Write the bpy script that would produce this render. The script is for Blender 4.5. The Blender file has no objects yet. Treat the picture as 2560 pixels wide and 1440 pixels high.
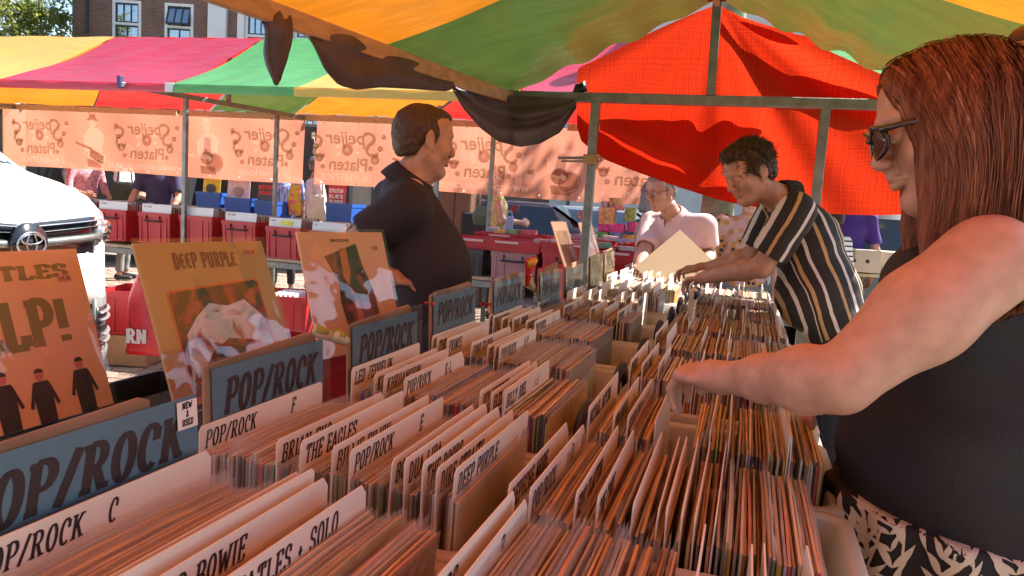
import bpy, bmesh, math, random
import numpy as np
from mathutils import Vector, Matrix, Euler
from mathutils.bvhtree import BVHTree
R_ = math.radians
SC = bpy.context.scene
COL = SC.collection
# ------------------------------------------------------------------ camera
FPX, CAMH = 1850.0, 1.42
PIT, ROL = R_(6.3), R_(3.7)
CF = np.array([0, math.cos(PIT), -math.sin(PIT)])
_U0 = np.array([0, math.sin(PIT), math.cos(PIT)]); _R0 = np.array([1., 0, 0])
CR = math.cos(ROL)*_R0 + math.sin(ROL)*_U0
CU = math.cos(ROL)*_U0 - math.sin(ROL)*_R0
CC = np.array([0, 0, CAMH])
cam_d = bpy.data.cameras.new('camera'); cam = bpy.data.objects.new('camera', cam_d); COL.objects.link(cam)
cam_d.sensor_width = 36.0; cam_d.lens = 36.0*FPX/2560; cam_d.clip_start = 0.05; cam_d.clip_end = 400
cam.matrix_world = Matrix(((CR[0], CU[0], -CF[0], 0), (CR[1], CU[1], -CF[1], 0), (CR[2], CU[2], -CF[2], CAMH), (0, 0, 0, 1)))
SC.camera = cam
# ------------------------------------------------------------------ world, sun, exposure
SUN_AZ, SUN_EL = R_(58), R_(50)          # azimuth from +Y towards +X
w = bpy.data.worlds.new('World'); SC.world = w; w.use_nodes = True
nt = w.node_tree; bg = nt.nodes['Background']
sky = nt.nodes.new('ShaderNodeTexSky'); sky.sky_type = 'NISHITA'; sky.sun_disc = False
sky.sun_elevation = SUN_EL; sky.sun_rotation = SUN_AZ; sky.air_density = 1.0; sky.dust_density = 1.2
nt.links.new(sky.outputs[0], bg.inputs[0]); bg.inputs[1].default_value = 0.085
sl = bpy.data.lights.new('sun', 'SUN'); so = bpy.data.objects.new('sun', sl); COL.objects.link(so)
sl.energy = 5.0; sl.angle = R_(0.5); sl.color = (1.0, 0.95, 0.87)
sdir = Vector((math.cos(SUN_EL)*math.sin(SUN_AZ), math.cos(SUN_EL)*math.cos(SUN_AZ), math.sin(SUN_EL)))
so.rotation_euler = sdir.to_track_quat('Z', 'Y').to_euler(); so.location = (8, 8, 12)
vs = SC.view_settings; vs.view_transform = 'Standard'; vs.look = 'None'; vs.gamma = 1; vs.use_curve_mapping = False
vs.exposure = 1.82
cy = SC.cycles
cy.use_denoising = True; cy.max_bounces = 9; cy.diffuse_bounces = 5; cy.glossy_bounces = 3
cy.transmission_bounces = 5; cy.transparent_max_bounces = 20; cy.caustics_reflective = False; cy.caustics_refractive = False
cy.sample_clamp_indirect = 6
# ------------------------------------------------------------------ pixel helpers (photo pixels -> world points)
def ray(x, y): return CF + CR*((x-1280)/FPX) - CU*((y-720)/FPX)
def dep(x, y, d): return CC + ray(x, y)*d
def onz(x, y, z):
    r = ray(x, y); return CC + r*((z-CC[2])/r[2])
YW = R_(17.3)
TA = np.array([math.sin(YW), math.cos(YW), 0.]); TB = np.array([math.cos(YW), -math.sin(YW), 0.]); TZ = np.array([0, 0, 1.])
def T(a, b, z): return a*TA + b*TB + z*TZ
def ona(x, y, a):                       # ray meets the plane across the table at distance a -> (b, z)
    r = ray(x, y); p = CC + r*((a - CC@TA)/(r@TA)); return float(p@TB), float(p[2])
TROT = -YW                               # rotation_z for things whose local +X is b and +Y is a
# ------------------------------------------------------------------ object helpers
def tag(o, label=None, cat=None, group=None, kind=None):
    if label: o['label'] = label
    if cat: o['category'] = cat
    if group: o['group'] = group
    if kind: o['kind'] = kind
    return o
def empty(name, loc=(0, 0, 0), rz=0.0, label=None, cat=None, group=None, kind=None):
    o = bpy.data.objects.new(name, None); COL.objects.link(o); o.location = tuple(loc); o.rotation_euler = (0, 0, rz)
    o.empty_display_size = 0.1
    return tag(o, label, cat, group, kind)
def link(name, me, m=None, parent=None, loc=None, rot=None):
    o = bpy.data.objects.new(name, me); COL.objects.link(o)
    if m is not None and not me.materials:
        for mm in (m if isinstance(m, (list, tuple)) else [m]): me.materials.append(mm)
    if parent is not None: o.parent = parent
    if loc is not None: o.location = tuple(loc)
    if rot is not None: o.rotation_euler = tuple(rot)
    return o
def wpart(o, parent):                    # parent an object whose mesh is in world coordinates
    bpy.context.view_layer.update()
    o.parent = parent
    o.matrix_parent_inverse = parent.matrix_world.inverted(); return o
def copy_tree(o, parent=None):
    c = o.copy(); COL.objects.link(c)
    if parent is not None: c.parent = parent
    for ch in list(o.children): copy_tree(ch, c)
    return c
class MB:
    """collects shapes into one mesh"""
    def __init__(s): s.v = []; s.f = []; s.mi = []; s.sm = []
    def add(s, vs, fs, mi=0, sm=False):
        n = len(s.v); s.v += [tuple(map(float, p)) for p in vs]
        for f in fs: s.f.append(tuple(i+n for i in f)); s.mi.append(mi); s.sm.append(sm)
    def box(s, c, d, mi=0, rot=None, bev=0):
        x, y, z = d[0]/2, d[1]/2, d[2]/2
        if bev:
            b = min(bev, x*.9, y*.9, z*.9); vs = []; idx = {}
            for sx in (-1, 1):
                for sy in (-1, 1):
                    for sz in (-1, 1):
                        for ax in range(3):
                            p = [sx*(x-b), sy*(y-b), sz*(z-b)]; p[ax] += (sx, sy, sz)[ax]*b
                            idx[(sx, sy, sz, ax)] = len(vs); vs.append(p)
            fs = []
            def q(a): fs.append(tuple(idx[k] for k in a))
            for ax in range(3):
                u, w_ = [k for k in range(3) if k != ax]
                for sg in (-1, 1):
                    ring = []
                    for (p, r) in ((-1, -1), (1, -1), (1, 1), (-1, 1)):
                        k = [0, 0, 0]; k[ax] = sg; k[u] = p; k[w_] = r; ring.append((k[0], k[1], k[2], ax))
                    q(ring)
                for p in (-1, 1):
                    for r in (-1, 1):
                        a0 = [0, 0, 0]; a0[u] = p; a0[w_] = r; a1 = list(a0); a0[ax] = -1; a1[ax] = 1
                        q([(*a0, u), (*a1, u), (*a1, w_), (*a0, w_)])
            for sx in (-1, 1):
                for sy in (-1, 1):
                    for sz in (-1, 1): q([(sx, sy, sz, 0), (sx, sy, sz, 1), (sx, sy, sz, 2)])
        else:
            vs = [(i, j, k) for i in (-x, x) for j in (-y, y) for k in (-z, z)]
            fs = [(0, 1, 3, 2), (4, 6, 7, 5), (0, 4, 5, 1), (2, 3, 7, 6), (0, 2, 6, 4), (1, 5, 7, 3)]
        m = rot if rot is not None else np.eye(3)
        vs = [np.array(m)@np.array(p)+np.array(c) for p in vs]
        s.add(vs, fs, mi)
    def beam(s, p, q, w_, h, mi=0, up=(0, 0, 1), bev=0):
        p = np.array(p, float); q = np.array(q, float); d = q-p; L = np.linalg.norm(d); d /= L
        u = np.array(up, float); x = np.cross(d, u); x /= np.linalg.norm(x); z = np.cross(x, d)
        s.box((p+q)/2, (w_, L, h), mi, np.array([x, d, z]).T, bev)
    def tube(s, pts, r, n=8, mi=0, cap=True, flat=1.0):
        pts = [np.array(p, float) for p in pts]; rs = r if isinstance(r, (list, tuple)) else [r]*len(pts)
        ref = None; rings = []; vs = []
        for i, p in enumerate(pts):
            d = pts[min(i+1, len(pts)-1)]-pts[max(i-1, 0)]; d /= (np.linalg.norm(d)+1e-9)
            if ref is None: ref = np.array([0, 0, 1.]) if abs(d[2]) < .9 else np.array([1., 0, 0])
            x = np.cross(d, ref); x /= np.linalg.norm(x); y = np.cross(x, d); ref = y
            for k in range(n):
                a = 2*math.pi*k/n; vs.append(p + rs[i]*(math.cos(a)*x*flat + math.sin(a)*y))
        fs = [(i*n+k, i*n+(k+1) % n, (i+1)*n+(k+1) % n, (i+1)*n+k) for i in range(len(pts)-1) for k in range(n)]
        if cap: fs += [tuple(range(n-1, -1, -1)), tuple((len(pts)-1)*n+k for k in range(n))]
        s.add(vs, fs, mi, True)
    def loft(s, rings, mi=0, closed=True, cap=True, sm=True):
        n = len(rings[0]); vs = [p for r in rings for p in r]; m = n if closed else n-1
        fs = [(i*n+k, i*n+(k+1) % n, (i+1)*n+(k+1) % n, (i+1)*n+k) for i in range(len(rings)-1) for k in range(m)]
        if cap: fs += [tuple(range(n-1, -1, -1)), tuple((len(rings)-1)*n+k for k in range(n))]
        s.add(vs, fs, mi, sm)
    def grid(s, fn, nu, nv, mi=0, sm=True):
        vs = [fn(i/nu, j/nv) for i in range(nu+1) for j in range(nv+1)]
        fs = [(i*(nv+1)+j, (i+1)*(nv+1)+j, (i+1)*(nv+1)+j+1, i*(nv+1)+j+1) for i in range(nu) for j in range(nv)]
        s.add(vs, fs, mi, sm)
    def poly(s, pts, mi=0): s.add(pts, [tuple(range(len(pts)))], mi)
    def prism(s, pts, depth, mi=0):      # pts 3D planar polygon, depth vector
        n = len(pts); d = np.array(depth, float); a = [np.array(p, float) for p in pts]; b = [p+d for p in a]
        s.add(a+b, [tuple(range(n-1, -1, -1)), tuple(range(n, 2*n))]+[(i, (i+1) % n, n+(i+1) % n, n+i) for i in range(n)], mi)
    def mesh(s, name='mesh', mats=None):
        me = bpy.data.meshes.new(name); me.from_pydata(s.v, [], s.f); me.update()
        me.polygons.foreach_set('material_index', s.mi); me.polygons.foreach_set('use_smooth', s.sm)
        for m in (mats if isinstance(mats, (list, tuple)) else ([mats] if mats else [])): me.materials.append(m)
        return me
    def build(s, name, mats, parent=None, world=False):
        o = bpy.data.objects.new(name, s.mesh(name, mats)); COL.objects.link(o)
        if parent is not None:
            if world: wpart(o, parent)
            else: o.parent = parent
        return o
# ------------------------------------------------------------------ materials
def nmat(name):
    m = bpy.data.materials.new(name); m.use_nodes = True; t = m.node_tree; t.nodes.clear()
    o = t.nodes.new('ShaderNodeOutputMaterial'); return m, t, o
def nd(t, typ, **kw):
    n = t.nodes.new(typ)
    for k, v in kw.items():
        if k.startswith('i_'):
            key = k[2:]; key = int(key) if key.isdigit() else key.replace('_', ' ')
            n.inputs[key].default_value = v
        else: setattr(n, k, v)
    return n
def c4(c): return (c[0], c[1], c[2], 1.0)
def mulc(c, k): return tuple(min(1, x*k) for x in c)
def mat(name, col, rough=.6, var=.12, scale=8.0, bump=.0, bscale=60., metal=0., spec=.5, coat=0., trans=0., tcol=None, sss=0., col2=None, emit=None, stretch=None):
    m, t, o = nmat(name); L = t.links.new
    p = nd(t, 'ShaderNodeBsdfPrincipled'); p.inputs['Roughness'].default_value = rough; p.inputs['Metallic'].default_value = metal
    p.inputs['Specular IOR Level'].default_value = spec; p.inputs['Coat Weight'].default_value = coat; p.inputs['Coat Roughness'].default_value = .12
    if sss: p.inputs['Subsurface Weight'].default_value = sss; p.inputs['Subsurface Radius'].default_value = (.02, .008, .004); p.inputs['Subsurface Scale'].default_value = .5
    tc = nd(t, 'ShaderNodeTexCoord'); mp = nd(t, 'ShaderNodeMapping'); L(tc.outputs['Object'], mp.inputs[0])
    if stretch: mp.inputs['Scale'].default_value = stretch
    n = nd(t, 'ShaderNodeTexNoise'); n.inputs['Scale'].default_value = scale; n.inputs['Detail'].default_value = 4; L(mp.outputs[0], n.inputs['Vector'])
    r = nd(t, 'ShaderNodeValToRGB'); r.color_ramp.elements[0].position = .3; r.color_ramp.elements[1].position = .7
    r.color_ramp.elements[0].color = c4(mulc(col, 1-var)); r.color_ramp.elements[1].color = c4(col2 if col2 else mulc(col, 1+var))
    L(n.outputs[0], r.inputs[0]); L(r.outputs[0], p.inputs['Base Color'])
    if bump:
        b = nd(t, 'ShaderNodeBump'); b.inputs['Strength'].default_value = bump; b.inputs['Distance'].default_value = .01
        n2 = nd(t, 'ShaderNodeTexNoise'); n2.inputs['Scale'].default_value = bscale; n2.inputs['Detail'].default_value = 3
        L(mp.outputs[0], n2.inputs['Vector']); L(n2.outputs[0], b.inputs['Height']); L(b.outputs[0], p.inputs['Normal'])
    if emit: p.inputs['Emission Color'].default_value = c4(emit[0]); p.inputs['Emission Strength'].default_value = emit[1]
    if trans:
        tr = nd(t, 'ShaderNodeBsdfTranslucent'); tr.inputs[0].default_value = c4(tcol or col)
        mx = nd(t, 'ShaderNodeMixShader'); mx.inputs[0].default_value = trans
        L(p.outputs[0], mx.inputs[1]); L(tr.outputs[0], mx.inputs[2]); L(mx.outputs[0], o.inputs[0])
    else: L(p.outputs[0], o.inputs[0])
    return m
def film(name, tint=(1, 1, 1), gl=.12, rough=.08, milky=.04, bump=.3, bs=30., fmul=.9, fmax=1.0, vm=(.8, .8, .8)):
    """clear plastic film: mostly see-through, with sharp highlights"""
    m, t, o = nmat(name); L = t.links.new
    tr = nd(t, 'ShaderNodeBsdfTransparent'); tr.inputs[0].default_value = c4(tint)
    g = nd(t, 'ShaderNodeBsdfGlossy'); g.inputs['Roughness'].default_value = rough
    d0 = nd(t, 'ShaderNodeBsdfDiffuse'); d0.inputs[0].default_value = c4(vm); d1 = nd(t, 'ShaderNodeBsdfTranslucent'); d1.inputs[0].default_value = c4(vm); d = nd(t, 'ShaderNodeMixShader'); L(d0.outputs[0], d.inputs[1]); L(d1.outputs[0], d.inputs[2])
    fr = nd(t, 'ShaderNodeFresnel'); fr.inputs[0].default_value = 1.5
    ma = nd(t, 'ShaderNodeMath', operation='MULTIPLY_ADD'); ma.inputs[1].default_value = fmul; ma.inputs[2].default_value = gl; L(fr.outputs[0], ma.inputs[0]); mi_ = nd(t, 'ShaderNodeMath', operation='MINIMUM'); mi_.inputs[1].default_value = fmax; L(ma.outputs[0], mi_.inputs[0]); ma = mi_
    tc = nd(t, 'ShaderNodeTexCoord'); n = nd(t, 'ShaderNodeTexNoise'); n.inputs['Scale'].default_value = bs; L(tc.outputs['Object'], n.inputs['Vector'])
    b = nd(t, 'ShaderNodeBump'); b.inputs['Strength'].default_value = bump; b.inputs['Distance'].default_value = .01
    L(n.outputs[0], b.inputs['Height']); L(b.outputs[0], g.inputs['Normal'])
    m1 = nd(t, 'ShaderNodeMixShader'); L(ma.outputs[0], m1.inputs[0]); L(tr.outputs[0], m1.inputs[1]); L(g.outputs[0], m1.inputs[2])
    m2 = nd(t, 'ShaderNodeMixShader'); m2.inputs[0].default_value = milky; L(m1.outputs[0], m2.inputs[1]); L(d.outputs[0], m2.inputs[2]); L(m2.outputs[0], o.inputs[0])
    return m
# ------------------------------------------------------------------ lettering: condensed slab capitals from strokes
def _arc(cx, cy, rx, ry, a0, a1, n=9): return [(cx+rx*math.cos(R_(a0+(a1-a0)*i/n)), cy+ry*math.sin(R_(a0+(a1-a0)*i/n))) for i in range(n+1)]
GL = {
 'A': (.62, [[(.08, 0), (.29, 1)], [(.29, 1), (.54, 0)], [(.16, .32), (.46, .32)]], [(.08, 0), (.54, 0)]),
 'B': (.58, [[(.14, 0), (.14, 1)], [(.14, 1)]+_arc(.3, .76, .18, .24, 90, -90)+[(.14, .52)], [(.3, .52)]+_arc(.31, .26, .2, .26, 90, -90)+[(.14, 0)]], [(.12, 0), (.12, 1)]),
 'C': (.56, [_arc(.3, .5, .21, .5, 50, 310, 14), [(.46, .62), (.46, .92)]], []),
 'D': (.6, [[(.14, 0), (.14, 1)], [(.14, 1)]+_arc(.26, .5, .24, .5, 90, -90, 12)+[(.14, 0)]], [(.12, 0), (.12, 1)]),
 'E': (.54, [[(.14, 0), (.14, 1)], [(.1, 1), (.48, 1)], [(.14, .52), (.38, .52)], [(.1, 0), (.48, 0)], [(.46, 1), (.46, .78)], [(.46, 0), (.46, .24)], [(.36, .62), (.36, .42)]], [(.12, 0), (.12, 1)]),
 'F': (.52, [[(.14, 0), (.14, 1)], [(.1, 1), (.48, 1)], [(.14, .52), (.38, .52)], [(.46, 1), (.46, .76)], [(.36, .62), (.36, .42)]], [(.12, 0), (.12, 1)]),
 'G': (.6, [_arc(.3, .5, .21, .5, 50, 320, 14), [(.46, .62), (.46, .92)], [(.46, .05), (.46, .42)], [(.34, .42), (.54, .42)]], []),
 'H': (.64, [[(.14, 0), (.14, 1)], [(.5, 0), (.5, 1)], [(.14, .52), (.5, .52)]], [(.12, 0), (.12, 1), (.52, 0), (.52, 1)]),
 'I': (.32, [[(.16, 0), (.16, 1)]], [(.16, 0), (.16, 1)]),
 'J': (.44, [[(.3, 1), (.3, .22)]+_arc(.19, .2, .11, .2, 0, -170, 6)], [(.3, 1)]),
 'K': (.62, [[(.14, 0), (.14, 1)], [(.16, .45), (.48, 1)], [(.26, .62), (.52, 0)]], [(.12, 0), (.12, 1), (.5, 1), (.52, 0)]),
 'L': (.52, [[(.14, 0), (.14, 1)], [(.1, 0), (.48, 0)], [(.46, 0), (.46, .26)]], [(.12, 0), (.12, 1)]),
 'M': (.78, [[(.13, 0), (.13, 1)], [(.13, 1), (.38, .15)], [(.38, .15), (.64, 1)], [(.64, 0), (.64, 1)]], [(.12, 0), (.12, 1), (.65, 0), (.65, 1)]),
 'N': (.66, [[(.13, 0), (.13, 1)], [(.13, 1), (.52, 0)], [(.52, 0), (.52, 1)]], [(.12, 0), (.12, 1), (.52, 1)]),
 'O': (.58, [_arc(.29, .5, .2, .5, 0, 360, 20)], []),
 'P': (.56, [[(.14, 0), (.14, 1)], [(.14, 1)]+_arc(.29, .73, .2, .27, 90, -90)+[(.14, .46)]], [(.14, 0), (.12, 1)]),
 'R': (.62, [[(.14, 0), (.14, 1)], [(.14, 1)]+_arc(.28, .75, .19, .25, 90, -90)+[(.14, .5)], [(.3, .5), (.5, 0)]], [(.12, 0), (.12, 1), (.52, 0)]),
 'S': (.54, [_arc(.27, .76, .17, .24, 20, 270, 10)+_arc(.27, .26, .18, .26, 90, -160, 10), [(.43, .7), (.43, .98)], [(.1, .3), (.1, .02)]], []),
 'T': (.58, [[(.29, 0), (.29, 1)], [(.06, 1), (.52, 1)], [(.08, 1), (.08, .76)], [(.5, 1), (.5, .76)]], [(.29, 0)]),
 'U': (.62, [[(.14, 1), (.14, .22)]+_arc(.31, .22, .17, .22, 180, 360, 8)+[(.48, 1)]], [(.14, 1), (.48, 1)]),
 'V': (.6, [[(.08, 1), (.31, 0)], [(.31, 0), (.52, 1)]], [(.08, 1), (.52, 1)]),
 'W': (.84, [[(.08, 1), (.26, 0)], [(.26, 0), (.42, .8)], [(.42, .8), (.6, 0)], [(.6, 0), (.76, 1)]], [(.08, 1), (.76, 1)]),
 'Y': (.6, [[(.08, 1), (.3, .45)], [(.3, .45), (.52, 1)], [(.3, 0), (.3, .45)]], [(.08, 1), (.52, 1), (.3, 0)]),
 'Z': (.54, [[(.08, 1), (.46, 1)], [(.46, 1), (.08, 0)], [(.08, 0), (.46, 0)]], []),
 '/': (.44, [[(.04, -.05), (.38, 1.05)]], []), '-': (.4, [[(.08, .45), (.32, .45)]], []), '+': (.46, [[(.06, .4), (.38, .4)], [(.22, .2), (.22, .6)]], []),
 '!': (.3, [[(.15, .3), (.15, 1)], [(.15, 0), (.15, .14)]], []), '&': (.6, [[(.5, 0), (.16, .7)]+_arc(.26, .8, .11, .18, 200, -20, 6)+[(.1, .25)]+_arc(.24, .2, .16, .2, 180, 330, 6)], []),
 '.': (.24, [[(.12, 0), (.12, .1)]], []), "'": (.2, [[(.1, .8), (.1, 1)]], []), ' ': (.34, [], []),
 '0': (.52, [_arc(.26, .5, .17, .5, 0, 360, 16)], []), '1': (.34, [[(.18, 0), (.18, 1), (.06, .8)]], [(.18, 0)]), '9': (.5, [_arc(.25, .7, .16, .3, 0, 360, 12), [(.41, .7), (.3, 0)]], []),
 '5': (.5, [[(.42, 1), (.12, 1), (.12, .55)]+_arc(.25, .3, .17, .3, 110, -150, 8)], []), '7': (.48, [[(.06, 1), (.44, 1), (.2, 0)]], []), '3': (.5, [_arc(.25, .75, .15, .25, 150, -90, 7)+_arc(.25, .25, .17, .25, 90, -150, 7)], []),
 '2': (.5, [_arc(.25, .75, .16, .25, 160, -30, 7)+[(.07, 0), (.44, 0)]], []), '4': (.52, [[(.36, 0), (.36, 1), (.06, .3), (.48, .3)]], []), '6': (.5, [_arc(.25, .3, .17, .3, 0, 360, 12), [(.09, .35), (.3, 1)]], []), '8': (.5, [_arc(.25, .75, .14, .24, 0, 360, 12), _arc(.25, .26, .17, .26, 0, 360, 12)], []),
 ':': (.24, [[(.12, .1), (.12, .2)], [(.12, .5), (.12, .6)]], []), 'e': (.5, [_arc(.28, .5, .2, .45, 50, 310, 12), [(.02, .42), (.36, .42)], [(.02, .58), (.36, .58)]], []),
}
def text2d(s, h=1.0, wx=1.0, shear=.18, thin=.085, thick=.16, gap=.06):
    """quads of a string, cap height h, in the xy plane; returns (verts3, faces, width)"""
    vs, fs = [], []; x = 0.0; k = 0
    for ch in s:
        w_, st, se = GL.get(ch, GL['O'])
        segs = []
        for pl in st:
            if len(pl) > 4:                     # curves: one mitred ribbon
                closed = math.hypot(pl[0][0]-pl[-1][0], pl[0][1]-pl[-1][1]) < 1e-6; m = len(pl)-1 if closed else len(pl); zz = (k % 7)*2e-5; k += 1; n0 = len(vs)
                for i in range(m):
                    a_ = pl[(i-1) % m] if closed else pl[max(i-1, 0)]; b_ = pl[(i+1) % m] if closed else pl[min(i+1, m-1)]
                    dx, dy = b_[0]-a_[0], b_[1]-a_[1]; L = math.hypot(dx, dy) or 1e-6; t = thin+(thick-thin)*(abs(dy)/L)**1.5; nx, ny = -dy/L*t/2, dx/L*t/2
                    for sg in (1, -1): X = (x+pl[i][0]+sg*nx)*wx*h; Y = (pl[i][1]+sg*ny)*h; vs.append((X+shear*Y, Y, zz))
                for i in range(m if closed else m-1): j = (i+1) % m; fs.append((n0+2*i, n0+2*i+1, n0+2*j+1, n0+2*j))
                continue
            for i in range(len(pl)-1): segs.append((pl[i], pl[i+1], len(pl) > 3))
        for (sx, sy) in se: segs.append(((sx-.13, sy+(.04 if sy < .5 else -.04)), (sx+.13, sy+(.04 if sy < .5 else -.04)), False))
        for (p, q, cv) in segs:
            dx, dy = q[0]-p[0], q[1]-p[1]; L = math.hypot(dx, dy) or 1e-6; f = abs(dy)/L
            t = thin+(thick-thin)*f**1.5; nx, ny = -dy/L*t/2, dx/L*t/2; ex, ey = (dx/L*t*.25, dy/L*t*.25) if cv else (0, 0)
            zz = (k % 7)*2e-5; k += 1
            for (a, b) in ((p[0]-ex+nx, p[1]-ey+ny), (p[0]-ex-nx, p[1]-ey-ny), (q[0]+ex-nx, q[1]+ey-ny), (q[0]+ex+nx, q[1]+ey+ny)):
                X = (x+a)*wx*h; Y = b*h; vs.append((X+shear*Y, Y, zz))
            n = len(vs); fs.append((n-4, n-3, n-2, n-1))
        x += w_+gap
    return vs, fs, x*wx*h
def place_text(mb, s, org, ux, uy, h, width=None, mi=0, **kw):
    """lay a string on a plane: org + x*ux + y*uy, lifted off along ux x uy"""
    ux = np.array(ux, float); uy = np.array(uy, float); uz = np.cross(ux, uy)
    vs, fs, w_ = text2d(s, h, **kw)
    k = 1.0 if width is None else width/w_
    mb.add([np.array(org)+ux*v[0]*k+uy*v[1]+uz*(v[2]+.0004) for v in vs], fs, mi)
def font_mesh(s, size, shear=0., offset=0.0, align='LEFT', extrude=0.0, res=3):
    c = bpy.data.curves.new('lettering', 'FONT'); c.body = s; c.size = size; c.shear = shear; c.offset = offset; c.align_x = align; c.extrude = extrude; c.resolution_u = res
    o = bpy.data.objects.new('lettering', c); COL.objects.link(o); bpy.context.view_layer.update()
    me = bpy.data.meshes.new_from_object(o.evaluated_get(bpy.context.evaluated_depsgraph_get()))
    bpy.data.objects.remove(o); bpy.data.curves.remove(c); me.name = 'lettering'
    return me
def put_plane(me, org, ux, uy, sx=1.0):
    ux = np.array(ux, float); uy = np.array(uy, float); uz = np.cross(ux, uy)
    co = np.zeros(len(me.vertices)*3); me.vertices.foreach_get('co', co); co = co.reshape(-1, 3)
    co = np.array(org)+co[:, :1]*ux*sx+co[:, 1:2]*uy+co[:, 2:3]*uz
    me.vertices.foreach_set('co', co.ravel()); me.update()
# ------------------------------------------------------------------ signed-distance bodies
class Sdf:
    def __init__(s): s.p = []
    def _b(s, pts, m): pts = np.array(pts); return pts.min(0)-m, pts.max(0)+m
    def cap(s, p, q, r0, r1=None, k=.02, op='u'):
        r1 = r0 if r1 is None else r1; p = np.array(p, float); q = np.array(q, float); d = q-p; L2 = d@d+1e-12
        def f(X):
            t = np.clip(((X-p)@d)/L2, 0, 1); return np.linalg.norm(X-p-t[..., None]*d, axis=-1)-(r0+(r1-r0)*t)
        s.p.append((f, *s._b([p, q], max(r0, r1)), k, op)); return s
    def ecap(s, p, q, ra, rb, xd, k=.02, op='u'):
        """elliptic tapered capsule: radii (along xd, across) at both ends"""
        p = np.array(p, float); q = np.array(q, float); d = q-p; L = np.linalg.norm(d); dn = d/L
        x = np.array(xd, float); x = x-(x@dn)*dn; x /= np.linalg.norm(x); y = np.cross(dn, x)
        def f(X):
            v = X-p; a = v@dn; t = np.clip(a/L, 0, 1); rx = ra[0]+(rb[0]-ra[0])*t; ry = ra[1]+(rb[1]-ra[1])*t
            ov = np.abs(a-t*L); m = np.minimum(rx, ry)
            return (np.sqrt(((v@x)/rx)**2+((v@y)/ry)**2+(ov/m)**2)-1)*m
        s.p.append((f, *s._b([p, q], max(*ra, *rb)), k, op)); return s
    def ell(s, c, r, R=None, k=.02, op='u'):
        c = np.array(c, float); r = np.array(r, float); M = np.eye(3) if R is None else np.array(R)
        def f(X): return (np.linalg.norm(((X-c)@M)/r, axis=-1)-1)*r.min()
        s.p.append((f, c-r.max(), c+r.max(), k, op)); return s
    def fn(s, f, lo, hi, k=.0, op='u'): s.p.append((f, np.array(lo, float), np.array(hi, float), k, op)); return s
    def field(s, lo, hi, vx, disp=None):
        lo = np.array(lo, float); n = np.ceil((np.array(hi)-lo)/vx).astype(int)+1
        F = np.full(n, .06, np.float32)
        for (f, a, b, k, op) in s.p:
            m = k+3*vx+(.0 if op != 'u' else .01)
            i0 = np.maximum(0, np.floor((a-m-lo)/vx).astype(int)); i1 = np.minimum(n, np.ceil((b+m-lo)/vx).astype(int)+1)
            if (i1 <= i0).any(): continue
            g = np.stack(np.meshgrid(*[lo[d]+vx*np.arange(i0[d], i1[d]) for d in range(3)], indexing='ij'), -1)
            D = f(g).astype(np.float32); sl_ = tuple(slice(i0[d], i1[d]) for d in range(3)); A = F[sl_]
            if op == 'u':
                if k > 0: h = np.clip(.5+.5*(A-D)/k, 0, 1); F[sl_] = A+(D-A)*h-k*h*(1-h)
                else: F[sl_] = np.minimum(A, D)
            elif op == 's':
                if k > 0: h = np.clip(.5-.5*(A+D)/k, 0, 1); F[sl_] = A+(-D-A)*h+k*h*(1-h)
                else: F[sl_] = np.maximum(A, -D)
            elif op == 'i': F[sl_] = np.maximum(A, D)
        if disp is not None:
            g = np.stack(np.meshgrid(*[lo[d]+vx*np.arange(n[d]) for d in range(3)], indexing='ij'), -1); F = F+disp(g).astype(np.float32)
        return F, lo
    def bounds(s):
        a = np.min([p[1] for p in s.p if p[4] == 'u'], 0); b = np.max([p[2] for p in s.p if p[4] == 'u'], 0); return a-.02, b+.02
    def mesh(s, vx, lo=None, hi=None, disp=None, clip=None):
        b = s.bounds(); lo = b[0] if lo is None else np.maximum(lo, b[0]); hi = b[1] if hi is None else np.minimum(hi, b[1])
        F, lo = s.field(lo, hi, vx, disp)
        if clip is not None:
            n = F.shape; g = np.stack(np.meshgrid(*[lo[d]+vx*np.arange(n[d]) for d in range(3)], indexing='ij'), -1); F = np.maximum(F, clip(g).astype(np.float32))
        return nets(F, lo, vx)
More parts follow.
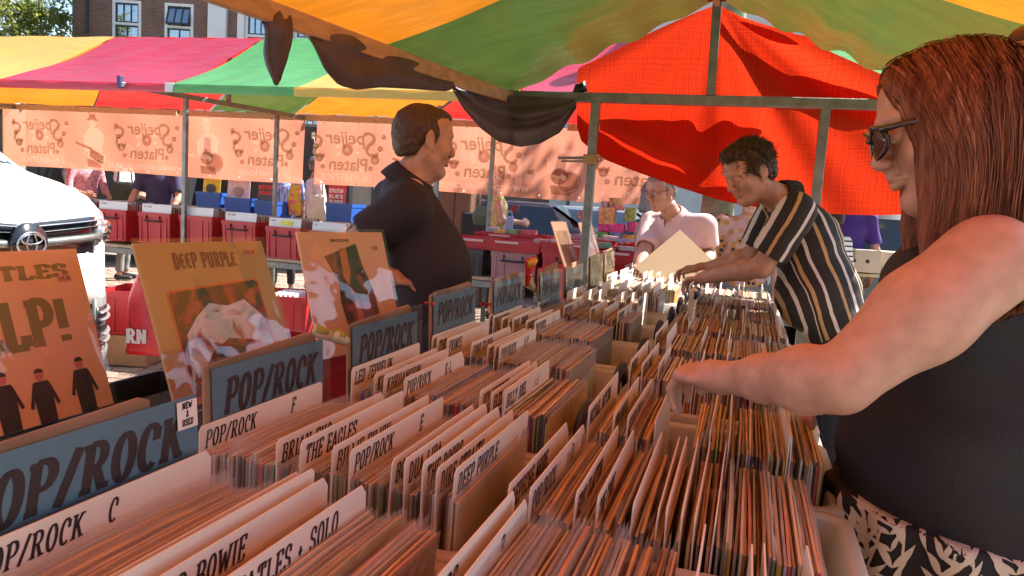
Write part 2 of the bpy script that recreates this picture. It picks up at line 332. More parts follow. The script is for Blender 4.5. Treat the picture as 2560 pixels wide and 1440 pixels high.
def nets(F, lo, vx):
    S = F < 0; n = np.array(F.shape)
    acc = np.zeros((*(n-1), 3), np.float32); cnt = np.zeros(n-1, np.float32)
    cr = []
    for ax in range(3):
        a = [slice(None)]*3; b = [slice(None)]*3; a[ax] = slice(0, -1); b[ax] = slice(1, None)
        c = S[tuple(a)] != S[tuple(b)]; I = np.argwhere(c)
        if len(I) == 0: cr.append((I, None)); continue
        f0 = F[tuple(a)][c]; f1 = F[tuple(b)][c]; t = f0/(f0-f1); P = I.astype(np.float32); P[:, ax] += t
        o1, o2 = [d for d in range(3) if d != ax]
        for e1 in (0, -1):
            for e2 in (0, -1):
                J = I.copy(); J[:, o1] += e1; J[:, o2] += e2; ok = ((J >= 0) & (J < n-1)).all(1)
                Jo = J[ok]; np.add.at(acc, (Jo[:, 0], Jo[:, 1], Jo[:, 2]), P[ok]); np.add.at(cnt, (Jo[:, 0], Jo[:, 1], Jo[:, 2]), 1)
        cr.append((I, S[tuple(a)][c]))
    m = cnt > 0; idx = np.full(n-1, -1, np.int64); idx[m] = np.arange(m.sum())
    V = lo+vx*(acc[m]/cnt[m][:, None]); Fs = []
    for ax in range(3):
        I, sg = cr[ax]
        if sg is None: continue
        o1, o2 = [(1, 2), (2, 0), (0, 1)][ax]; q = []
        for (e1, e2) in ((-1, -1), (0, -1), (0, 0), (-1, 0)):
            J = I.copy(); J[:, o1] += e1; J[:, o2] += e2; ok = ((J >= 0) & (J < n-1)).all(1); Jc = np.clip(J, 0, n-2)
            v = idx[Jc[:, 0], Jc[:, 1], Jc[:, 2]]; v[~ok] = -1; q.append(v)
        Q = np.stack(q, 1); Q[~sg] = Q[~sg][:, ::-1]; Fs.append(Q[(Q >= 0).all(1)])
    return V, np.concatenate(Fs) if Fs else np.zeros((0, 4), int)
def vmesh(name, parts, mats, attr=None, smooth_it=0):
    V = []; Q = []; n = 0
    for (v, f) in parts: V.append(v); Q.append(f+n); n += len(v)
    V = np.concatenate(V); Q = np.concatenate(Q)
    for _ in range(smooth_it):
        s_ = np.zeros_like(V); c_ = np.zeros(len(V))
        for i in range(4):
            np.add.at(s_, Q[:, i], V[Q[:, (i+1) % 4]]); np.add.at(c_, Q[:, i], 1)
        V = V*.5+.5*s_/np.maximum(c_, 1)[:, None]
    me = bpy.data.meshes.new(name); me.vertices.add(len(V)); me.vertices.foreach_set('co', V.astype(np.float32).ravel())
    me.loops.add(len(Q)*4); me.loops.foreach_set('vertex_index', Q.astype(np.int32).ravel())
    me.polygons.add(len(Q)); me.polygons.foreach_set('loop_start', np.arange(0, len(Q)*4, 4, dtype=np.int32)); me.polygons.foreach_set('loop_total', np.full(len(Q), 4, np.int32))
    me.update(calc_edges=True); me.validate(); me.polygons.foreach_set('use_smooth', np.ones(len(me.polygons), bool))
    for m in (mats if isinstance(mats, (list, tuple)) else [mats]): me.materials.append(m)
    if attr:
        for k, fn_ in attr.items():
            a = me.attributes.new(k, 'FLOAT', 'POINT'); a.data.foreach_set('value', fn_(V).astype(np.float32))
    return me
# ================================================================== shared materials
M = {}
M['steel'] = mat('galvanised_steel', (.20, .21, .20), .45, .25, 14, .15, 90, metal=.55)
M['wood'] = mat('plank_wood', (.50, .31, .17), .6, .2, 6, .2, 40, stretch=(6, .6, 6))
M['woodraw'] = mat('pale_wood', (.45, .33, .2), .7, .2, 5, .2, 40, stretch=(.7, 8, 8))
M['red_plastic'] = mat('red_plastic', (.42, .015, .022), .42, .12, 5)
M['blue_plastic'] = mat('blue_plastic', (.02, .09, .38), .4, .1, 5)
M['black'] = mat('black_plastic', (.02, .02, .022), .4, .2, 8)
M['white_card'] = mat('white_card', (.80, .77, .73), .75, .05, 7)
M['card'] = mat('brown_cardboard', (.36, .2, .105), .8, .12, 9, .15, 30)
M['ink'] = mat('black_ink', (.028, .014, .018), .6, .1, 9)
M['skin'] = mat('skin', (.46, .23, .145), .52, .16, 30, .16, 300, sss=.04, col2=(.54, .27, .18))
M['skinw'] = mat('fair_skin', (.56, .31, .215), .50, .14, 34, .15, 380, sss=.05, col2=(.63, .345, .25))
M['eye'] = mat('eye_white', (.7, .68, .64), .2, .02)
M['rubber'] = mat('tyre_rubber', (.025, .025, .025), .8, .2)
M['chrome'] = mat('chrome', (.7, .7, .7), .12, .05, 6, metal=1)
M['glassdark'] = mat('dark_glass', (.02, .024, .03), .06, .2, 3, coat=.6)
def vinyl(name, top, thru, tr=.42, rough=.2):
    """stall canvas: coated cloth, light glows through it; fine creases"""
    m, t, o = nmat(name); L = t.links.new
    tc = nd(t, 'ShaderNodeTexCoord'); mp = nd(t, 'ShaderNodeMapping'); L(tc.outputs['Object'], mp.inputs[0]); mp.inputs['Scale'].default_value = (.8, 3.2, 2.5)
    n = nd(t, 'ShaderNodeTexNoise'); n.inputs['Scale'].default_value = 3.0; n.inputs['Detail'].default_value = 5; n.inputs['Distortion'].default_value = .6; L(mp.outputs[0], n.inputs['Vector'])
    b = nd(t, 'ShaderNodeBump'); b.inputs['Strength'].default_value = .35; b.inputs['Distance'].default_value = .03; L(n.outputs[0], b.inputs['Height'])
    p = nd(t, 'ShaderNodeBsdfPrincipled'); p.inputs['Base Color'].default_value = c4(top); p.inputs['Roughness'].default_value = rough; L(b.outputs[0], p.inputs['Normal'])
    tr_ = nd(t, 'ShaderNodeBsdfTranslucent')
    r = nd(t, 'ShaderNodeValToRGB'); r.color_ramp.elements[0].position = .35; r.color_ramp.elements[1].position = .65
    r.color_ramp.elements[0].color = c4(mulc(thru, .84)); r.color_ramp.elements[1].color = c4(mulc(thru, 1.12)); L(n.outputs[0], r.inputs[0]); L(r.outputs[0], tr_.inputs[0])
    mx = nd(t, 'ShaderNodeMixShader'); mx.inputs[0].default_value = tr; L(p.outputs[0], mx.inputs[1]); L(tr_.outputs[0], mx.inputs[2]); L(mx.outputs[0], o.inputs[0])
    return m
M['v_yellow'] = vinyl('yellow_canvas', (.72, .56, .12), (.48, .135, .006))
M['v_red'] = vinyl('red_canvas', (.55, .055, .10), (.50, .020, .016))
M['v_green'] = vinyl('green_canvas', (.14, .46, .14), (.046, .062, .012))
# ================================================================== ground
def brick_mat():
    m, t, o = nmat('clinker_brick'); L = t.links.new
    p = nd(t, 'ShaderNodeBsdfPrincipled'); p.inputs['Roughness'].default_value = .85
    tc = nd(t, 'ShaderNodeNewGeometry'); v = nd(t, 'ShaderNodeTexNoise'); v.inputs['Scale'].default_value = 3.5; v.inputs['Detail'].default_value = 6; L(tc.outputs['Position'], v.inputs['Vector'])
    r = nd(t, 'ShaderNodeValToRGB'); r.color_ramp.elements[0].position = .3; r.color_ramp.elements[1].position = .7
    r.color_ramp.elements[0].color = (.20, .13, .10, 1); r.color_ramp.elements[1].color = (.34, .25, .19, 1); L(v.outputs[0], r.inputs[0])
    w_ = nd(t, 'ShaderNodeTexWhiteNoise'); pos = nd(t, 'ShaderNodeVectorMath', operation='SNAP'); pos.inputs[1].default_value = (.22, .11, 9); L(tc.outputs['Position'], pos.inputs[0]); L(pos.outputs[0], w_.inputs[0])
    hs = nd(t, 'ShaderNodeHueSaturation'); ma = nd(t, 'ShaderNodeMath', operation='MULTIPLY_ADD'); ma.inputs[1].default_value = .5; ma.inputs[2].default_value = .75
    L(w_.outputs[0], ma.inputs[0]); L(ma.outputs[0], hs.inputs['Value']); L(r.outputs[0], hs.inputs['Color']); L(hs.outputs[0], p.inputs['Base Color']); L(p.outputs[0], o.inputs[0]); return m
M['brick'] = brick_mat()
M['sand'] = mat('joint_sand', (.2, .16, .12), .95, .2, 3, .4, 90)
g = MB(); g.poly([(-120, -60, -.008), (120, -60, -.008), (120, 160, -.008), (-120, 160, -.008)])
ground = g.build('ground', M['sand']); tag(ground, 'market square ground, sandy joints between clinker paving', None, kind='structure')
rnd = random.Random(5)
bm_ = MB(); bm_.box((0, 0, -.03), (.205, .1, .06), 0, bev=.004); brick_me = bm_.mesh('brick', M['brick'])
single = []; rest = MB()
for j in range(118):
    for i in range(60):
        x = -8.6+i*.22+(j % 2)*.11; y = 3.1+j*.11
        if x > 4.4: continue
        dz = rnd.uniform(-.003, .003); rz = rnd.uniform(-.02, .02)
        if -4.1 < x < -1.75 and 4.15 < y < 6.75 and len(single) < 290:
            single.append((x, y, dz, rz))
        else:
            c, s_ = math.cos(rz), math.sin(rz); q = []
            for (a, b, zz) in ((-.1025, -.05, -.008), (.1025, -.05, -.008), (.1025, .05, -.008), (-.1025, .05, -.008), (-.099, -.0465, 0), (.099, -.0465, 0), (.099, .0465, 0), (-.099, .0465, 0)):
                q.append((x+a*c-b*s_, y+a*s_+b*c, zz+dz))
            rest.add(q, [(4, 5, 6, 7), (0, 1, 5, 4), (1, 2, 6, 5), (2, 3, 7, 6), (3, 0, 4, 7)])
for (x, y, dz, rz) in single:
    o = link('brick', brick_me, None, ground, (x, y, dz), (0, 0, rz))
o = rest.build('paving_bricks', M['brick'], ground); o['kind'] = 'stuff'
# ================================================================== far stall frame: S(t, u, z)
SA = R_(14); FS = np.array([math.cos(SA), -math.sin(SA), 0]); FB = np.array([math.sin(SA), math.cos(SA), 0]); FP0 = np.array([-3.87, 7.7, 0])
def S(t, u, z): return FP0+FS*t+FB*u+TZ*z
SROT = -SA
def onu(x, y, u):
    r = ray(x, y); q = CC+r*(((FP0+FB*u-CC)@FB)/(r@FB)); return float((q-FP0)@FS), float(q[2])
ZE, ZR, ZRE = 2.33, 3.0, 2.36
def slope_panel(name, m, parent, P, nu=14, nv=10, sag=.05, rip=.012, seed=0, hem=None):
    """P(u,v)->point ; u along the stall, v from eave to ridge"""
    rr = random.Random(seed); ph = [rr.uniform(0, 6) for _ in range(4)]
    mb = MB()
    def fn(u, v):
        p = np.array(P(u, v)); d = -sag*math.sin(math.pi*v)+rip*math.sin(9*u+5*v+ph[0])*math.sin(math.pi*v)+rip*.6*math.sin(23*u-7*v+ph[1]); return p+TZ*d
    mb.grid(fn, nu, nv)
    o = mb.build(name, m, parent, world=True); return o
def lerp(a, b, t): return a+(b-a)*t
def far_stall(name, label, strips, posts, beam, t0, t1, ztab, ph):
    root = empty(name, S((t0+t1)/2, .5, 0), SROT, label, 'market stall', 'striped market stalls across the square')
    for i, (m, fe, re_, rd, fe2, re2, rd2) in enumerate(strips):
        # fe front eave, rd ridge, re rear eave (left boundary), *2 the right boundary
        slope_panel('canopy_panel', M[m], root, lambda u, v: S(lerp(lerp(fe, fe2, u), lerp(rd, rd2, u), v), lerp(-.58, .55, v), lerp(ZE, ZR, v)), seed=i+ph, nu=22, nv=12, rip=.01, sag=.05)
        slope_panel('canopy_panel', M[m], root, lambda u, v: S(lerp(lerp(re_, re2, u), lerp(rd, rd2, u), v), lerp(1.62, .552, v), lerp(ZRE, ZR, v)), seed=i+ph+20, nu=22, nv=12, rip=.01, sag=.05)
        hm = MB()
        hm.grid(lambda u, v: S(lerp(fe, fe2, u), -.582-.01*math.sin(math.pi*v), lerp(ZE+.005, ZE-.075, v)), 6, 2); hm.build('canopy_hem', M[m], root, True)
    for (a, b) in (((t0, -.55, ZE-.03), (t1, -.55, ZE-.03)), ((t0, 1.6, ZRE-.045), (t1, 1.6, ZRE-.045)), ((t0, .552, ZR-.05), (t1, .552, ZR-.05))):
        mb = MB(); mb.beam(S(*a), S(*b), .03, .07 if a[1] > 1 else .03, bev=.003); mb.build('eave_rail' if a[1] != .552 else 'ridge_rail', M['wood'], root, True)
    for (t, u, zt) in posts:
        mb = MB(); mb.beam(S(t, u, 0.0), S(t, u, zt), .045, .045, up=FB, bev=.004); mb.build('post', M['steel'], root, True)
    for (a, b) in beam:
        mb = MB(); mb.beam(S(*a), S(*b), .045, .05, bev=.004); mb.build('tie_beam', M['steel'], root, True)
        mid = [lerp(a[k], b[k], .5) for k in range(3)]
        mb = MB(); mb.beam(S(*mid), S(mid[0], mid[1], ZR-.06), .04, .04, up=FB, bev=.003); mb.build('ridge_post', M['steel'], root, True)
    for k in range(4):
        mb = MB(); u0 = -.02+k*.33; mb.beam(S(t0+.1, u0+.16, ztab-.03), S(t1-.1, u0+.16, ztab-.03), .325, .028, bev=.003); mb.build('table_plank', M['woodraw'], root, True)
    mb = MB(); mb.beam(S(t0+.1, .0, ztab-.08), S(t1-.1, .0, ztab-.08), .05, .06, bev=.003); mb.build('table_rail', M['steel'], root, True)
    return root
V, Rr, Gg = 'v_yellow', 'v_red', 'v_green'
fsl = far_stall('market_stall', 'yellow and red striped market stall behind the white van', [
    ('v_green', -5.3, -6.6, -6.2, -3.3, -5.9, -4.5), ('v_yellow', -3.3, -5.9, -4.5, -1.22, -2.18, -.88)], [(-3.6, 0, 2.3), (-3.6, 1.3, 2.3)], [((-3.75, -.6, 2.31), (-3.4, 1.7, 2.31))], -5.3, -.9, .79, 0)
fsa = far_stall('market_stall', 'red, green and yellow striped market stall with the long row of red crates', [
    ('v_red', -1.2, -2.16, -.86, .75, -.44, .98), ('v_green', .78, -.42, 1.0, 2.05, .75, 2.3), ('v_yellow', 2.05, .75, 2.3, 4.1, 2.42, 3.75)],
    [(.49, 0, 2.29), (.71, 1.3, 2.29), (3.2, 0, 2.29), (3.35, 1.3, 2.29), (-3.0, 1.3, 2.29)][:4], [((.26, -.62, 2.31), (.92, 1.72, 2.31))], -.85, 3.9, .77, 3)
# rear-slope colours of the middle stall follow on round the ridge; the next stall along
fsb = far_stall('market_stall', 'red and green striped market stall partly hidden by the red cloth', [
    ('v_red', 4.12, 2.45, 3.8, 6.1, 4.6, 5.6), ('v_green', 6.1, 4.6, 5.6, 8.6, 7.6, 8.2)], [(7.9, 0, 2.29), (8.0, 1.3, 2.29)], [((7.7, -.6, 2.3), (8.1, 1.7, 2.3))], 4.1, 8.4, .68, 7)
mb = MB(); mb.box(S(.77, -.585, 2.30), (.09, .02, .085), 0, np.array([FS, FB, TZ]).T, .004); mb.build('rail_end_cap', mat('grey_cap', (.5, .5, .48), .5), fsa, True)
mb = MB(); mb.box(S(.26, -.62, 2.335), (.035, .05, .11), 0, np.array([FS, FB, TZ]).T, .004); mb.build('beam_bracket', mat('blue_bracket', (.03, .035, .12), .4), fsa, True)
# ------------------------------------------------------------------ banners (printed mesh cloth seen from behind)
def banner_mat():
    m, t, o = nmat('orange_banner_cloth'); L = t.links.new
    d = nd(t, 'ShaderNodeBsdfDiffuse'); d.inputs[0].default_value = (.60, .25, .16, 1)
    tl = nd(t, 'ShaderNodeBsdfTranslucent'); tl.inputs[0].default_value = (.68, .27, .17, 1)
    tp = nd(t, 'ShaderNodeBsdfTransparent'); tp.inputs[0].default_value = (1, .62, .5, 1)
    a = nd(t, 'ShaderNodeMixShader'); a.inputs[0].default_value = .6; L(d.outputs[0], a.inputs[1]); L(tl.outputs[0], a.inputs[2])
    b = nd(t, 'ShaderNodeMixShader'); b.inputs[0].default_value = .17; L(a.outputs[0], b.inputs[1]); L(tp.outputs[0], b.inputs[2]); L(b.outputs[0], o.inputs[0]); return m
M['banner'] = banner_mat()
def inkt(name, col, tr=.5, see=.0):
    m, t, o = nmat(name); L = t.links.new
    d = nd(t, 'ShaderNodeBsdfDiffuse'); d.inputs[0].default_value = c4(col); tl = nd(t, 'ShaderNodeBsdfTranslucent'); tl.inputs[0].default_value = c4(col)
    tp = nd(t, 'ShaderNodeBsdfTransparent'); a = nd(t, 'ShaderNodeMixShader'); a.inputs[0].default_value = tr; L(d.outputs[0], a.inputs[1]); L(tl.outputs[0], a.inputs[2])
    b = nd(t, 'ShaderNodeMixShader'); b.inputs[0].default_value = see; L(a.outputs[0], b.inputs[1]); L(tp.outputs[0], b.inputs[2]); L(b.outputs[0], o.inputs[0]); return m
M['b_green'] = inkt('banner_green_print', (.33, .25, .15), .5, .3); M['b_white'] = inkt('banner_white_print', (.98, .88, .80), .55, .02)
M['b_brown'] = inkt('banner_brown_print', (.36, .19, .12), .5, .3)
def bsurf(t, z):                          # banner surface waves a little
    return S(t, 1.66+.02*math.sin(2.1*t+1.7*z)+.012*math.sin(7*t+z*3), z)
def banner(label, t0, t1, units, figs, z0=1.53, z1=2.31):
    root = empty('banner', S((t0+t1)/2, 1.66, z0), SROT, label, 'banner')
    mb = MB(); mb.grid(lambda u, v: bsurf(lerp(t0, t1, u), lerp(z0+.012*math.sin(6*u), z1, v)), 60, 10); mb.build('banner_cloth', M['banner'], root, True)
    pr = MB()
    def onb(t, z, k=.005): return bsurf(t, z)-FB*k
    def blob(c, pts, mi): pr.poly([onb(c[0]+p[0], c[1]+p[1]) for p in pts], mi)
    def disc(c, r, mi, k=.005, n=14, ry=None): pr.poly([onb(c[0]+r*math.cos(6.2832*i/n), c[1]+(ry or r)*math.sin(6.2832*i/n), k) for i in range(n)], mi)
    def strk(pts, w_, mi, k=.0055):
        for i in range(len(pts)-1):
            p, q = np.array(pts[i], float), np.array(pts[i+1], float); d = q-p; L = np.linalg.norm(d)+1e-9; n_ = np.array([-d[1], d[0]])/L*w_/2
            pr.poly([onb(*(p+n_), k), onb(*(p-n_), k), onb(*(q-n_), k), onb(*(q+n_), k)], mi)
    def leaf(c, L, w_, ang, mi, k=.006):
        c0, s0 = math.cos(ang), math.sin(ang); pts = []
        for (a, b) in ((0, 0), (.3, .5), (.65, .42), (1, 0), (.65, -.42), (.3, -.5)): X, Y = a*L, b*w_; pts.append((c[0]+X*c0-Y*s0, c[1]+X*s0+Y*c0))
        pr.poly([onb(*p, k) for p in pts], mi)
    def wtext(s_, tc_, zb, size, mi, shear=0., off=0.):
        me = font_mesh(s_, size, shear, off, 'CENTER'); co = np.zeros(len(me.vertices)*3); me.vertices.foreach_get('co', co); co = co.reshape(-1, 3)
        co = np.array([onb(tc_-c[0], zb+c[1], .006) for c in co]); me.vertices.foreach_set('co', co.ravel().astype(np.float32)); me.update(); me.materials.append(M[('b_green', 'b_white', 'b_brown')[mi]])
        o = bpy.data.objects.new('lettering', me); COL.objects.link(o); wpart(o, root)
    for (tc_, line) in units:
        wtext('S', tc_+.33, z0+.36, .42, 0, .25); wtext('S', tc_-.36, z0+.32, .40, 0, .2); wtext('peijer', tc_-.02, z0+.50, .22, 0, .2, .004)
        wtext('Platen', tc_+.02, z0+.19, .21, 0, .0, .004); wtext(line, tc_, z0+.06, .125, 1, .0, .002)
        disc((tc_, z0+.43), .075, 2, .005); disc((tc_, z0+.43), .03, 1, .0065); 
        for k in range(6):
            a = R_(-20+44*k); leaf((tc_+.10*math.cos(a), z0+.43+.09*math.sin(a)), .085, .045, a+.4, 1)
        for sg in (-1, 1):
            pts = [(tc_+sg*(.30+.16*math.sin(1.3*q)), z0+.2+q*.42) for q in (0, .25, .5, .75, 1.0)]
            strk(pts, .008, 1)
            for q, rr in ((0.05, .03), (.3, .055), (.62, .035), (.95, .03)):
                px_ = tc_+sg*(.30+.16*math.sin(1.3*q)); disc((px_, z0+.2+q*.42), rr, 2, .0062, 12); disc((px_, z0+.2+q*.42), rr*.42, 1, .007, 8)
            for q in (.18, .45, .8): leaf((tc_+sg*(.30+.16*math.sin(1.3*q)), z0+.2+q*.42), .09, .04, 1.2 if sg > 0 else 1.9, 1)
            strk([(tc_+sg*.30, z0+.2), (tc_+sg*.18, z0+.17)], .008, 1); leaf((tc_+sg*.22, z0+.18), .08, .035, .5 if sg < 0 else 2.6, 1)
    for (tc_, kind) in figs:                                   # a plain sketched figure holding a guitar or a box
        blob((tc_, z0+.36), [(-.13, -.12), (.15, -.14), (.19, .1), (.1, .19), (-.06, .19), (-.16, .08)], 1)
        blob((tc_, z0+.36), [(-.07, -.1), (.07, -.12), (.06, .14), (-.03, .15)], 2) if kind else None
        disc((tc_+.0, z0+.61), .05, 1, .0056, ry=.065)
        if kind != 2: pr.poly([onb(tc_+a, z0+.66+b, .0068) for a, b in ((-.12, -.01), (.11, -.015), (.06, .015), (.045, .07), (-.05, .075), (-.06, .02))], 2 if kind == 0 else 1)
        if kind == 0:
            pr.poly([onb(tc_+a, z0+b, .0075) for a, b in ((-.05, .31), (.22, .2), (.19, .06), (-.09, .17))], 1); pr.poly([onb(tc_+a, z0+b, .0085) for a, b in ((-.03, .285), (.19, .195), (.17, .085), (-.06, .18))], 2)
            for k in range(5): disc((tc_-.01+k*.04, z0+.2-k*.017), .01, 1, .0095, 8)
            strk([(tc_-.02, z0+.28), (tc_-.28, z0+.36)], .03, 2, .0085)
        else:
            disc((tc_+.12, z0+.19), .13, 2, .0072, 18, .12); disc((tc_+.0, z0+.25), .10, 2, .0076, 16, .09); disc((tc_+.03, z0+.24), .035, 1, .0086)
            strk([(tc_+.02, z0+.24), (tc_-.30, z0+.28)], .026, 1, .009); strk([(tc_-.29, z0+.28), (tc_-.36, z0+.285)], .05, 2, .009)
            disc((tc_+.05, z0+.235), .03, 1, .0097); disc((tc_-.2, z0+.265), .028, 1, .0099)
            strk([(tc_+.02, z0+.33), (tc_+.2, z0+.29), (tc_+.24, z0+.13), (tc_+.1, z0+.08)], .008, 1, .0096)
        blob((tc_, z0+.1), [(-.08, -.05), (.14, -.06), (.12, .04), (-.1, .05)], 2)
    pr.build('print', [M['b_green'], M['b_white'], M['b_brown']], root, True)['kind'] = 'stuff'
    ey = MB()
    t = t0+.1
    while t < t1:
        for zz in (z0+.03, z1-.03):
            c = onb(t, zz, .008); ey.add([c+.012*(FS*math.cos(a)+TZ*math.sin(a)) for a in [6.2832*k/8 for k in range(8)]], [tuple(range(8))], 0)
        t += .45
    ey.build('eyelets', M['chrome'], root, True)
    return root
tt = lambda x, y: onu(x, y, 1.66)[0]
banner('orange printed banner hanging left of the standing man, phone number at its left end', tt(5, 300), tt(762, 380), [(tt(100, 370), '06-43437908'), (tt(365, 390), 'www.speijersplaten.nl'), (tt(662, 410), 'In en verkoop')], [(tt(235, 350), 0), (tt(515, 370), 1)])
banner('orange printed banner hanging between the standing man and the pink polo shirt', tt(790, 380), tt(1640, 480), [(tt(868, 400), '06-43437908'), (tt(1208, 430), 'www.speijersplaten.nl'), (tt(1590, 450), 'In en verkoop')], [(tt(1035, 400), 0), (tt(1400, 430), 2)])
# ================================================================== buildings
def facade_mat(name, c1, c2, cm, sc=(4.6, 15)):
    m, t, o = nmat(name); L = t.links.new; p = nd(t, 'ShaderNodeBsdfPrincipled'); p.inputs['Roughness'].default_value = .9
    tc = nd(t, 'ShaderNodeNewGeometry'); sp = nd(t, 'ShaderNodeSeparateXYZ'); cb = nd(t, 'ShaderNodeCombineXYZ'); L(tc.outputs['Position'], sp.inputs[0]); L(sp.outputs[0], cb.inputs[0]); L(sp.outputs[2], cb.inputs[1])
    b = nd(t, 'ShaderNodeTexBrick'); b.inputs['Scale'].default_value = 1.0; b.inputs['Brick Width'].default_value = .22; b.inputs['Row Height'].default_value = .065; b.inputs['Mortar Size'].default_value = .008
    b.inputs['Color1'].default_value = c4(c1); b.inputs['Color2'].default_value = c4(c2); b.inputs['Mortar'].default_value = c4(cm); L(cb.outputs[0], b.inputs['Vector'])
    n = nd(t, 'ShaderNodeTexNoise'); n.inputs['Scale'].default_value = .9; n.inputs['Detail'].default_value = 5; L(cb.outputs[0], n.inputs['Vector'])
    hs = nd(t, 'ShaderNodeHueSaturation'); ma = nd(t, 'ShaderNodeMath', operation='MULTIPLY_ADD'); ma.inputs[1].default_value = .8; ma.inputs[2].default_value = .6; L(n.outputs[0], ma.inputs[0]); L(ma.outputs[0], hs.inputs['Value'])
    L(b.outputs[0], hs.inputs['Color']); L(hs.outputs[0], p.inputs['Base Color']); bu = nd(t, 'ShaderNodeBump'); bu.inputs['Strength'].default_value = .5; bu.inputs['Distance'].default_value = .01; L(b.outputs['Fac'], bu.inputs['Height']); bu.invert = True
    L(bu.outputs[0], p.inputs['Normal']); L(p.outputs[0], o.inputs[0]); return m
M['facade'] = facade_mat('brown_brick_wall', (.24, .125, .09), (.17, .088, .065), (.2, .16, .13))
M['pale_wall'] = mat('pale_render', (.5, .5, .48), .85, .08, 1.5, .2, 30)
M['white_trim'] = mat('white_painted_trim', (.72, .72, .7), .5, .04, 3)
M['sash'] = mat('dark_green_sash', (.03, .04, .045), .4, .1, 3)
def glass_mat():
    m, t, o = nmat('window_glass'); L = t.links.new; g = nd(t, 'ShaderNodeBsdfGlossy'); g.inputs['Roughness'].default_value = .04; g.inputs[0].default_value = (.75, .8, .85, 1)
    tp = nd(t, 'ShaderNodeBsdfTransparent'); tp.inputs[0].default_value = (.8, .85, .85, 1); x = nd(t, 'ShaderNodeMixShader'); x.inputs[0].default_value = .4; L(tp.outputs[0], x.inputs[1]); L(g.outputs[0], x.inputs[2]); L(x.outputs[0], o.inputs[0]); return m
M['glass'] = glass_mat()
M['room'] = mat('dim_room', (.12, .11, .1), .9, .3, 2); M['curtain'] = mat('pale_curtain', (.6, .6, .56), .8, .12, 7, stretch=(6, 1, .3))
def window_set(parent, X, Y, z0, w_, h, curtain=0, tilt=False, trim=.1):
    fr = MB()
    for (c, d) in (((0, 0, h/2-.05), (w_, .12, .1)), ((0, 0, -h/2+.05), (w_, .12, .1)), ((-w_/2+.05, 0, 0), (.1, .118, h-.2)), ((w_/2-.05, 0, 0), (.1, .118, h-.2)), ((0, 0, h*.08), (w_-.2, .116, .09))): fr.box(c, d)
    f = fr.build('window', M['white_trim'], None); f.location = (X, Y-.03, z0+h/2); wpart(f, parent)
    up_h = h*.42-.145; zc = h*.08+.045+up_h/2; lo_h = h*.58-.145; zl = -h/2+.1+lo_h/2
    sa = MB(); W2 = w_-.2
    for (zz, hh, n) in ((zc, up_h, 3), (zl, lo_h, 2)):
        if tilt and zz == zc: continue
        sa.box((0, .0, zz+hh/2-.025), (W2, .06, .05)); sa.box((0, .0, zz-hh/2+.025), (W2, .06, .05))
        for k in range(n+1): sa.box((-W2/2+.025+k*(W2-.05)/n, .002, zz), (.045 if k in (0, n) else .03, .056, hh-.1))
    s_ = sa.build('sash', M['sash'], f)
    for (zz, hh, n) in ((zc, up_h, 3), (zl, lo_h, 2)):
        if tilt and zz == zc: continue
        for k in range(n):
            p = MB(); pw = (W2-.05)/n-.035; p.box((-W2/2+.025+(k+.5)*(W2-.05)/n, .012, zz), (pw, .006, hh-.1)); p.build('pane', M['glass'], f)
    if tilt:
        R3 = np.array(Matrix.Rotation(R_(-20), 3, 'X')); t2 = MB()
        def tb(c, d): t2.box(R3@np.array(c)+np.array((0, -.10, zc)), d, 0, R3)
        tb((0, 0, up_h/2-.03), (W2, .05, .06)); tb((0, 0, -up_h/2+.03), (W2, .05, .06))
        for k in range(4): tb((-W2/2+.03+k*(W2-.06)/3, 0, 0), (.05, .048, up_h-.12))
        t2.build('tilted_sash', M['sash'], f)
        p = MB(); p.box(R3@np.array((0, .0, 0))+np.array((0, -.10, zc)), (W2-.1, .006, up_h-.12), 0, R3); p.build('pane', M['glass'], f)
    if curtain:
        c = MB(); c.grid(lambda u, v: (-W2/2+u*W2*curtain, .14+.02*math.sin(u*40), -h/2+.1+v*(h-.2)), 30, 1); c.build('curtain', M['curtain'], f)
def wall_with_holes(root, x0, x1, y, z0, z1, holes, m, name='wall', th=.3):
    xs = sorted(set([x0, x1]+[h[0] for h in holes]+[h[1] for h in holes])); zs = sorted(set([z0, z1]+[h[2] for h in holes]+[h[3] for h in holes])); mb = MB()
    for i in range(len(xs)-1):
        for j in range(len(zs)-1):
            cx, cz = (xs[i]+xs[i+1])/2, (zs[j]+zs[j+1])/2
            if any(h[0] < cx < h[1] and h[2] < cz < h[3] for h in holes): continue
            mb.poly([(xs[i], y, zs[j]), (xs[i+1], y, zs[j]), (xs[i+1], y, zs[j+1]), (xs[i], y, zs[j+1])])
    for h in holes:
        a, b, c, d = h
        for q in (((a, c), (a, d)), ((b, c), (b, d)), ((a, c), (b, c)), ((a, d), (b, d))):
            (p1, q1), (p2, q2) = q; mb.poly([(p1, y, q1), (p2, y, q2), (p2, y+th, q2), (p1, y+th, q1)])
    return mb.build(name, m, root, True)
PXM = 28/FPX*1.0
def fx(x): return (x-1280)*PXM
bA = empty('brick_building', (fx(330), 28, 0), 0, 'brown brick building with white sash windows above the striped canopies', 'building')
wz1 = 8.0; holes = []
cols = [(270, 340), (397, 467)]
for r_, zt in enumerate((wz1, 4.4, 11.6)):
    for (a, b) in cols: holes.append((fx(a), fx(b), zt-2.0, zt))
wall_with_holes(bA, fx(172), fx(503), 28, 0, 13, holes, M['facade'])
for k, h in enumerate(holes): window_set(bA, (h[0]+h[1])/2, 28.08, h[2], h[1]-h[0], h[3]-h[2], (.7, .45, .0, .3, .6, .2)[k], tilt=(k == 1))
mb = MB(); mb.box(((fx(172)+fx(503))/2, 29.5, 6.5), (fx(503)-fx(172)-.02, 2.3, 13)); mb.build('room_back', M['room'], bA, True)
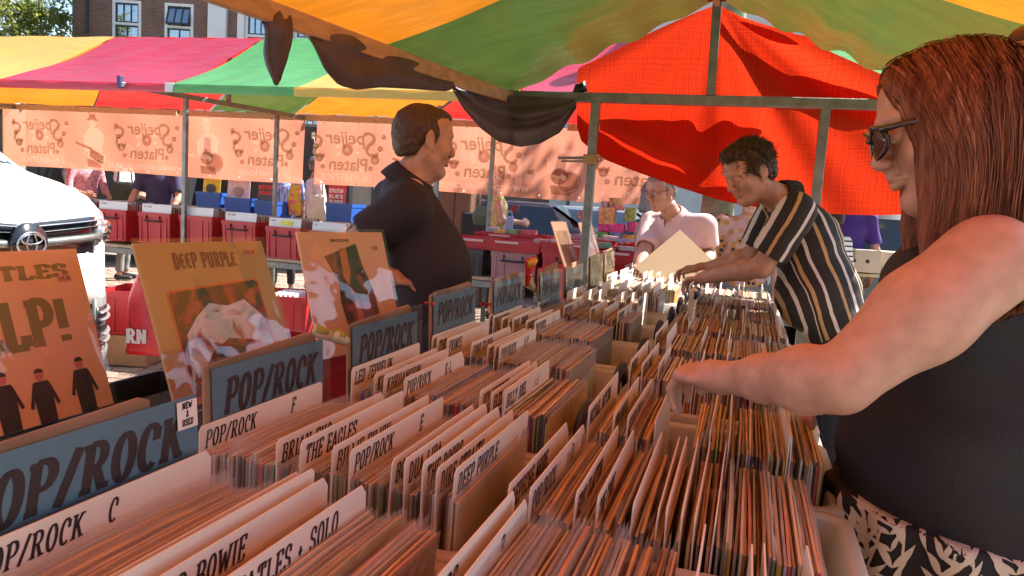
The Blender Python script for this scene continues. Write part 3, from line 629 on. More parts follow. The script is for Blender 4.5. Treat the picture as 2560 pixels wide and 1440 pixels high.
mb = MB(); mb.tube([(fx(211), 27.93, 0), (fx(211), 27.93, 13)], .05, 8); mb.build('drainpipe', M['black'], bA, True)
bB = empty('brick_building', (fx(620), 28, 0), 0, 'brick building with broad white pilasters and white framed tall windows', 'building')
holes = []; cols = [(592, 652), (712, 772), (840, 900), (980, 1040), (1120, 1180), (1260, 1320)]
for zt in (8.0, 4.4, 11.6):
    for (a, b) in cols: holes.append((fx(a), fx(b), zt-2.3, zt))
wall_with_holes(bB, fx(503), fx(1400), 28.05, 0, 13, holes, M['facade'])
for k, h in enumerate(holes): window_set(bB, (h[0]+h[1])/2, 28.12, h[2], h[1]-h[0], 2.3, (.5, .8, .3, .6, 0, .4)[k % 6])
for (a, b) in cols:
    for zt in (8.0, 4.4, 11.6):
        t2 = MB(); t2.box(((fx(a)+fx(b))/2, 27.98, zt+.13), (fx(b)-fx(a)+.5, .15, .25)); t2.box((fx(a)-.13, 27.98, zt-1.15), (.24, .13, 2.3)); t2.box((fx(b)+.13, 27.98, zt-1.15), (.24, .13, 2.3)); t2.build('window_surround', M['white_trim'], bB, True)
for xx in (527, 945, 1380):
    t2 = MB(); t2.box((fx(xx), 27.96, 6.5), (.66, .2, 13)); t2.build('pilaster', M['white_trim'], bB, True)
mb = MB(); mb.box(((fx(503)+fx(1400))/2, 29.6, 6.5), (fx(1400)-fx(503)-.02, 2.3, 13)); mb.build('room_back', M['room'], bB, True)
bC = empty('office_building', (fx(1850), 26, 0), 0, 'pale grey building with rows of tall windows seen through the gap above the red cloth', 'building')
holes = []; cols = [(1420+i*62, 1420+i*62+44) for i in range(16)]
for zt in (4.6, 7.6, 10.6):
    for (a, b) in cols: holes.append((fx(a), fx(b), zt-1.9, zt))
wall_with_holes(bC, fx(1400), fx(2560), 26, 0, 13, holes, M['pale_wall'])
for k, h in enumerate(holes): 
    if h[3] > 7 or k % 16 < 9: window_set(bC, (h[0]+h[1])/2, 26.1, h[2], h[1]-h[0], 1.9, 0)
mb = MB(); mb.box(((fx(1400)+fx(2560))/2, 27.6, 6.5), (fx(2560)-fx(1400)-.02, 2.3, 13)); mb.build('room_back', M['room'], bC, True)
# ------------------------------------------------------------------ trees and hedge
def leaf_mat(name, c, tc_):
    m = mat(name, c, .5, .35, 1.2, trans=.45, tcol=tc_); return m
M['leaf'] = leaf_mat('leaf', (.10, .13, .03), (.34, .38, .08)); M['bark'] = mat('bark', (.13, .12, .085), .9, .3, 6, .6, 30)
def foliage(name, m, parent, blobs, n, size, seed, world=True):
    rr = random.Random(seed); V = []; F = []
    for k in range(n):
        c, r = rr.choice(blobs); d = np.array([rr.gauss(0, 1) for _ in range(3)]); d /= np.linalg.norm(d); p = np.array(c)+d*np.array(r)*(rr.random()**.45)
        a = np.array([rr.gauss(0, 1) for _ in range(3)]); a /= np.linalg.norm(a); b = np.cross(a, d+[.01, .02, .03]); b /= np.linalg.norm(b)+1e-6; s_ = size*rr.uniform(.6, 1.4)
        i = len(V); V += [p-a*s_, p-b*s_*.5, p+a*s_, p+b*s_*.5]; F.append((i, i+1, i+2, i+3))
    mb = MB(); mb.v = [tuple(v) for v in V]; mb.f = F; mb.mi = [0]*len(F); mb.sm = [False]*len(F)
    o = mb.build(name, m, parent, world); o['kind'] = 'stuff'; return o
def tree(label, loc, H, crown, seed, n=9000, size=.09):
    root = empty('tree', loc, 0, label, 'tree', None)
    rr = random.Random(seed); x, y, _ = loc
    mb = MB(); mb.tube([(x, y, 0), (x+.1, y, H*.3), (x-.1, y+.1, H*.55), (x, y, H*.8)], [.26, .2, .15, .06], 10)
    mb.build('trunk', M['bark'], root, True)
    for k in range(7):
        a = k*.9; l_ = MB(); l_.tube([(x, y, H*(.3+.05*k)), (x+math.cos(a)*.9, y+math.sin(a)*.9, H*(.42+.06*k)), (x+math.cos(a)*2.0, y+math.sin(a)*2.0, H*(.5+.06*k))], [.09, .06, .025], 6); l_.build('limb', M['bark'], root, True)
    bl = [((x+rr.uniform(-crown, crown)*.75, y+rr.uniform(-crown, crown)*.6, H*.62+rr.uniform(-crown, crown)*.9), (rr.uniform(.35, .95),)*3) for _ in range(46)]
    foliage('crown', M['leaf'], root, bl, n, size, seed); return root
tree('leafy tree at the left end of the brown brick building', (-17.9, 25.5, 0), 10, 2.5, 3, 15000, .075)
# ================================================================== our own stall
def weave_mat(name, top, thru, fac=.62, dens=110.):
    m, t, o = nmat(name); L = t.links.new
    tc = nd(t, 'ShaderNodeTexCoord'); sp = nd(t, 'ShaderNodeSeparateXYZ'); nz = nd(t, 'ShaderNodeTexNoise'); nz.inputs['Scale'].default_value = 5; nz.inputs['Detail'].default_value = 3
    L(tc.outputs['Object'], nz.inputs['Vector']); mpv = nd(t, 'ShaderNodeVectorMath', operation='MULTIPLY_ADD'); mpv.inputs[1].default_value = (.05, .05, .05); L(nz.outputs[1], mpv.inputs[0]); L(tc.outputs['Object'], mpv.inputs[2]); L(mpv.outputs[0], sp.inputs[0])
    def thread(sock, f1, seed):
        n = nd(t, 'ShaderNodeTexNoise'); n.noise_dimensions = '1D'; n.inputs['Scale'].default_value = f1; n.inputs['Detail'].default_value = 2; n.inputs['Roughness'].default_value = .7
        a = nd(t, 'ShaderNodeMath', operation='ADD'); a.inputs[1].default_value = seed; L(sock, a.inputs[0]); L(a.outputs[0], n.inputs['W']); return n.outputs[0]
    h = thread(sp.outputs[0], dens, 0); v = thread(sp.outputs[2], dens, 9)
    mn = nd(t, 'ShaderNodeMath', operation='ADD'); L(h, mn.inputs[0]); L(v, mn.inputs[1])
    r = nd(t, 'ShaderNodeValToRGB'); r.color_ramp.elements[0].position = .40; r.color_ramp.elements[1].position = .60
    hf = nd(t, 'ShaderNodeMath', operation='MULTIPLY'); hf.inputs[1].default_value = .5; L(mn.outputs[0], hf.inputs[0]); L(hf.outputs[0], r.inputs[0])
    r.color_ramp.elements[0].color = c4(mulc(thru, .62)); r.color_ramp.elements[1].color = c4(mulc(thru, 1.2))
    d = nd(t, 'ShaderNodeBsdfDiffuse'); d.inputs[0].default_value = c4(top); tl = nd(t, 'ShaderNodeBsdfTranslucent'); L(r.outputs[0], tl.inputs[0])
    b = nd(t, 'ShaderNodeBump'); b.inputs['Strength'].default_value = .3; b.inputs['Distance'].default_value = .004; L(hf.outputs[0], b.inputs['Height']); L(b.outputs[0], d.inputs['Normal'])
    x = nd(t, 'ShaderNodeMixShader'); x.inputs[0].default_value = fac; L(d.outputs[0], x.inputs[1]); L(tl.outputs[0], x.inputs[2]); L(x.outputs[0], o.inputs[0]); return m
M['redcloth'] = weave_mat('coarse_red_cloth', (.40, .03, .014), (.47, .026, .007), dens=150.)
M['drape'] = mat('dark_brown_drape', (.095, .062, .066), .6, .35, 4, .35, 25)
stall = empty('market_stall', T(2, -.25, 0), TROT, 'nearest market stall with orange and green canopy over the record crates', 'market stall', 'striped market stalls across the square')
AZ1, AZ0 = 3.97, -1.0
def eaveL(a): k = (a-3.95)/(1.929-3.95); return T(a, lerp(-1.31, -1.454, k), lerp(2.035, 1.985, k))
def eaveR(a): return T(a, .83, 2.03)
def ridge(a): return T(a, -.25, 2.52)
bands = [('v_green', AZ1, AZ1, 2.64, 2.74), ('v_yellow', 2.64, 2.74, .95, 1.10), ('v_red', .95, 1.10, .25, .4), ('v_yellow', .25, .40, -1.0, -1.0)]  # unseen bands over the camera: colours picked to warm and brighten the crates
for i, (m, e1, r1, e0, r0) in enumerate(bands):
    for side, ev in ((0, eaveL), (1, eaveR)):
        rr = random.Random(7+side); ph = [rr.uniform(0, 6) for _ in range(4)]
        mb = MB()
        def fn(u, v, ev=ev, ph=ph, side=side):
            aa = lerp(lerp(e0, e1, u), lerp(r0, r1, u), v); p = ev(aa)*(1-v)+ridge(aa)*v
            edge = max(0, 1-abs(AZ1-aa)/.9)
            s_ = -.05*math.sin(math.pi*v)*(1+.3*math.sin(2*aa))*(1-.9*edge)+.009*math.sin(6*aa+4*v+ph[0])*math.sin(math.pi*v)
            s_ += edge*.018*math.sin(26*v*(1+.3*side)-3*(AZ1-aa)*(1-v)+ph[1])*math.sin(math.pi*min(1, v*1.0))
            return p+TZ*s_
        mb.grid(fn, 40, 44); mb.build('canopy_panel', M[m], stall, True)
mb = MB()
for (a0, a1) in ((2.9, 3.93), (1.2, 2.9), (-1.0, 1.2)):
    mb.beam(eaveL(a0)+TB*.03-TZ*.035, eaveL(a1)+TB*.03-TZ*.035, .028, .062, bev=.003)
mb.build('eave_rail', M['wood'], stall, True)
mb = MB(); mb.beam(T(-1, .80, 1.99), T(3.93, .80, 1.99), .028, .062, bev=.003); mb.build('eave_rail', M['wood'], stall, True)
mb = MB(); mb.beam(T(-1, -.25, 2.485), T(3.93, -.25, 2.485), .03, .05, bev=.003); mb.build('ridge_rail', M['wood'], stall, True)
for a in (3.9, -.7):
    mb = MB(); mb.beam(T(a, -1.31, 2.015), T(a, .80, 2.0), .045, .05, bev=.004); mb.build('tie_beam', M['steel'], stall, True)
    for b in (-.82, .30):
        mb = MB(); mb.beam(T(a, b, 0), T(a, b, 1.992), .045, .045, up=TA, bev=.004); mb.build('post', M['steel'], stall, True)
    mb = MB(); mb.beam(T(a, -.24, 2.03), T(a, -.25, 2.50), .042, .042, up=TA, bev=.004); mb.build('ridge_post', M['steel'], stall, True)
mb = MB(); mb.box(T(3.87, -.25, 2.51), (.1, .06, .05), 0, np.array([TB, TA, TZ]).T, .008); mb.build('apex_bracket', M['black'], stall, True)
mb = MB(); mb.tube([T(3.9, -.93, 2.03), T(3.9, -.915, 2.07), T(3.9, -.90, 2.085), T(3.9, -.89, 2.04)], [.022, .024, .022, .02], 8); mb.build('rope_knot', M['black'], stall, True)
for k in range(9):
    b = -.80+.0625+k*.122; mb = MB(); mb.beam(T(-.3, b, .700), T(5.25, b, .700), .118, .024, bev=.003); mb.build('table_plank', M['woodraw'], stall, True)
for a in (.2, 3.9, 5.1):
    mb = MB(); mb.beam(T(a, -.80, .662), T(a, .28, .662), .045, .045, bev=.003); mb.build('table_bearer', M['steel'], stall, True)
# clamp on the left post
c0 = T(3.86, -.82, 1.69)
cl = empty('spring_clamp', c0, TROT, 'metal bracket with wooden jaw clipped to the left rear post of the stall', 'clamp')
mb = MB(); mb.box((0, 0, 0), (.075, .02, .05), bev=.004); mb.build('jaw', mat('brass_jaw', (.35, .22, .08), .5), cl)
mb = MB(); mb.beam((-.03, 0, .006), (-.17, -.02, -.002), .02, .014, bev=.003); mb.beam((-.03, 0, -.012), (-.15, -.02, -.018), .016, .01, bev=.002); mb.build('handle', M['steel'], cl)
# ------------------------------------------------------------------ red cloth across the gable
rc = empty('red_cloth', T(4.02, -.25, 1.45), TROT, 'large coarse red cloth hung across the gable end of the stall', 'cloth')
cols = [(1440, 168, 315), (1452, 160, 352), (1475, 150, 372), (1510, 133, 398), (1560, 108, 418), (1620, 80, 440), (1690, 50, 466), (1750, 24, 485), (1795, 6, 499), (1850, 36, 511), (1910, 58, 520), (1980, 80, 528), (2060, 118, 534), (2140, 155, 537), (2200, 184, 538), (2300, 232, 535), (2400, 278, 530)]
cx_ = np.array([c[0] for c in cols], float); ct_ = np.array([c[1] for c in cols], float); cb_ = np.array([c[2] for c in cols], float)
def clothp(x, v, da=0., top=None, bot=None):
    t_ = np.interp(x, cx_, ct_) if top is None else top; b_ = np.interp(x, cx_, cb_) if bot is None else bot
    y = lerp(b_, t_, v); b, z = ona(x, y, 4.02)
    dx, dy = x-1795, y-0; ang = math.atan2(dy, dx); rr_ = math.hypot(dx, dy)/500
    f = .022*math.sin(9*ang+1.0)*min(1, rr_*1.5)+.012*math.sin(21*ang)*min(1, rr_)+.012*math.sin(x*.021+y*.013)
    return T(4.05+f+da, b, z)
mb = MB(); mb.grid(lambda u, v: clothp(np.interp(u*16, range(17), cx_), v), 110, 60); mb.build('cloth_sheet', M['redcloth'], rc, True)
def strip(xs, tops, bots, da, n=50, nv=14):
    mb = MB(); mb.grid(lambda u, v: clothp(np.interp(u*(len(xs)-1), range(len(xs)), xs), v, da, np.interp(u*(len(xs)-1), range(len(xs)), tops), np.interp(u*(len(xs)-1), range(len(xs)), bots)), n, nv); mb.build('folded_layer', M['redcloth'], rc, True)
strip([1442, 1500, 1570, 1650, 1750, 1850, 1950, 2050], [255, 300, 345, 385, 420, 455, 492, 520], [318, 392, 421, 450, 484, 510, 525, 533], .03)
strip([1812, 1850, 1920, 2000, 2090, 2180, 2260], [25, 62, 115, 160, 195, 220, 245], [60, 118, 190, 245, 280, 300, 300], .028)
strip([1520, 1600, 1700, 1780, 1850, 1920], [262, 262, 262, 265, 268, 300], [290, 330, 378, 410, 350, 310], .05)
mb = MB(); mb.grid(lambda u, v: clothp(lerp(1830, 2040, u), v, -.03+.02*math.sin(3.1*u), lerp(28, 92, u)+14*math.sin(3.1*u), lerp(40, 112, u)+26*math.sin(3.1*u)), 20, 6); mb.build('turned_edge', M['redcloth'], rc, True)
# ------------------------------------------------------------------ dark drapes thrown over the rail
P0_, P1_ = dep(640, 5, 2.2), T(3.93, -1.31, 2.0)
def beampt(x, y, da=0.):
    """photo pixel -> point in the vertical plane that holds the left eave rail"""
    d = P1_-P0_; n = np.cross(d, TZ); n /= np.linalg.norm(n); r = ray(x, y); s_ = ((P0_-CC)@n)/(r@n); p = CC+r*s_; return p+n*da
def drape(label, x, tops, bots, name='drape', fold=9, amp=.02, flip=1, plane=None, n=46, nv=26):
    root = empty(name, (plane or beampt)(x[len(x)//2], bots[len(x)//2]), 0, label, 'cloth')
    K = len(x)-1; pf = plane or beampt
    def P(u, v, k):
        xx = np.interp(u*K, range(K+1), x); t_ = np.interp(u*K, range(K+1), tops); b_ = np.interp(u*K, range(K+1), bots)
        yy = lerp(t_, b_, v); w_ = math.sin(math.pi*u)*math.sin(math.pi*min(1, v*1.02))
        return pf(xx, yy, flip*(.02+k*(.035*w_+.004)+amp*math.sin(fold*v+3*u)*(.25+w_)*.6+.006*math.sin(19*u+6*v)))
    mb = MB(); mb.grid(lambda u, v: P(u, v, 1), n, nv); mb.grid(lambda u, v: P(u, v, -1), n, nv); mb.build('cloth_folds', M['drape'], root, True)
    se = MB(); se.tube([P(i/40, 1.0, 1) for i in range(41)], .004, 5); se.build('hem', M['drape'], root, True)
    return root
drape('dark cloth end hanging free at the left end of the wooden rail', [647, 655, 672, 690, 705, 713], [14, 10, 14, 20, 26, 30], [60, 110, 212, 200, 118, 60], fold=3)
drape('dark brown cloth draped along the wooden rail above the striped stalls', [742, 765, 800, 835, 870, 940, 1010, 1060, 1110, 1150], [40, 45, 58, 72, 86, 112, 140, 160, 178, 194], [60, 110, 170, 212, 222, 216, 220, 224, 226, 205], fold=7)
def tiep(x, y, da=0.):
    k = min(1, max(0, (x-1130)/150)); a_ = lerp(3.35, 3.87, k)-da; b, z = ona(x, y, a_); return T(a_, b, z)
drape('dark swag of cloth slung under the tie beam beside the red cloth', [1132, 1160, 1200, 1245, 1300, 1350, 1400, 1441], [206, 208, 222, 236, 240, 242, 244, 248], [222, 272, 318, 352, 366, 358, 330, 268], fold=17, amp=.03, plane=tiep)
# ================================================================== translucent crates
def crate_mat(name, col, thru):
    m, t, o = nmat(name); L = t.links.new; p = nd(t, 'ShaderNodeBsdfPrincipled'); p.inputs['Base Color'].default_value = c4(col); p.inputs['Roughness'].default_value = .32
    tl = nd(t, 'ShaderNodeBsdfTranslucent'); tl.inputs[0].default_value = c4(thru); tp = nd(t, 'ShaderNodeBsdfTransparent'); tp.inputs[0].default_value = (.9, .88, .84, 1)
    x = nd(t, 'ShaderNodeMixShader'); x.inputs[0].default_value = .4; y = nd(t, 'ShaderNodeMixShader'); y.inputs[0].default_value = .12
    tc = nd(t, 'ShaderNodeTexCoord'); n = nd(t, 'ShaderNodeTexNoise'); n.inputs['Scale'].default_value = 9; L(tc.outputs['Object'], n.inputs['Vector'])
    r = nd(t, 'ShaderNodeMapRange'); r.inputs[3].default_value = .22; r.inputs[4].default_value = .5; L(n.outputs[0], r.inputs[0]); L(r.outputs[0], p.inputs['Roughness'])
    L(p.outputs[0], x.inputs[1]); L(tl.outputs[0], x.inputs[2]); L(x.outputs[0], y.inputs[1]); L(tp.outputs[0], y.inputs[2]); L(y.outputs[0], o.inputs[0]); return m
M['crate_white'] = crate_mat('milky_crate_plastic', (.74, .71, .66), (.85, .8, .72))
M['navy'] = mat('navy_handle', (.012, .012, .04), .4, .2)
def rrect(w_, d, r, z, n=5):
    pts = []
    for (sx, sy, a0) in ((1, 1, 0), (-1, 1, 90), (-1, -1, 180), (1, -1, 270)):
        for i in range(n+1):
            a = R_(a0+90*i/n); pts.append((sx*(w_/2-r)+r*math.cos(a), sy*(d/2-r)+r*math.sin(a), z))
    return pts
def crate_mesh(w_, d, h, r=.035, lip=.014):
    mb = MB(); R = []
    R.append(rrect(w_-.05, d-.05, r*.8, 0)); R.append(rrect(w_-.03, d-.03, r, h-.03)); R.append(rrect(w_+lip-.008, d+lip-.008, r, h-.03)); R.append(rrect(w_+lip, d+lip, r, h-.026)); R.append(rrect(w_+lip, d+lip, r, h-.003)); R.append(rrect(w_+lip-.006, d+lip-.006, r, h))
    R.append(rrect(w_-.028, d-.028, r*.9, h)); R.append(rrect(w_-.036, d-.036, r*.9, h-.006)); R.append(rrect(w_-.058, d-.058, r*.75, .006))
    mb.loft(R, cap=True)
    for k in range(-2, 3):
        mb.box((k*w_/6, -d/2+.012, h-.06), (.004, .02, .05)); mb.box((k*w_/6, d/2-.012, h-.06), (.004, .02, .05))
    return mb.mesh('crate', M['crate_white'])
cr_me = {}
def handle_mesh(y=1):
    mb = MB(); pts = []
    for i in range(13):
        a = math.pi*i/12; pts.append((0.012, .075*math.cos(a), .0+.062*math.sin(a)**.6))
    mb.tube(pts, .0105, 8, flat=1.5); return mb.mesh('handle', M['navy'])
h_me = handle_mesh()
def make_crate(a0, b0, b1, label, zb=.714, h=.262, latch=False, handle=1):
    key = (round(b1-b0, 3), h)
    if key not in cr_me: cr_me[key] = crate_mesh(b1-b0, .385, h)
    loc = T(a0+.157, (b0+b1)/2, zb)
    root = empty('storage_crate', loc, TROT+random.Random(int(a0*100)).uniform(-.012, .012), label, 'crate', 'milky plastic crates of records on the table')
    link('crate_shell', cr_me[key], None, root)
    if handle: link('handle', h_me, None, root, ((b1-b0)/2-.003, .0, h-.012))
    if latch:
        mb = MB(); mb.box(((b1-b0)/2+.035, -.08, h-.085), (.012, .13, .12), bev=.005); mb.box(((b1-b0)/2+.022, -.08, h-.025), (.03, .12, .014), bev=.004); mb.build('latch', M['crate_white'], root)
    return root
# ================================================================== records
def jacket_mat():
    m, t, o = nmat('record_jacket'); L = t.links.new; p = nd(t, 'ShaderNodeBsdfPrincipled'); p.inputs['Roughness'].default_value = .5
    oi = nd(t, 'ShaderNodeObjectInfo'); at = nd(t, 'ShaderNodeAttribute', attribute_name='topface')
    tc = nd(t, 'ShaderNodeTexCoord'); n = nd(t, 'ShaderNodeTexNoise'); n.inputs['Scale'].default_value = 11; n.inputs['Detail'].default_value = 1
    ad = nd(t, 'ShaderNodeVectorMath', operation='ADD'); L(tc.outputs['Object'], ad.inputs[0]); L(oi.outputs['Random'], ad.inputs[1]); L(ad.outputs[0], n.inputs['Vector'])
    mx = nd(t, 'ShaderNodeMix', data_type='RGBA'); rp = nd(t, 'ShaderNodeValToRGB'); rp.color_ramp.interpolation = 'CONSTANT'; rp.color_ramp.elements[0].color = (.84, .58, .36, 1); rp.color_ramp.elements[1].position = .22; rp.color_ramp.elements[1].color = (.80, .68, .55, 1)
    for ps, cc in ((.4, (.52, .33, .2)), (.52, (.88, .50, .20)), (.66, (.72, .50, .36)), (.78, (.36, .24, .18)), (.88, (.85, .72, .5)), (.95, (.7, .3, .2))): e_ = rp.color_ramp.elements.new(ps); e_.color = c4(cc)
    L(oi.outputs['Random'], rp.inputs[0]); L(rp.outputs[0], mx.inputs[7])
    f = nd(t, 'ShaderNodeMath', operation='MULTIPLY'); f.inputs[1].default_value = .72; L(at.outputs['Fac'], f.inputs[0]); L(f.outputs[0], mx.inputs[0]); L(oi.outputs['Color'], mx.inputs[6])
    hs = nd(t, 'ShaderNodeHueSaturation'); r = nd(t, 'ShaderNodeMapRange'); r.inputs[3].default_value = .6; r.inputs[4].default_value = 1.35; L(n.outputs[0], r.inputs[0]); L(r.outputs[0], hs.inputs['Value']); L(mx.outputs[2], hs.inputs['Color'])
    L(hs.outputs[0], p.inputs['Base Color']); L(p.outputs[0], o.inputs[0]); return m
def jacket_vc():
    m, t, o = nmat('record_jacket_far'); L = t.links.new; p = nd(t, 'ShaderNodeBsdfPrincipled'); p.inputs['Roughness'].default_value = .5
    at = nd(t, 'ShaderNodeAttribute', attribute_name='col'); tc = nd(t, 'ShaderNodeTexCoord'); n = nd(t, 'ShaderNodeTexNoise'); n.inputs['Scale'].default_value = 60; L(tc.outputs['Object'], n.inputs['Vector'])
    hs = nd(t, 'ShaderNodeHueSaturation'); r = nd(t, 'ShaderNodeMapRange'); r.inputs[3].default_value = .6; r.inputs[4].default_value = 1.35; L(n.outputs[0], r.inputs[0]); L(r.outputs[0], hs.inputs['Value']); L(at.outputs['Color'], hs.inputs['Color'])
    L(hs.outputs[0], p.inputs['Base Color']); L(p.outputs[0], o.inputs[0]); return m
M['jacket'] = jacket_mat(); M['jacket_far'] = jacket_vc()
M['film'] = film('clear_sleeve', (.995, .99, .985), .05, .06, .20, 1.0, 30, .7, .36, (1.0, .93, .87))
M['film_far'] = film('clear_sleeve_far', (.99, .985, .98), .05, .10, .16, .8, 40, .6, .3, (1.0, .93, .87))
LPW = .315
def jacket_geo(th, seed):
    rr = random.Random(seed); mb = MB(); N = 6; w1 = rr.uniform(-.0012, .0012)
    for i in range(N):
        pass
    def P(y, z, s): bow = w1*math.sin(math.pi*y/LPW); return (s*th/2*(.75 if z > .3 else 1)+bow, y, z)
    vs = []; ys = [0, .105, .21, LPW]
    for y in ys:
        for z in (0, .306, .315-(.003 if y in (0, LPW) else 0)):
            for s in (-1, 1): vs.append(P(y, z, s))
    fs = []; tf = []
    for i in range(3):
        a = i*6; b = a+6
        fs += [(a, a+2, b+2, b), (a+1, b+1, b+3, a+3), (a+2, a+4, b+4, b+2), (a+3, b+3, b+5, a+5)]; tf += [0, 0, .6, .6]
        fs += [(a+4, a+5, b+5, b+4)]; tf += [1]
    fs += [(0, 1, 3, 2), (2, 3, 5, 4), (18, 20, 21, 19), (20, 22, 23, 21)]; tf += [0, 0, 0, 0]
    return vs, fs, tf
def sleeve_geo(th, seed, lo=0.2):
    rr = random.Random(seed); vs = []; fs = []
    ex, ez = .319+rr.uniform(0, .006), .3175+rr.choice((.002, .006, .009, .015))
    fl = rr.uniform(.001, .005)
    for s in (-1, 1):
        n0 = len(vs)
        for i, y in enumerate((-.004, .05, .11, .17, .23, .28, ex)):
            for z in (lo, .300, ez-.004*abs(math.sin(i*1.7+seed))):
                k = fl*max(0, (z-.30)/.02); wv = .0012*math.sin(y*60+seed+s)*(z > .31)
                vs.append((s*(th/2+.0007+k*.35)+wv, y, z))
        for i in range(6):
            for j in range(2): a = n0+i*3+j; fs.append((a, a+3, a+4, a+1))
    m = 21
    return vs, fs
JM = []; SM = []
for k, th in enumerate((.0038, .0042, .0047, .0062, .0040, .0045)):
    v, f, tf = jacket_geo(th, k); me = bpy.data.meshes.new('jacket'); me.from_pydata(v, [], f); me.update(); me.materials.append(M['jacket'])
    at = me.attributes.new('topface', 'FLOAT', 'FACE'); at.data.foreach_set('value', tf); JM.append((me, th))
    v, f = sleeve_geo(th, k); me = bpy.data.meshes.new('sleeve'); me.from_pydata(v, [], f); me.update(); me.materials.append(M['film']); me.polygons.foreach_set('use_smooth', [True]*len(f)); SM.append(me)
PAL = [((.03, .028, .03), 'black', 9), ((.42, .36, .28), 'cream', 14), ((.24, .19, .15), 'tan', 12), ((.5, .48, .46), 'white', 12), ((.13, .12, .12), 'dark grey', 7), ((.28, .27, .27), 'grey', 10), ((.33, .02, .02), 'red', 7), ((.36, .14, .03), 'orange', 6), ((.45, .27, .02), 'yellow', 5), ((.03, .07, .2), 'blue', 5), ((.08, .17, .06), 'green', 3), ((.16, .06, .03), 'brown', 8), ((.30, .42, .08), 'lime', 1)]
PW = [p[2] for p in PAL]
ORD = ['first', 'second', 'third', 'fourth', 'fifth', 'sixth', 'seventh', 'eighth', 'ninth', 'tenth', 'eleventh', 'twelfth', 'thirteenth', 'fourteenth', 'fifteenth', 'sixteenth', 'seventeenth', 'eighteenth', 'nineteenth', 'twentieth'] + ['twenty-'+w_ for w_ in ('first', 'second', 'third', 'fourth', 'fifth', 'sixth', 'seventh', 'eighth', 'ninth')] + ['thirtieth'] + ['thirty-'+w_ for w_ in ('first', 'second', 'third', 'fourth', 'fifth', 'sixth', 'seventh', 'eighth', 'ninth')] + ['fortieth'] + ['forty-'+w_ for w_ in ('first', 'second', 'third', 'fourth', 'fifth', 'sixth', 'seventh', 'eighth', 'ninth')]+['fiftieth']+['fifty-'+w_ for w_ in ('first', 'second', 'third', 'fourth', 'fifth', 'sixth', 'seventh', 'eighth', 'ninth')]
_u = ['first', 'second', 'third', 'fourth', 'fifth', 'sixth', 'seventh', 'eighth', 'ninth']
for _t, _b in (('sixtieth', 'sixty'), ('seventieth', 'seventy'), ('eightieth', 'eighty'), ('ninetieth', 'ninety')): ORD += [_t]+[_b+'-'+w_ for w_ in _u]
far_v = []; far_f = []; far_c = []; fs_v = []; fs_f = []; farn = [0]
def far_record(pos_a, b, z, lean, yaw, k, rnd_, kk, c):
    th = JM[k][1]
    def tr(p):
        x, y, zz = p; x, zz = x*math.cos(lean)+zz*math.sin(lean), -x*math.sin(lean)+zz*math.cos(lean)
        x, y = x*math.cos(yaw)-y*math.sin(yaw), x*math.sin(yaw)+y*math.cos(yaw); return T(pos_a+y, b+x, z+zz)
    n = len(far_v); vs = [(s*th/2, y, zz) for y in (0, LPW) for zz in (.12, .315) for s in (-1, 1)]
    far_v.extend(tr(p) for p in vs); far_f.extend(tuple(i+n for i in f) for f in ((0, 1, 3, 2), (4, 6, 7, 5), (0, 2, 6, 4), (1, 5, 7, 3), (2, 3, 7, 6)))
    kt = rnd_.uniform(.55, .85); tp = tuple(x*(1-kt)+y*kt for x, y in zip(c, rnd_.choice(((.86, .60, .38), (.80, .68, .55), (.52, .33, .2), (.88, .5, .2), (.72, .5, .36), (.36, .24, .18), (.85, .72, .5), (.7, .3, .2))))); far_c.extend([c, c, c, c, tp])
    n = len(fs_v); v, f = sleeve_geo(th, k, .27); fs_v.extend(tr(p) for p in v); fs_f.extend(tuple(i+n for i in q) for q in f)
    farn[0] += 1
single_count = [0]
def fill(a0, rng, crate_words, single=False, zb=.722, lean0=.0, seed=1, step=.0068, skip=(), group=None):
    rr = random.Random(seed); b = rng[0]; i = 0; side = crate_words
    ln = lean0
    while b < rng[1]:
        if any(s0 < b < s1 for s0, s1 in skip): b += .004; continue
        k = rr.choices(range(6), (4, 5, 3, 1, 4, 2))[0]; th = JM[k][1]; ci = rr.choices(range(len(PAL)), PW)[0]; c = tuple(min(.8, x*rr.uniform(.95, 1.5)+.035) for x in PAL[ci][0])
        ln = ln*.75+.25*(lean0+rr.uniform(-.035, .035)); yaw = rr.uniform(-.012, .012); dz = rr.uniform(-.003, .005)+(-.014 if rr.random() < .07 else 0)+(.008 if rr.random() < .06 else 0); da = rr.uniform(-.007, .006)
        if single and single_count[0] < 296:
            o = link('record', JM[k][0], None, None, T(a0+da, b, zb+dz), (0, ln, TROT+yaw)); o.color = (*c, 1)
            tag(o, '%s spined record, %s from the left in %s' % (PAL[ci][1], ORD[min(i, len(ORD)-1)], side), 'record', 'sleeved records standing in the crates')
            s_ = link('sleeve', SM[k], None, o); single_count[0] += 1
        else: far_record(a0+da, b, zb+dz, ln, yaw, k, rr, i, c)
        i += 1; b += th+rr.uniform(.0001, .0009)+(.0025 if rr.random() < .05 else 0)
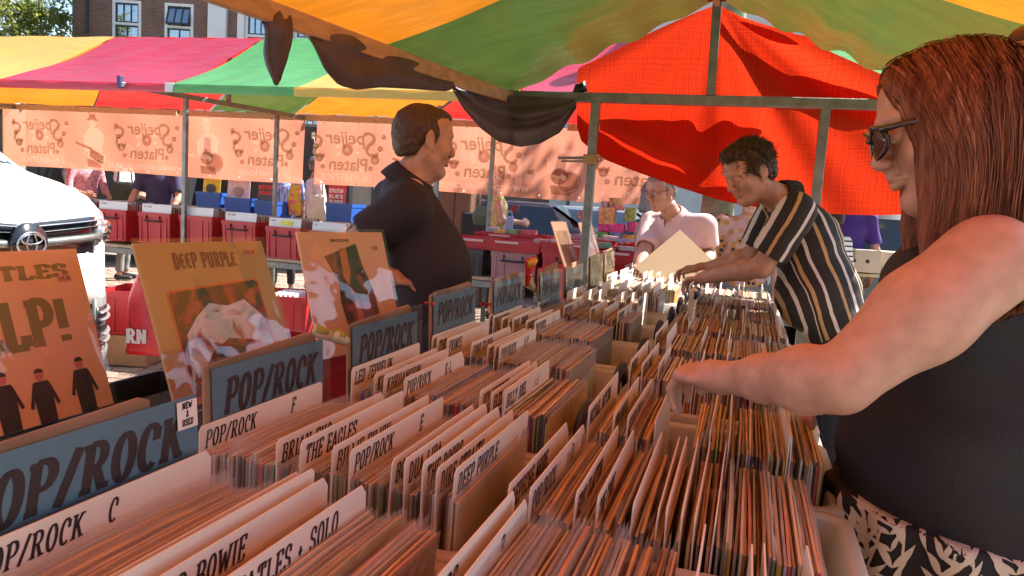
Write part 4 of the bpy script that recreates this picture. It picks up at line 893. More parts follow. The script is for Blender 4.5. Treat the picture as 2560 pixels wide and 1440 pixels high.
# dividers ------------------------------------------------------------
M['divider'] = mat('divider_card', (.82, .72, .60), .6, .05, 4, .05, 20, col2=(.85, .76, .66))
def divider(a0, b, ztop, text, letter, label, W=.322, lean=.0, h=.026, seed=0, mark_x=.215, off=.012, back=None, yaw=0.):
    rr = random.Random(hash((round(a0*100), round(b*1000))) & 0xffff)
    zb = .724; H = ztop-zb
    o_m = MB(); cut = rr.choice((.006, .012, .022))
    pts = [(0, 0, 0), (0, W, 0), (0, W, H-cut), (0, W-cut*.8, H), (0, .006, H), (0, 0, H-.008)]
    N = 5; vs = []; fs = []
    bow = rr.uniform(-.003, .003)
    pv = [(bow*math.sin(math.pi*p[1]/W)*0, p[1], p[2]) for p in pts]
    o_m.prism([(p[0]-.0009, p[1], p[2]) for p in pv], (.0018, 0, 0))
    o = o_m.build('divider_card', M['divider']); o.location = T(a0-.006, b, zb); o.rotation_euler = (0, lean, TROT+yaw)
    tag(o, label, 'divider', 'white divider cards between the records')
    if text or letter:
        tm = MB()
        if text: place_text(tm, text, (.0010, off, H-.010-h), (0, 1, 0), (0, 0, 1), h, wx=.92)
        if letter: place_text(tm, letter, (.0010, mark_x, H-.010-h), (0, 1, 0), (0, 0, 1), h, wx=.85)
        t_ = tm.build('lettering', M['ink'], o)
    return o
M['blue_sheet'] = mat('blue_paper_sheet', (.20, .39, .48), .55, .10, 5, .05, 10, col2=(.16, .33, .42))
M['green_sheet'] = mat('green_paper_sheet', (.14, .26, .04), .55, .1, 5); M['ochre_sheet'] = mat('ochre_paper_sheet', (.5, .32, .02), .55, .1, 5)
M['sheetfilm'] = film('sheet_protector', (.97, .96, .95), .03, .09, .03, .6, 9)
def sign(a0, b, ztop, label, text='POP/ROCK', m='blue_sheet', W=.30, Hs=.135, lean=-.10, yaw=0., note=False, card_dx=0.0, h=.053, cardtop=.018, th=.0):
    root = empty('genre_sign', T(a0, b, ztop-Hs), TROT+yaw, label, 'sign', 'coloured genre signs at the left ends of the crates')
    root.rotation_euler = (0, lean, TROT+yaw)
    zb = .724-(ztop-Hs)
    mb = MB(); mb.prism([(-.006, -.012+card_dx, zb), (-.006, W-.02+card_dx, zb), (-.006, W-.02+card_dx, Hs+cardtop*.6), (-.006, W-.035+card_dx, Hs+cardtop), (-.006, .01+card_dx, Hs+cardtop*.4), (-.006, -.012+card_dx, Hs+cardtop*.2)], (.004, 0, 0)); mb.build('cardboard_backing', M['card'], root)
    def bend(y, z): return .002+.05*max(0, (y-.12))**2*1.2
    mb = MB(); mb.grid(lambda u, v: (bend(u*W, 0)+.0, u*W, -.03+v*(Hs+.03)), 12, 3); mb.build('paper_sheet', M[m], root)
    tm = MB(); vs, fs, w_ = text2d(text, h, wx=.93, thin=.13, thick=.22, shear=.2); k = (W*.84)/w_
    tm.add([(bend(W*.08+v[0]*k, 0)+.0006+v[2], W*.08+v[0]*k, Hs-.022-h+v[1]) for v in vs], fs); tm.build('lettering', M['ink'], root)
    mb = MB(); mb.grid(lambda u, v: (bend(u*(W+.035), 0)+.002+.0015*math.sin(u*9+v*4), -.006+u*(W+.03), -.04+v*(Hs+.055)), 12, 4); mb.build('sheet_protector', M['sheetfilm'], root)
    if note:
        mb = MB(); mb.grid(lambda u, v: (bend(W-.04+u*.042, 0)+.0028, W-.036+u*.034, Hs-.040+v*.036), 2, 1); nn = mb.build('note', M['white_card'], root)
        tm = MB()
        for i, s_ in enumerate(('NEW', '&', 'USED')):
            v2, f2, w2 = text2d(s_, .0078, wx=1.0, shear=.1, thin=.2, thick=.24); x0 = W-.019-w2/2
            tm.add([(bend(W-.03, 0)+.0034+v[2], x0+v[0], Hs-.014-i*.0108+v[1]) for v in v2], f2)
        tm.build('lettering', M['ink'], nn)
    return root
# crates, signs, cards --------------------------------------------------
LA = [.46, .87, 1.285, 1.71, 2.145, 2.58, 3.02, 3.46, 3.90, 4.34, 4.74]
RA = [.49, .87, 1.26, 1.72, 2.16, 2.60, 3.04, 3.48, 3.92]
names_L = ['the front left crate', 'the second left crate', 'the third left crate', 'the left crate with the O to P card', 'the left crate with the POP/ROCK S card', 'the sixth left crate', 'the seventh left crate', 'the eighth left crate', 'the ninth left crate', 'the tenth left crate', 'the farthest left crate']
names_R = ['the front right crate', 'the second right crate', 'the third right crate', 'the fourth right crate', 'the fifth right crate', 'the sixth right crate', 'the seventh right crate', 'the eighth right crate', 'the farthest right crate']
for i, a in enumerate(LA):
    make_crate(a, -.775, -.285 if i < 10 else -.30, 'milky plastic storage crate packed with records, '+['nearest in the left row', 'second in the left row', 'third in the left row', 'fourth in the left row', 'fifth in the left row', 'sixth in the left row', 'seventh in the left row', 'eighth in the left row', 'ninth in the left row', 'tenth in the left row', 'last in the left row'][i])
for i, a in enumerate(RA):
    make_crate(a, -.262 if i else -.262, .27 if i == 0 else .185, 'milky plastic storage crate '+['with an empty right end, nearest in the right row', 'second in the right row, holding the D cards', 'third in the right row under the hand', 'fourth in the right row', 'fifth in the right row', 'sixth in the right row', 'seventh in the right row', 'eighth in the right row', 'last in the right row'][i], zb=.755 if i == 0 else .714, latch=(i == 0), handle=0)
ends_L = [-.315, -.325, -.31, -.375, -.40, -.36, -.40, -.36, -.33, -.33, -.33]
DIV_L = {
 0: [(-.645, 'POP/ROCK', 'C', 'white card lettered POP/ROCK C under the NEW AND USED sign'), (-.512, 'KATE BUSH', '', 'white card half hidden, nearer the camera than the card without lettering'), (-.497, '', '', 'blank white card between two lettered cards in the front left crate'), (-.467, 'DAVID BOWIE', '', 'white card with eleven black letters, next left of the plus SOLO card'), (-.405, 'THE BEATLES + SOLO', '', 'white card whose lettering ends in plus SOLO')],
 1: [(-.722, 'POP/ROCK', 'F', 'white card lettered POP/ROCK F under the second blue sign'), (-.593, 'BRIAN ENO', '', 'white card next left of the card starting with THE EAGLES in the second left crate'), (-.563, 'THE EAGLES', '', 'white card starting THE, between the POP/ROCK F and E cards'), (-.512, 'BILLIE EILISH', '', 'white card directly behind the POP/ROCK E card'), (-.488, 'POP/ROCK', 'E', 'white card lettered POP/ROCK E'), (-.430, 'BOB DYLAN', '', 'white card next right of the POP/ROCK E card'), (-.393, 'DUA LIPA', '', 'white card between BOB and THE cards, mostly hidden lettering'), (-.374, 'THE DOORS', '', 'white card beginning THE, third from the right end of its crate'), (-.353, 'DIRE STRAITS', '', 'white card second from the right end of the second left crate'), (-.338, 'DEEP PURPLE', '', 'white card nearest the navy handle of the second left crate')],
 2: [(-.712, 'LED ZEPPELIN', '', 'white card beneath the third blue sign'), (-.664, 'KINGS OF LEON', '', 'white card just behind the K to L neighbour, lettering half covered'), (-.650, 'KHRUANGBIN', '', 'white card next left of the POP/ROCK K to L card'), (-.600, 'POP/ROCK', 'K-L', 'white card lettered POP/ROCK K-L'), (-.446, 'JOY DIVISION', '', 'white card behind the two cards left of POP/ROCK I-J'), (-.430, 'ELTON JOHN', '', 'white card second left of POP/ROCK I-J'), (-.408, 'BILLY JOEL', '', 'white card touching the back of POP/ROCK I-J'), (-.394, 'POP/ROCK', 'I-J', 'white card lettered POP/ROCK I-J')],
 3: [(-.733, 'IGGY POP', '', 'white card directly under the fourth blue sign'), (-.712, 'THE POLICE', '', 'white card second from the fourth blue sign'), (-.692, 'PRINCE', '', 'white card with six black letters, third from the fourth blue sign'), (-.635, 'PINK FLOYD', '', 'white card with two five letter words between the P cards'), (-.590, 'PEARL JAM', '', 'white card second behind POP/ROCK O-P'), (-.572, 'OASIS', '', 'white card with five letters right behind POP/ROCK O-P'), (-.547, 'POP/ROCK', 'O-P', 'white card lettered POP/ROCK O-P')],
 4: [(-.735, 'SONIC YOUTH', '', 'white card nearest the blue sign with the red and yellow peg'), (-.715, 'THE SMITHS', '', 'white card second from the pegged blue sign'), (-.694, 'REM', '', 'white card third from the pegged blue sign'), (-.674, 'SIMPLE MINDS', '', 'white card fourth from the pegged blue sign'), (-.652, 'PAUL SIMON', '', 'white card fifth from the pegged blue sign'), (-.620, 'SANTANA', '', 'white card next left of POP/ROCK S'), (-.583, 'POP/ROCK', 'S', 'white card lettered POP/ROCK S')],
 5: [(-.70, 'POP/ROCK', '', 'white card at the left end of the sixth left crate'), (-.61, 'POP/ROCK', 'T-V', 'white card lettered POP/ROCK T-V'), (-.50, 'TOTO', '', 'white card in the middle of the sixth left crate'), (-.465, 'U2', '', 'white card right of the middle of the sixth left crate'), (-.41, 'POP/ROCK', 'V-Z', 'white card near the right end of the sixth left crate')],
}
DIV_R = {
 0: [(-.242, 'THE BYRDS', '', 'white card at the very left of the front right crate'), (-.226, '', 'B', 'white card lettered B at the bottom edge of the picture'), (-.03, '', '', 'tall white card past the wavy sleeves in the front right crate'), (.03, '', '', 'slim white card tip, first of three at the bottom'), (.052, '', '', 'slim white card tip, middle of three at the bottom'), (.083, '', '', 'slim white card tip, last of three at the bottom')],
 1: [(-.252, 'DEPECHE MODE', '', 'white card beside the navy handle, next left of the POP/ROCK D card'), (-.226, 'POP/ROCK', 'D', 'white card lettered POP/ROCK D'), (-.176, 'ERIC CLAPTON', '', 'white card first right of the POP/ROCK D card'), (-.148, 'THE CURE', '', 'white card second right of the POP/ROCK D card'), (-.108, '', '', 'plain white card third right of the POP/ROCK D card'), (-.083, '', '', 'plain white card fourth right of the POP/ROCK D card'), (-.055, '', '', 'plain white card fifth right of the POP/ROCK D card'), (-.044, '', '', 'plain white card sixth right of the POP/ROCK D card'), (-.028, '', '', 'plain white card seventh right of the POP/ROCK D card'), (-.015, '', '', 'plain white card left of the long plain run of records')],
 2: [(-.232, 'MICHAEL JACKSON', '', 'white card with fifteen letters beside the navy handle of the third right crate'), (-.19, 'JOHN MAYALL', '', 'white card second from the left in the third right crate'), (-.172, 'JETHRO TULL', '', 'white card third from the left in the third right crate'), (-.118, '', '', 'white card under the fingertips of the reaching hand'), (-.03, '', '', 'white card leaning among dark records below the forearm'), (-.005, '', '', 'second white card leaning below the forearm'), (.085, '', '', 'white card near the right end of the third right crate'), (.105, '', '', 'white card last but one at the right end of the third right crate')],
 3: [(-.235, 'GENESIS', '', 'white card at the left of the fourth right crate'), (-.20, 'GENTLE GIANT', '', 'white card second in the fourth right crate'), (-.17, 'POP/ROCK', 'I', 'white card lettered POP/ROCK I above the wrist'), (-.09, '', '', 'white card right above the wrist'), (-.06, '', '', 'white card second above the wrist'), (-.03, '', '', 'white card third above the wrist')],
 4: [(-.23, 'ROXY MUSIC', '', 'white card at the left of the fifth right crate'), (-.19, '', '', 'white card second in the fifth right crate'), (-.10, '', '', 'white card third in the fifth right crate'), (-.06, '', '', 'white card fourth in the fifth right crate'), (-.02, '', '', 'white card fifth in the fifth right crate')],
}
def cards(tab, LL, zt, leanbase):
    for i, lst in tab.items():
        for j, (b, tx, le, lb) in enumerate(lst):
            rr = random.Random(i*31+j); z = zt+rr.uniform(-.004, .006)
            if LL is RA and i == 0: z += .012
            wd = .325
            divider(LL[i], b, z, tx, le, lb, lean=leanbase+rr.uniform(-.03, .03), h=.026 if i < 3 else .027, W=wd, yaw=rr.uniform(-.01, .01), mark_x=(.16 if (LL is LA and i == 0) else .205 if len(le) > 1 else .225), off=.010)
cards(DIV_L, LA, 1.077, .0); cards(DIV_R, RA, 1.074, .01)
rr = random.Random(77)
for row, LL, b0, b1, start, nm in (('L', LA, -.73, -.36, 6, names_L), ('R', RA, -.24, .14, 5, names_R)):
    for i in range(start, len(LL)):
        n_ = 6 if row == 'L' else 5
        for j in range(n_):
            b = b0+(b1-b0)*(j+rr.uniform(.1, .9))/n_
            divider(LL[i], b, 1.08+rr.uniform(-.004, .012), rr.choice(('', '', 'POP/ROCK', 'POP/ROCK')) if row == 'L' else '', '', 'white divider card, %s from the left in %s' % (ORD[j], nm[i]), lean=rr.uniform(-.05, .05), h=.026)
def gaps(tab, i): return tuple((d[0]-.003, d[0]+.003) for d in tab.get(i, ()))
for i in (0, 1): fill(LA[i], (-.705 if i else -.63, ends_L[i]), names_L[i], True, lean0=.0, seed=11+i, skip=gaps(DIV_L, i), step=.0074)
fill(RA[1], (-.243, .118), names_R[1], True, lean0=.01, seed=32, skip=gaps(DIV_R, 1), step=.0072)
fill(RA[0], (-.216, -.04), names_R[0], True, lean0=.0, seed=31, skip=gaps(DIV_R, 0), zb=.740, step=.0082)
fill(RA[2], (-.225, -.125), names_R[2]+' before its gap', True, lean0=.01, seed=33, skip=gaps(DIV_R, 2)); fill(RA[2], (-.055, .148), names_R[2]+' past its gap', True, lean0=.01, seed=34, skip=gaps(DIV_R, 2))
fill(LA[2], (-.70, ends_L[2]), names_L[2], True, lean0=.0, seed=13, skip=gaps(DIV_L, 2))
fill(RA[0], (.03, .10), names_R[0]+', low right part', False, seed=39, zb=.72, step=.012, skip=gaps(DIV_R, 0))
for i in range(3, 11): fill(LA[i], (-.72, ends_L[i]), names_L[i], False, lean0=.0, seed=11+i, skip=gaps(DIV_L, i))
for i in range(3, 9): fill(RA[i], (-.235, (.10, .145, .15, .14, .15, .14)[i-3]), names_R[i], False, lean0=.02, seed=51+i, skip=gaps(DIV_R, i)+(((-.07, .0),) if i in (6,) else ()))
me = bpy.data.meshes.new('records'); me.from_pydata([tuple(p) for p in far_v], [], far_f); me.update(); me.materials.append(M['jacket_far'])
ca = me.color_attributes.new('col', 'FLOAT_COLOR', 'CORNER'); cc_ = []
for p, c in zip(me.polygons, far_c): cc_ += [*c, 1]*p.loop_total
ca.data.foreach_set('color', cc_)
ro = bpy.data.objects.new('records', me); COL.objects.link(ro); tag(ro, 'hundreds of sleeved records packed in the farther crates of the table', 'records', 'sleeved records standing in the crates', 'stuff')
me = bpy.data.meshes.new('sleeves'); me.from_pydata([tuple(p) for p in fs_v], [], fs_f); me.update(); me.polygons.foreach_set('use_smooth', [True]*len(fs_f)); me.materials.append(M['film_far'])
o = bpy.data.objects.new('sleeves', me); COL.objects.link(o); o.parent = ro; o['kind'] = 'stuff'
# signs ------------------------------------------------------------------
sign(.43, -.655, 1.152, 'nearest blue POP/ROCK sign with a small NEW and USED note', note=True, W=.345, Hs=.14, h=.050, cardtop=.014, lean=-.08, card_dx=-.05, yaw=.0)
sign(.90, -.735, 1.150, 'second blue POP/ROCK sign, in front of the brown album', W=.30, lean=-.05)
sign(1.30, -.728, 1.158, 'third blue POP/ROCK sign, with the pale yellow peg on its corner', W=.30, lean=-.05)
sign(1.73, -.742, 1.178, 'fourth blue POP/ROCK sign, under the belly of the standing man', W=.30, Hs=.13, lean=-.05)
sign(2.17, -.73, 1.180, 'fifth blue POP/ROCK sign, held by a red and yellow peg', W=.30, Hs=.14, lean=-.05)
sign(2.60, -.70, 1.172, 'sixth blue POP/ROCK sign, with a pale peg on its left edge', W=.30, Hs=.13, lean=-.05, cardtop=.04)
sign(3.04, -.71, 1.165, 'seventh blue sign, its lettering reading VARIOUS', 'VARIOUS', W=.30, Hs=.13, lean=-.05, cardtop=.03)
sign(3.50, -.70, 1.195, 'green genre sign near the far end of the left row', 'FUNK', 'green_sheet', W=.28, Hs=.15, lean=-.05)
sign(3.92, -.71, 1.205, 'ochre yellow genre sign, last in the left row', 'JAZZ', 'ochre_sheet', W=.28, Hs=.15, lean=-.05)
def peg(loc, rz, ry, label, m1, m2, s_=1.0):
    root = empty('peg', loc, rz, label, 'peg', 'spring pegs holding the signs'); root.rotation_euler = (0, ry, rz); root.scale = (s_,)*3
    for sg in (-1, 1):
        mb = MB(); mb.tube([(0, sg*.004, -.035), (0, sg*.011, 0), (0, sg*.020, .022), (0, sg*.030, .045), (0, sg*.034, .055)], [.005, .008, .010, .012, .006], 8, flat=.7); mb.build('jaw', m1, root)
        mb = MB(); mb.tube([(.003, sg*.022, .028), (.004, sg*.031, .050)], [.008, .010], 8); mb.build('pad', m2, root)
    mb = MB(); mb.tube([(.007, -.012, 0), (.009, 0, .003), (.007, .012, 0)], .0025, 6); mb.build('spring', M['chrome'], root); return root
mc, mo = mat('cream_plastic', (.6, .5, .33), .5), mat('olive_pad', (.38, .33, .03), .5); mr, my = mat('red_peg', (.55, .03, .02), .4), mat('yellow_peg', (.75, .38, .02), .4)
peg(T(1.305, -.752, 1.128), TROT+1.2, -1.15, 'pale yellow spring peg on the left corner of the third blue sign', mc, mo, 1.05)
peg(T(2.43, -.70, 1.19), TROT, .1, 'red and yellow spring peg on top of the fifth blue sign', mr, my, 1.1)
peg(T(2.17, -.745, 1.11), TROT+1.4, -1.5, 'small red peg at the left edge of the fifth blue sign', mr, M['black'], .55)
peg(T(2.60, -.735, 1.13), TROT+1.0, -1.0, 'pale wooden spring peg on the sixth blue sign', mc, mc, 1.2)
pb = ona(1728, 770, 2.6); peg(T(2.62, pb[0], pb[1]), TROT, .1, 'pale wooden peg with black tips between the two rows of crates', mc, M['navy'], 1.3)
peg(T(1.73, -.748, 1.16), TROT+1.4, -1.5, 'tiny red peg at the left edge of the fourth blue sign', mr, mr, .35)
# ------------------------------------------------------------------ albums on show
M['album_film'] = film('album_sleeve', (.99, .985, .975), .05, .05, .02, .6, 8, 1.0, .7)
M['flat_film'] = film('flat_album_sleeve', (.99, .985, .975), .03, .06, .02, .25, 5, .6, .25)
def album(q, label, base, art, thick=.006, edge=None):
    a, b, z, tilt, yaw = q
    root = empty('album', T(a, b, z), 0, label, 'album'); root.rotation_euler = (0, -R_(tilt), TROT-R_(yaw)); 
    mb = MB(); mb.box((-thick/2, .1575, .1575), (thick, .315, .315), bev=.001); mb.build('cover', base, root)
    art(root)
    base_ph = a*3; 
    mb = MB()
    mb.grid(lambda u, v: (.0035+.010*abs(math.sin(3.1*u*1.5+1.7*v+base_ph))*math.sin(math.pi*u)*math.sin(math.pi*v)+.002*math.sin(11*u+8*v)*math.sin(3.14*u), -.004+u*.325, -.002+v*.325), 26, 26); mb.build('sleeve', M['album_film'] if a > .9 else M['flat_film'], root); return root
def flat(root, pts, m, k=.0006, name='print'):
    mb = MB(); mb.poly([(k, p[0]*.315, p[1]*.315) for p in pts]); return mb.build(name, m, root)
M['cov_orange'] = mat('orange_cover', (.92, .46, .17), .45, .08, 3, col2=(.92, .44, .28)); M['cov_brown'] = mat('brown_gold_cover', (.55, .36, .15), .4, .15, 4, .05, 30)
M['cov_peach'] = mat('peach_cover', (.92, .50, .28), .4, .08, 3); M['olive'] = mat('olive_print', (.26, .17, .05), .5, .08); M['dk'] = mat('dark_print', (.05, .035, .035), .9, .4, 8, spec=.1); M['mid'] = mat('maroon_print', (.20, .06, .045), .9, .4, 9, spec=.1); M['pink'] = mat('pink_print', (.62, .16, .13), .4, .1)
M['sky_print'] = mat('pale_blue_print', (.55, .68, .78), .3, .25, 8, col2=(.82, .78, .82)); M['grey_print'] = mat('grey_print', (.2, .2, .2), .5, .3, 20); M['orange_line'] = mat('orange_line', (.70, .18, .05), .4); M['purple_print'] = mat('purple_print', (.11, .05, .06), .4, .1)
def block_text(root, s_, x, y, h, wid, m, thin=.24, thick=.3, shear=0., k=.0008):
    mb = MB(); vs, fs, w_ = text2d(s_, h, wx=1.25, thin=thin, thick=thick, shear=shear); kk = wid/w_
    mb.add([(k+v[2], x+v[0]*kk, y+v[1]) for v in vs], fs); mb.build('lettering', m, root)
def price(root, s_, x, y, sc=1.0):
    mb = MB(); pts = [(-.5, -.3), (-.44, 0), (-.5, .3), (-.42, .5), (.42, .5), (.5, .3), (.44, 0), (.5, -.3), (.42, -.5), (-.42, -.5)]
    mb.prism([(.001, x+p[0]*.028*sc, y+p[1]*.014*sc) for p in pts], (.0006, 0, 0)); t_ = mb.build('price_tag', mat('price_label', (.75, .26, .22), .5, .04), root)
    tm = MB(); vs, fs, w_ = text2d(s_, .007*sc, wx=.9, thin=.13, thick=.15, shear=0); kk = .021*sc/w_; tm.add([(.0018+v[2], x-.0085*sc+v[0]*kk, y-.0035*sc+v[1]) for v in vs], fs)
    vs, fs, w_ = text2d('e', .007*sc, wx=.8, shear=0); tm.add([(.0018+v[2], x-.0125*sc+v[0], y-.0035*sc+v[1]) for v in vs], fs); tm.build('lettering', M['ink'], t_)
def art_mat(name, cols, sc, dist=1.2):
    m, t, o = nmat(name); L = t.links.new; p = nd(t, 'ShaderNodeBsdfPrincipled'); p.inputs['Roughness'].default_value = .6; tc = nd(t, 'ShaderNodeTexCoord')
    n = nd(t, 'ShaderNodeTexNoise'); n.inputs['Scale'].default_value = sc; n.inputs['Detail'].default_value = 6; n.inputs['Distortion'].default_value = dist; L(tc.outputs['Object'], n.inputs['Vector'])
    r = nd(t, 'ShaderNodeValToRGB'); r.color_ramp.elements[0].position = cols[0][0]; r.color_ramp.elements[0].color = c4(cols[0][1]); r.color_ramp.elements[1].position = cols[-1][0]; r.color_ramp.elements[1].color = c4(cols[-1][1])
    for ps, cc in cols[1:-1]: e = r.color_ramp.elements.new(ps); e.color = c4(cc)
    L(n.outputs[0], r.inputs[0]); L(r.outputs[0], p.inputs['Base Color']); L(p.outputs[0], o.inputs[0]); return m
M['pic2'] = art_mat('blue_white_picture', [(.36, (.05, .03, .03)), (.43, (.30, .06, .05)), (.47, (.6, .72, .82)), (.56, (.88, .86, .9)), (.62, (.55, .68, .78)), (.68, (.6, .15, .12)), (.76, (.15, .12, .14))], 11)
M['pic2d'] = art_mat('dark_red_picture', [(.36, (.03, .02, .02)), (.5, (.10, .04, .03)), (.6, (.42, .07, .05)), (.7, (.16, .14, .14))], 16)
M['pic3'] = art_mat('dark_portrait_shape', [(.35, (.02, .015, .015)), (.5, (.07, .035, .03)), (.6, (.22, .08, .06)), (.7, (.10, .09, .10))], 14)
def art1(r):
    block_text(r, 'BEATLES', .03, .262, .024, .255, M['olive'], .17, .22); block_text(r, 'HELP!', .01, .140, .080, .255, M['olive'], .17, .24); price(r, '19.00', .272, .258, 1.0)
    for (cx, hgt) in ((.13, .0), (.33, .02), (.55, .0), (.82, .02)):           # four plain figures of no one in particular
        c = cx; flat(r, [(c-.055, -.0), (c-.06, .16+hgt), (c-.045, .24+hgt), (c+.045, .24+hgt), (c+.06, .16+hgt), (c+.055, 0)], M['dk'], .0007)
        flat(r, [(c+.028*math.cos(k), .275+hgt+.034*math.sin(k)) for k in np.arange(0, 6.28, .6)], M['pink'], .0009)
        flat(r, [(c+.031*math.cos(k), .287+hgt+.028*math.sin(k)) for k in np.arange(0, 3.2, .5)], M['dk'], .0012)
        flat(r, [(c-.05, .235+hgt), (c-.095, .10+hgt), (c-.075, .09+hgt), (c-.04, .2+hgt)], M['dk'], .0010); flat(r, [(c+.05, .235+hgt), (c+.095, .10+hgt), (c+.075, .09+hgt), (c+.04, .2+hgt)], M['dk'], .0010)
def art2(r):
    block_text(r, 'DeeP PURPLe'.replace('P', 'P'), .075, .262, .03, .155, M['purple_print'], .16, .26, .0); price(r, '10.00', .270, .290, 1.1)
    flat(r, [(.13, .03), (.87, .03), (.87, .72), (.84, .74), (.15, .70), (.13, .67)], M['orange_line'], .0006, 'picture_edge'); flat(r, [(.145, .045), (.855, .045), (.855, .705), (.83, .725), (.16, .685), (.145, .66)], M['pic2d'], .0010, 'picture')
    flat(r, [(.15, .1), (.2, .42), (.3, .52), (.42, .6), (.55, .57), (.7, .6), (.8, .5), (.85, .4), (.85, .22), (.6, .15), (.4, .2)], M['pic2'], .0013, 'picture')
    flat(r, [(.3, .05), (.27, .2), (.36, .3), (.5, .36), (.68, .33), (.84, .24), (.84, .06)], M['pic2d'], .0016, 'picture'); flat(r, [(.42, .05), (.45, .16), (.52, .22), (.6, .2), (.68, .12), (.7, .05)], M['grey_print'], .0019, 'picture'); flat(r, [(.6, .28), (.74, .33), (.82, .22), (.7, .17)], M['pink'], .0019, 'picture')
def art3(r):
    block_text(r, '.......', .11, .292, .001, .05, M['mid']); 
    me = font_mesh('GRACE JONES', .011, offset=.0003); put_plane(me, (.001, .105, .289), (0, 1, 0), (0, 0, 1)); me.materials.append(M['mid']); link('lettering', me, None, r)
    price(r, '7.50', .27, .27, .9)
    flat(r, [(.24, .80), (.63, .90), (.66, .72), (.74, .50), (.76, .30), (.70, .12), (.56, .0), (.40, .0), (.36, .22), (.33, .42), (.35, .58), (.28, .72)], M['pic3'], .0008, 'picture')
    flat(r, [(.38, .42), (.45, .60), (.6, .64), (.69, .52), (.70, .3), (.6, .08), (.45, .06), (.40, .25)], M['pic2d'], .0011, 'picture'); flat(r, [(.42, .86), (.50, .87), (.50, .66), (.46, .55), (.41, .62)], M['orange_line'], .0014, 'picture'); flat(r, [(.49, .40), (.53, .44), (.56, .28), (.55, .18), (.48, .2)], M['pink'], .0014, 'picture')
album((.815, -1.158, .982, 17.8, 0), 'orange album cover with big olive letters, leftmost on show', M['cov_orange'], art1)
album((1.059, -.945, 1.018, 22.7, 8.9), 'brown gold album cover with a framed blue and red picture, middle one on show', M['cov_brown'], art2)
album((1.54, -.95, 1.024, 17.7, 12.9), 'peach album cover with a dark torn portrait shape in front of the standing man', M['cov_peach'], art3)
def art4(r): flat(r, [(.1, .1), (.9, .1), (.9, .8), (.1, .8)], mat('tan_print', (.5, .28, .14), .5, .3, 12), .0006)
def art5(r): flat(r, [(.1, .05), (.9, .05), (.9, .9), (.1, .9)], mat('mauve_print', (.45, .24, .22), .5, .3, 9), .0006)
album((4.66, -1.10, 1.045, 22, 4), 'tan sleeved album standing beyond the far end of the left row', M['cov_peach'], art4)
album((4.80, -.96, 1.045, 20, 4), 'mauve sleeved album standing right of the tan one at the far end', M['cov_peach'], art5)
# seller's boxes that carry the albums
def hollow_box(name, loc, rz, dims, m, label, cat='crate', group=None, handle_hole=False, hm=None, parent=None, ribs=True, wall=.008):
    w_, d, h = dims; root = empty(name, loc, rz, label, cat, group)
    mb = MB(); r = .012
    mb.loft([rrect(w_-.03, d-.03, r, 0, 2), rrect(w_-.012, d-.012, r, h*.86, 2), rrect(w_, d, r, h*.86, 2), rrect(w_, d, r, h, 2), rrect(w_-2*wall, d-2*wall, r*.8, h, 2), rrect(w_-2*wall-.012, d-2*wall-.012, r*.8, .01, 2)], sm=False)
    if ribs:
        for sg in (-1, 1):
            for k in (-.38, -.2, .2, .38): mb.box((k*w_, sg*(d/2-.006), h*.44), (.012, .012, h*.84)); 
            mb.box((0, sg*(d/2-.005), h*.05), (w_*.9, .012, .012))
    mb.build('box_shell', m, root)
    if hm is not None:
        for sg in (-1,):
            hb = MB(); hb.tube([(-w_*.2, sg*(d/2+.004), h*.9), (-w_*.2, sg*(d/2+.018), h*.74), (w_*.2, sg*(d/2+.018), h*.74), (w_*.2, sg*(d/2+.004), h*.9)], .007, 6); hb.tube([(-w_*.26, sg*(d/2+.018), h*.73), (w_*.26, sg*(d/2+.018), h*.73)], .009, 6); hb.build('handle', hm, root)
    return root
hollow_box('stock_crate', T(1.22, -1.12, .69), TROT, (.30, .30, .30), M['black'], 'black plastic crate under the brown gold album', 'crate', None)
hollow_box('stock_crate', T(1.70, -1.13, .69), TROT-R_(12), (.34, .32, .32), M['red_plastic'], 'red plastic crate under the peach album', 'crate', None)
hollow_box('stock_crate', T(4.85, -1.06, .69), TROT, (.42, .5, .34), M['red_plastic'], 'red plastic crate holding the two sleeved albums at the far end', 'crate', None)
# black folding crate with a hand hole, standing left of the albums
bk = empty('folding_crate', T(1.02, -1.42, .55), TROT, 'black folding crate with an oval hand hole between the two left albums', 'crate')
mb = MB(); W2, H2 = .62, .40
def platehole(x, y0, y1, z0, z1, hy0, hy1, hz0, hz1, t_):
    ys = [y0, hy0, hy1, y1]; zs = [z0, hz0, hz1, z1]
    for i in range(3):
        for j in range(3):
            if i == 1 and j == 1: continue
            mb.box((x, (ys[i]+ys[i+1])/2, (zs[j]+zs[j+1])/2), (t_, ys[i+1]-ys[i], zs[j+1]-zs[j]))
platehole(.16, -.42, .22, 0, H2, -.28, .10, H2-.125, H2-.065, .02); platehole(-.16, -.42, .22, 0, H2, -.28, .10, H2-.125, H2-.065, .02)
mb.box((0, -.41, H2/2), (.30, .02, H2)); mb.box((0, .21, H2/2), (.30, .02, H2)); mb.box((0, -.1, .01), (.30, .6, .02)); mb.box((.172, -.1, H2-.01), (.012, .64, .02)); mb.build('box_shell', M['black'], bk)
bench = empty('trestle_table', T(1.5, -1.3, 0), TROT, "seller's narrow trestle bench behind the record table", 'table')
for k in range(4):
    mb = MB(); mb.beam(T(.3, -1.55+k*.17, .675-.005), T(5.2, -1.45+k*.17, .67), .16, .02, bev=.002); 
    if k < 3: mb.build('table_plank', M['woodraw'], bench, True)
for a in (.5, 2.6, 4.9):
    mb = MB(); mb.beam(T(a, -1.5, .63), T(a, -.95, .63), .05, .05); mb.beam(T(a, -1.45, 0), T(a, -1.4, .61), .04, .04, up=TA); mb.beam(T(a, -1.0, 0), T(a, -1.05, .61), .04, .04, up=TA); mb.build('trestle', M['steel'], bench, True)
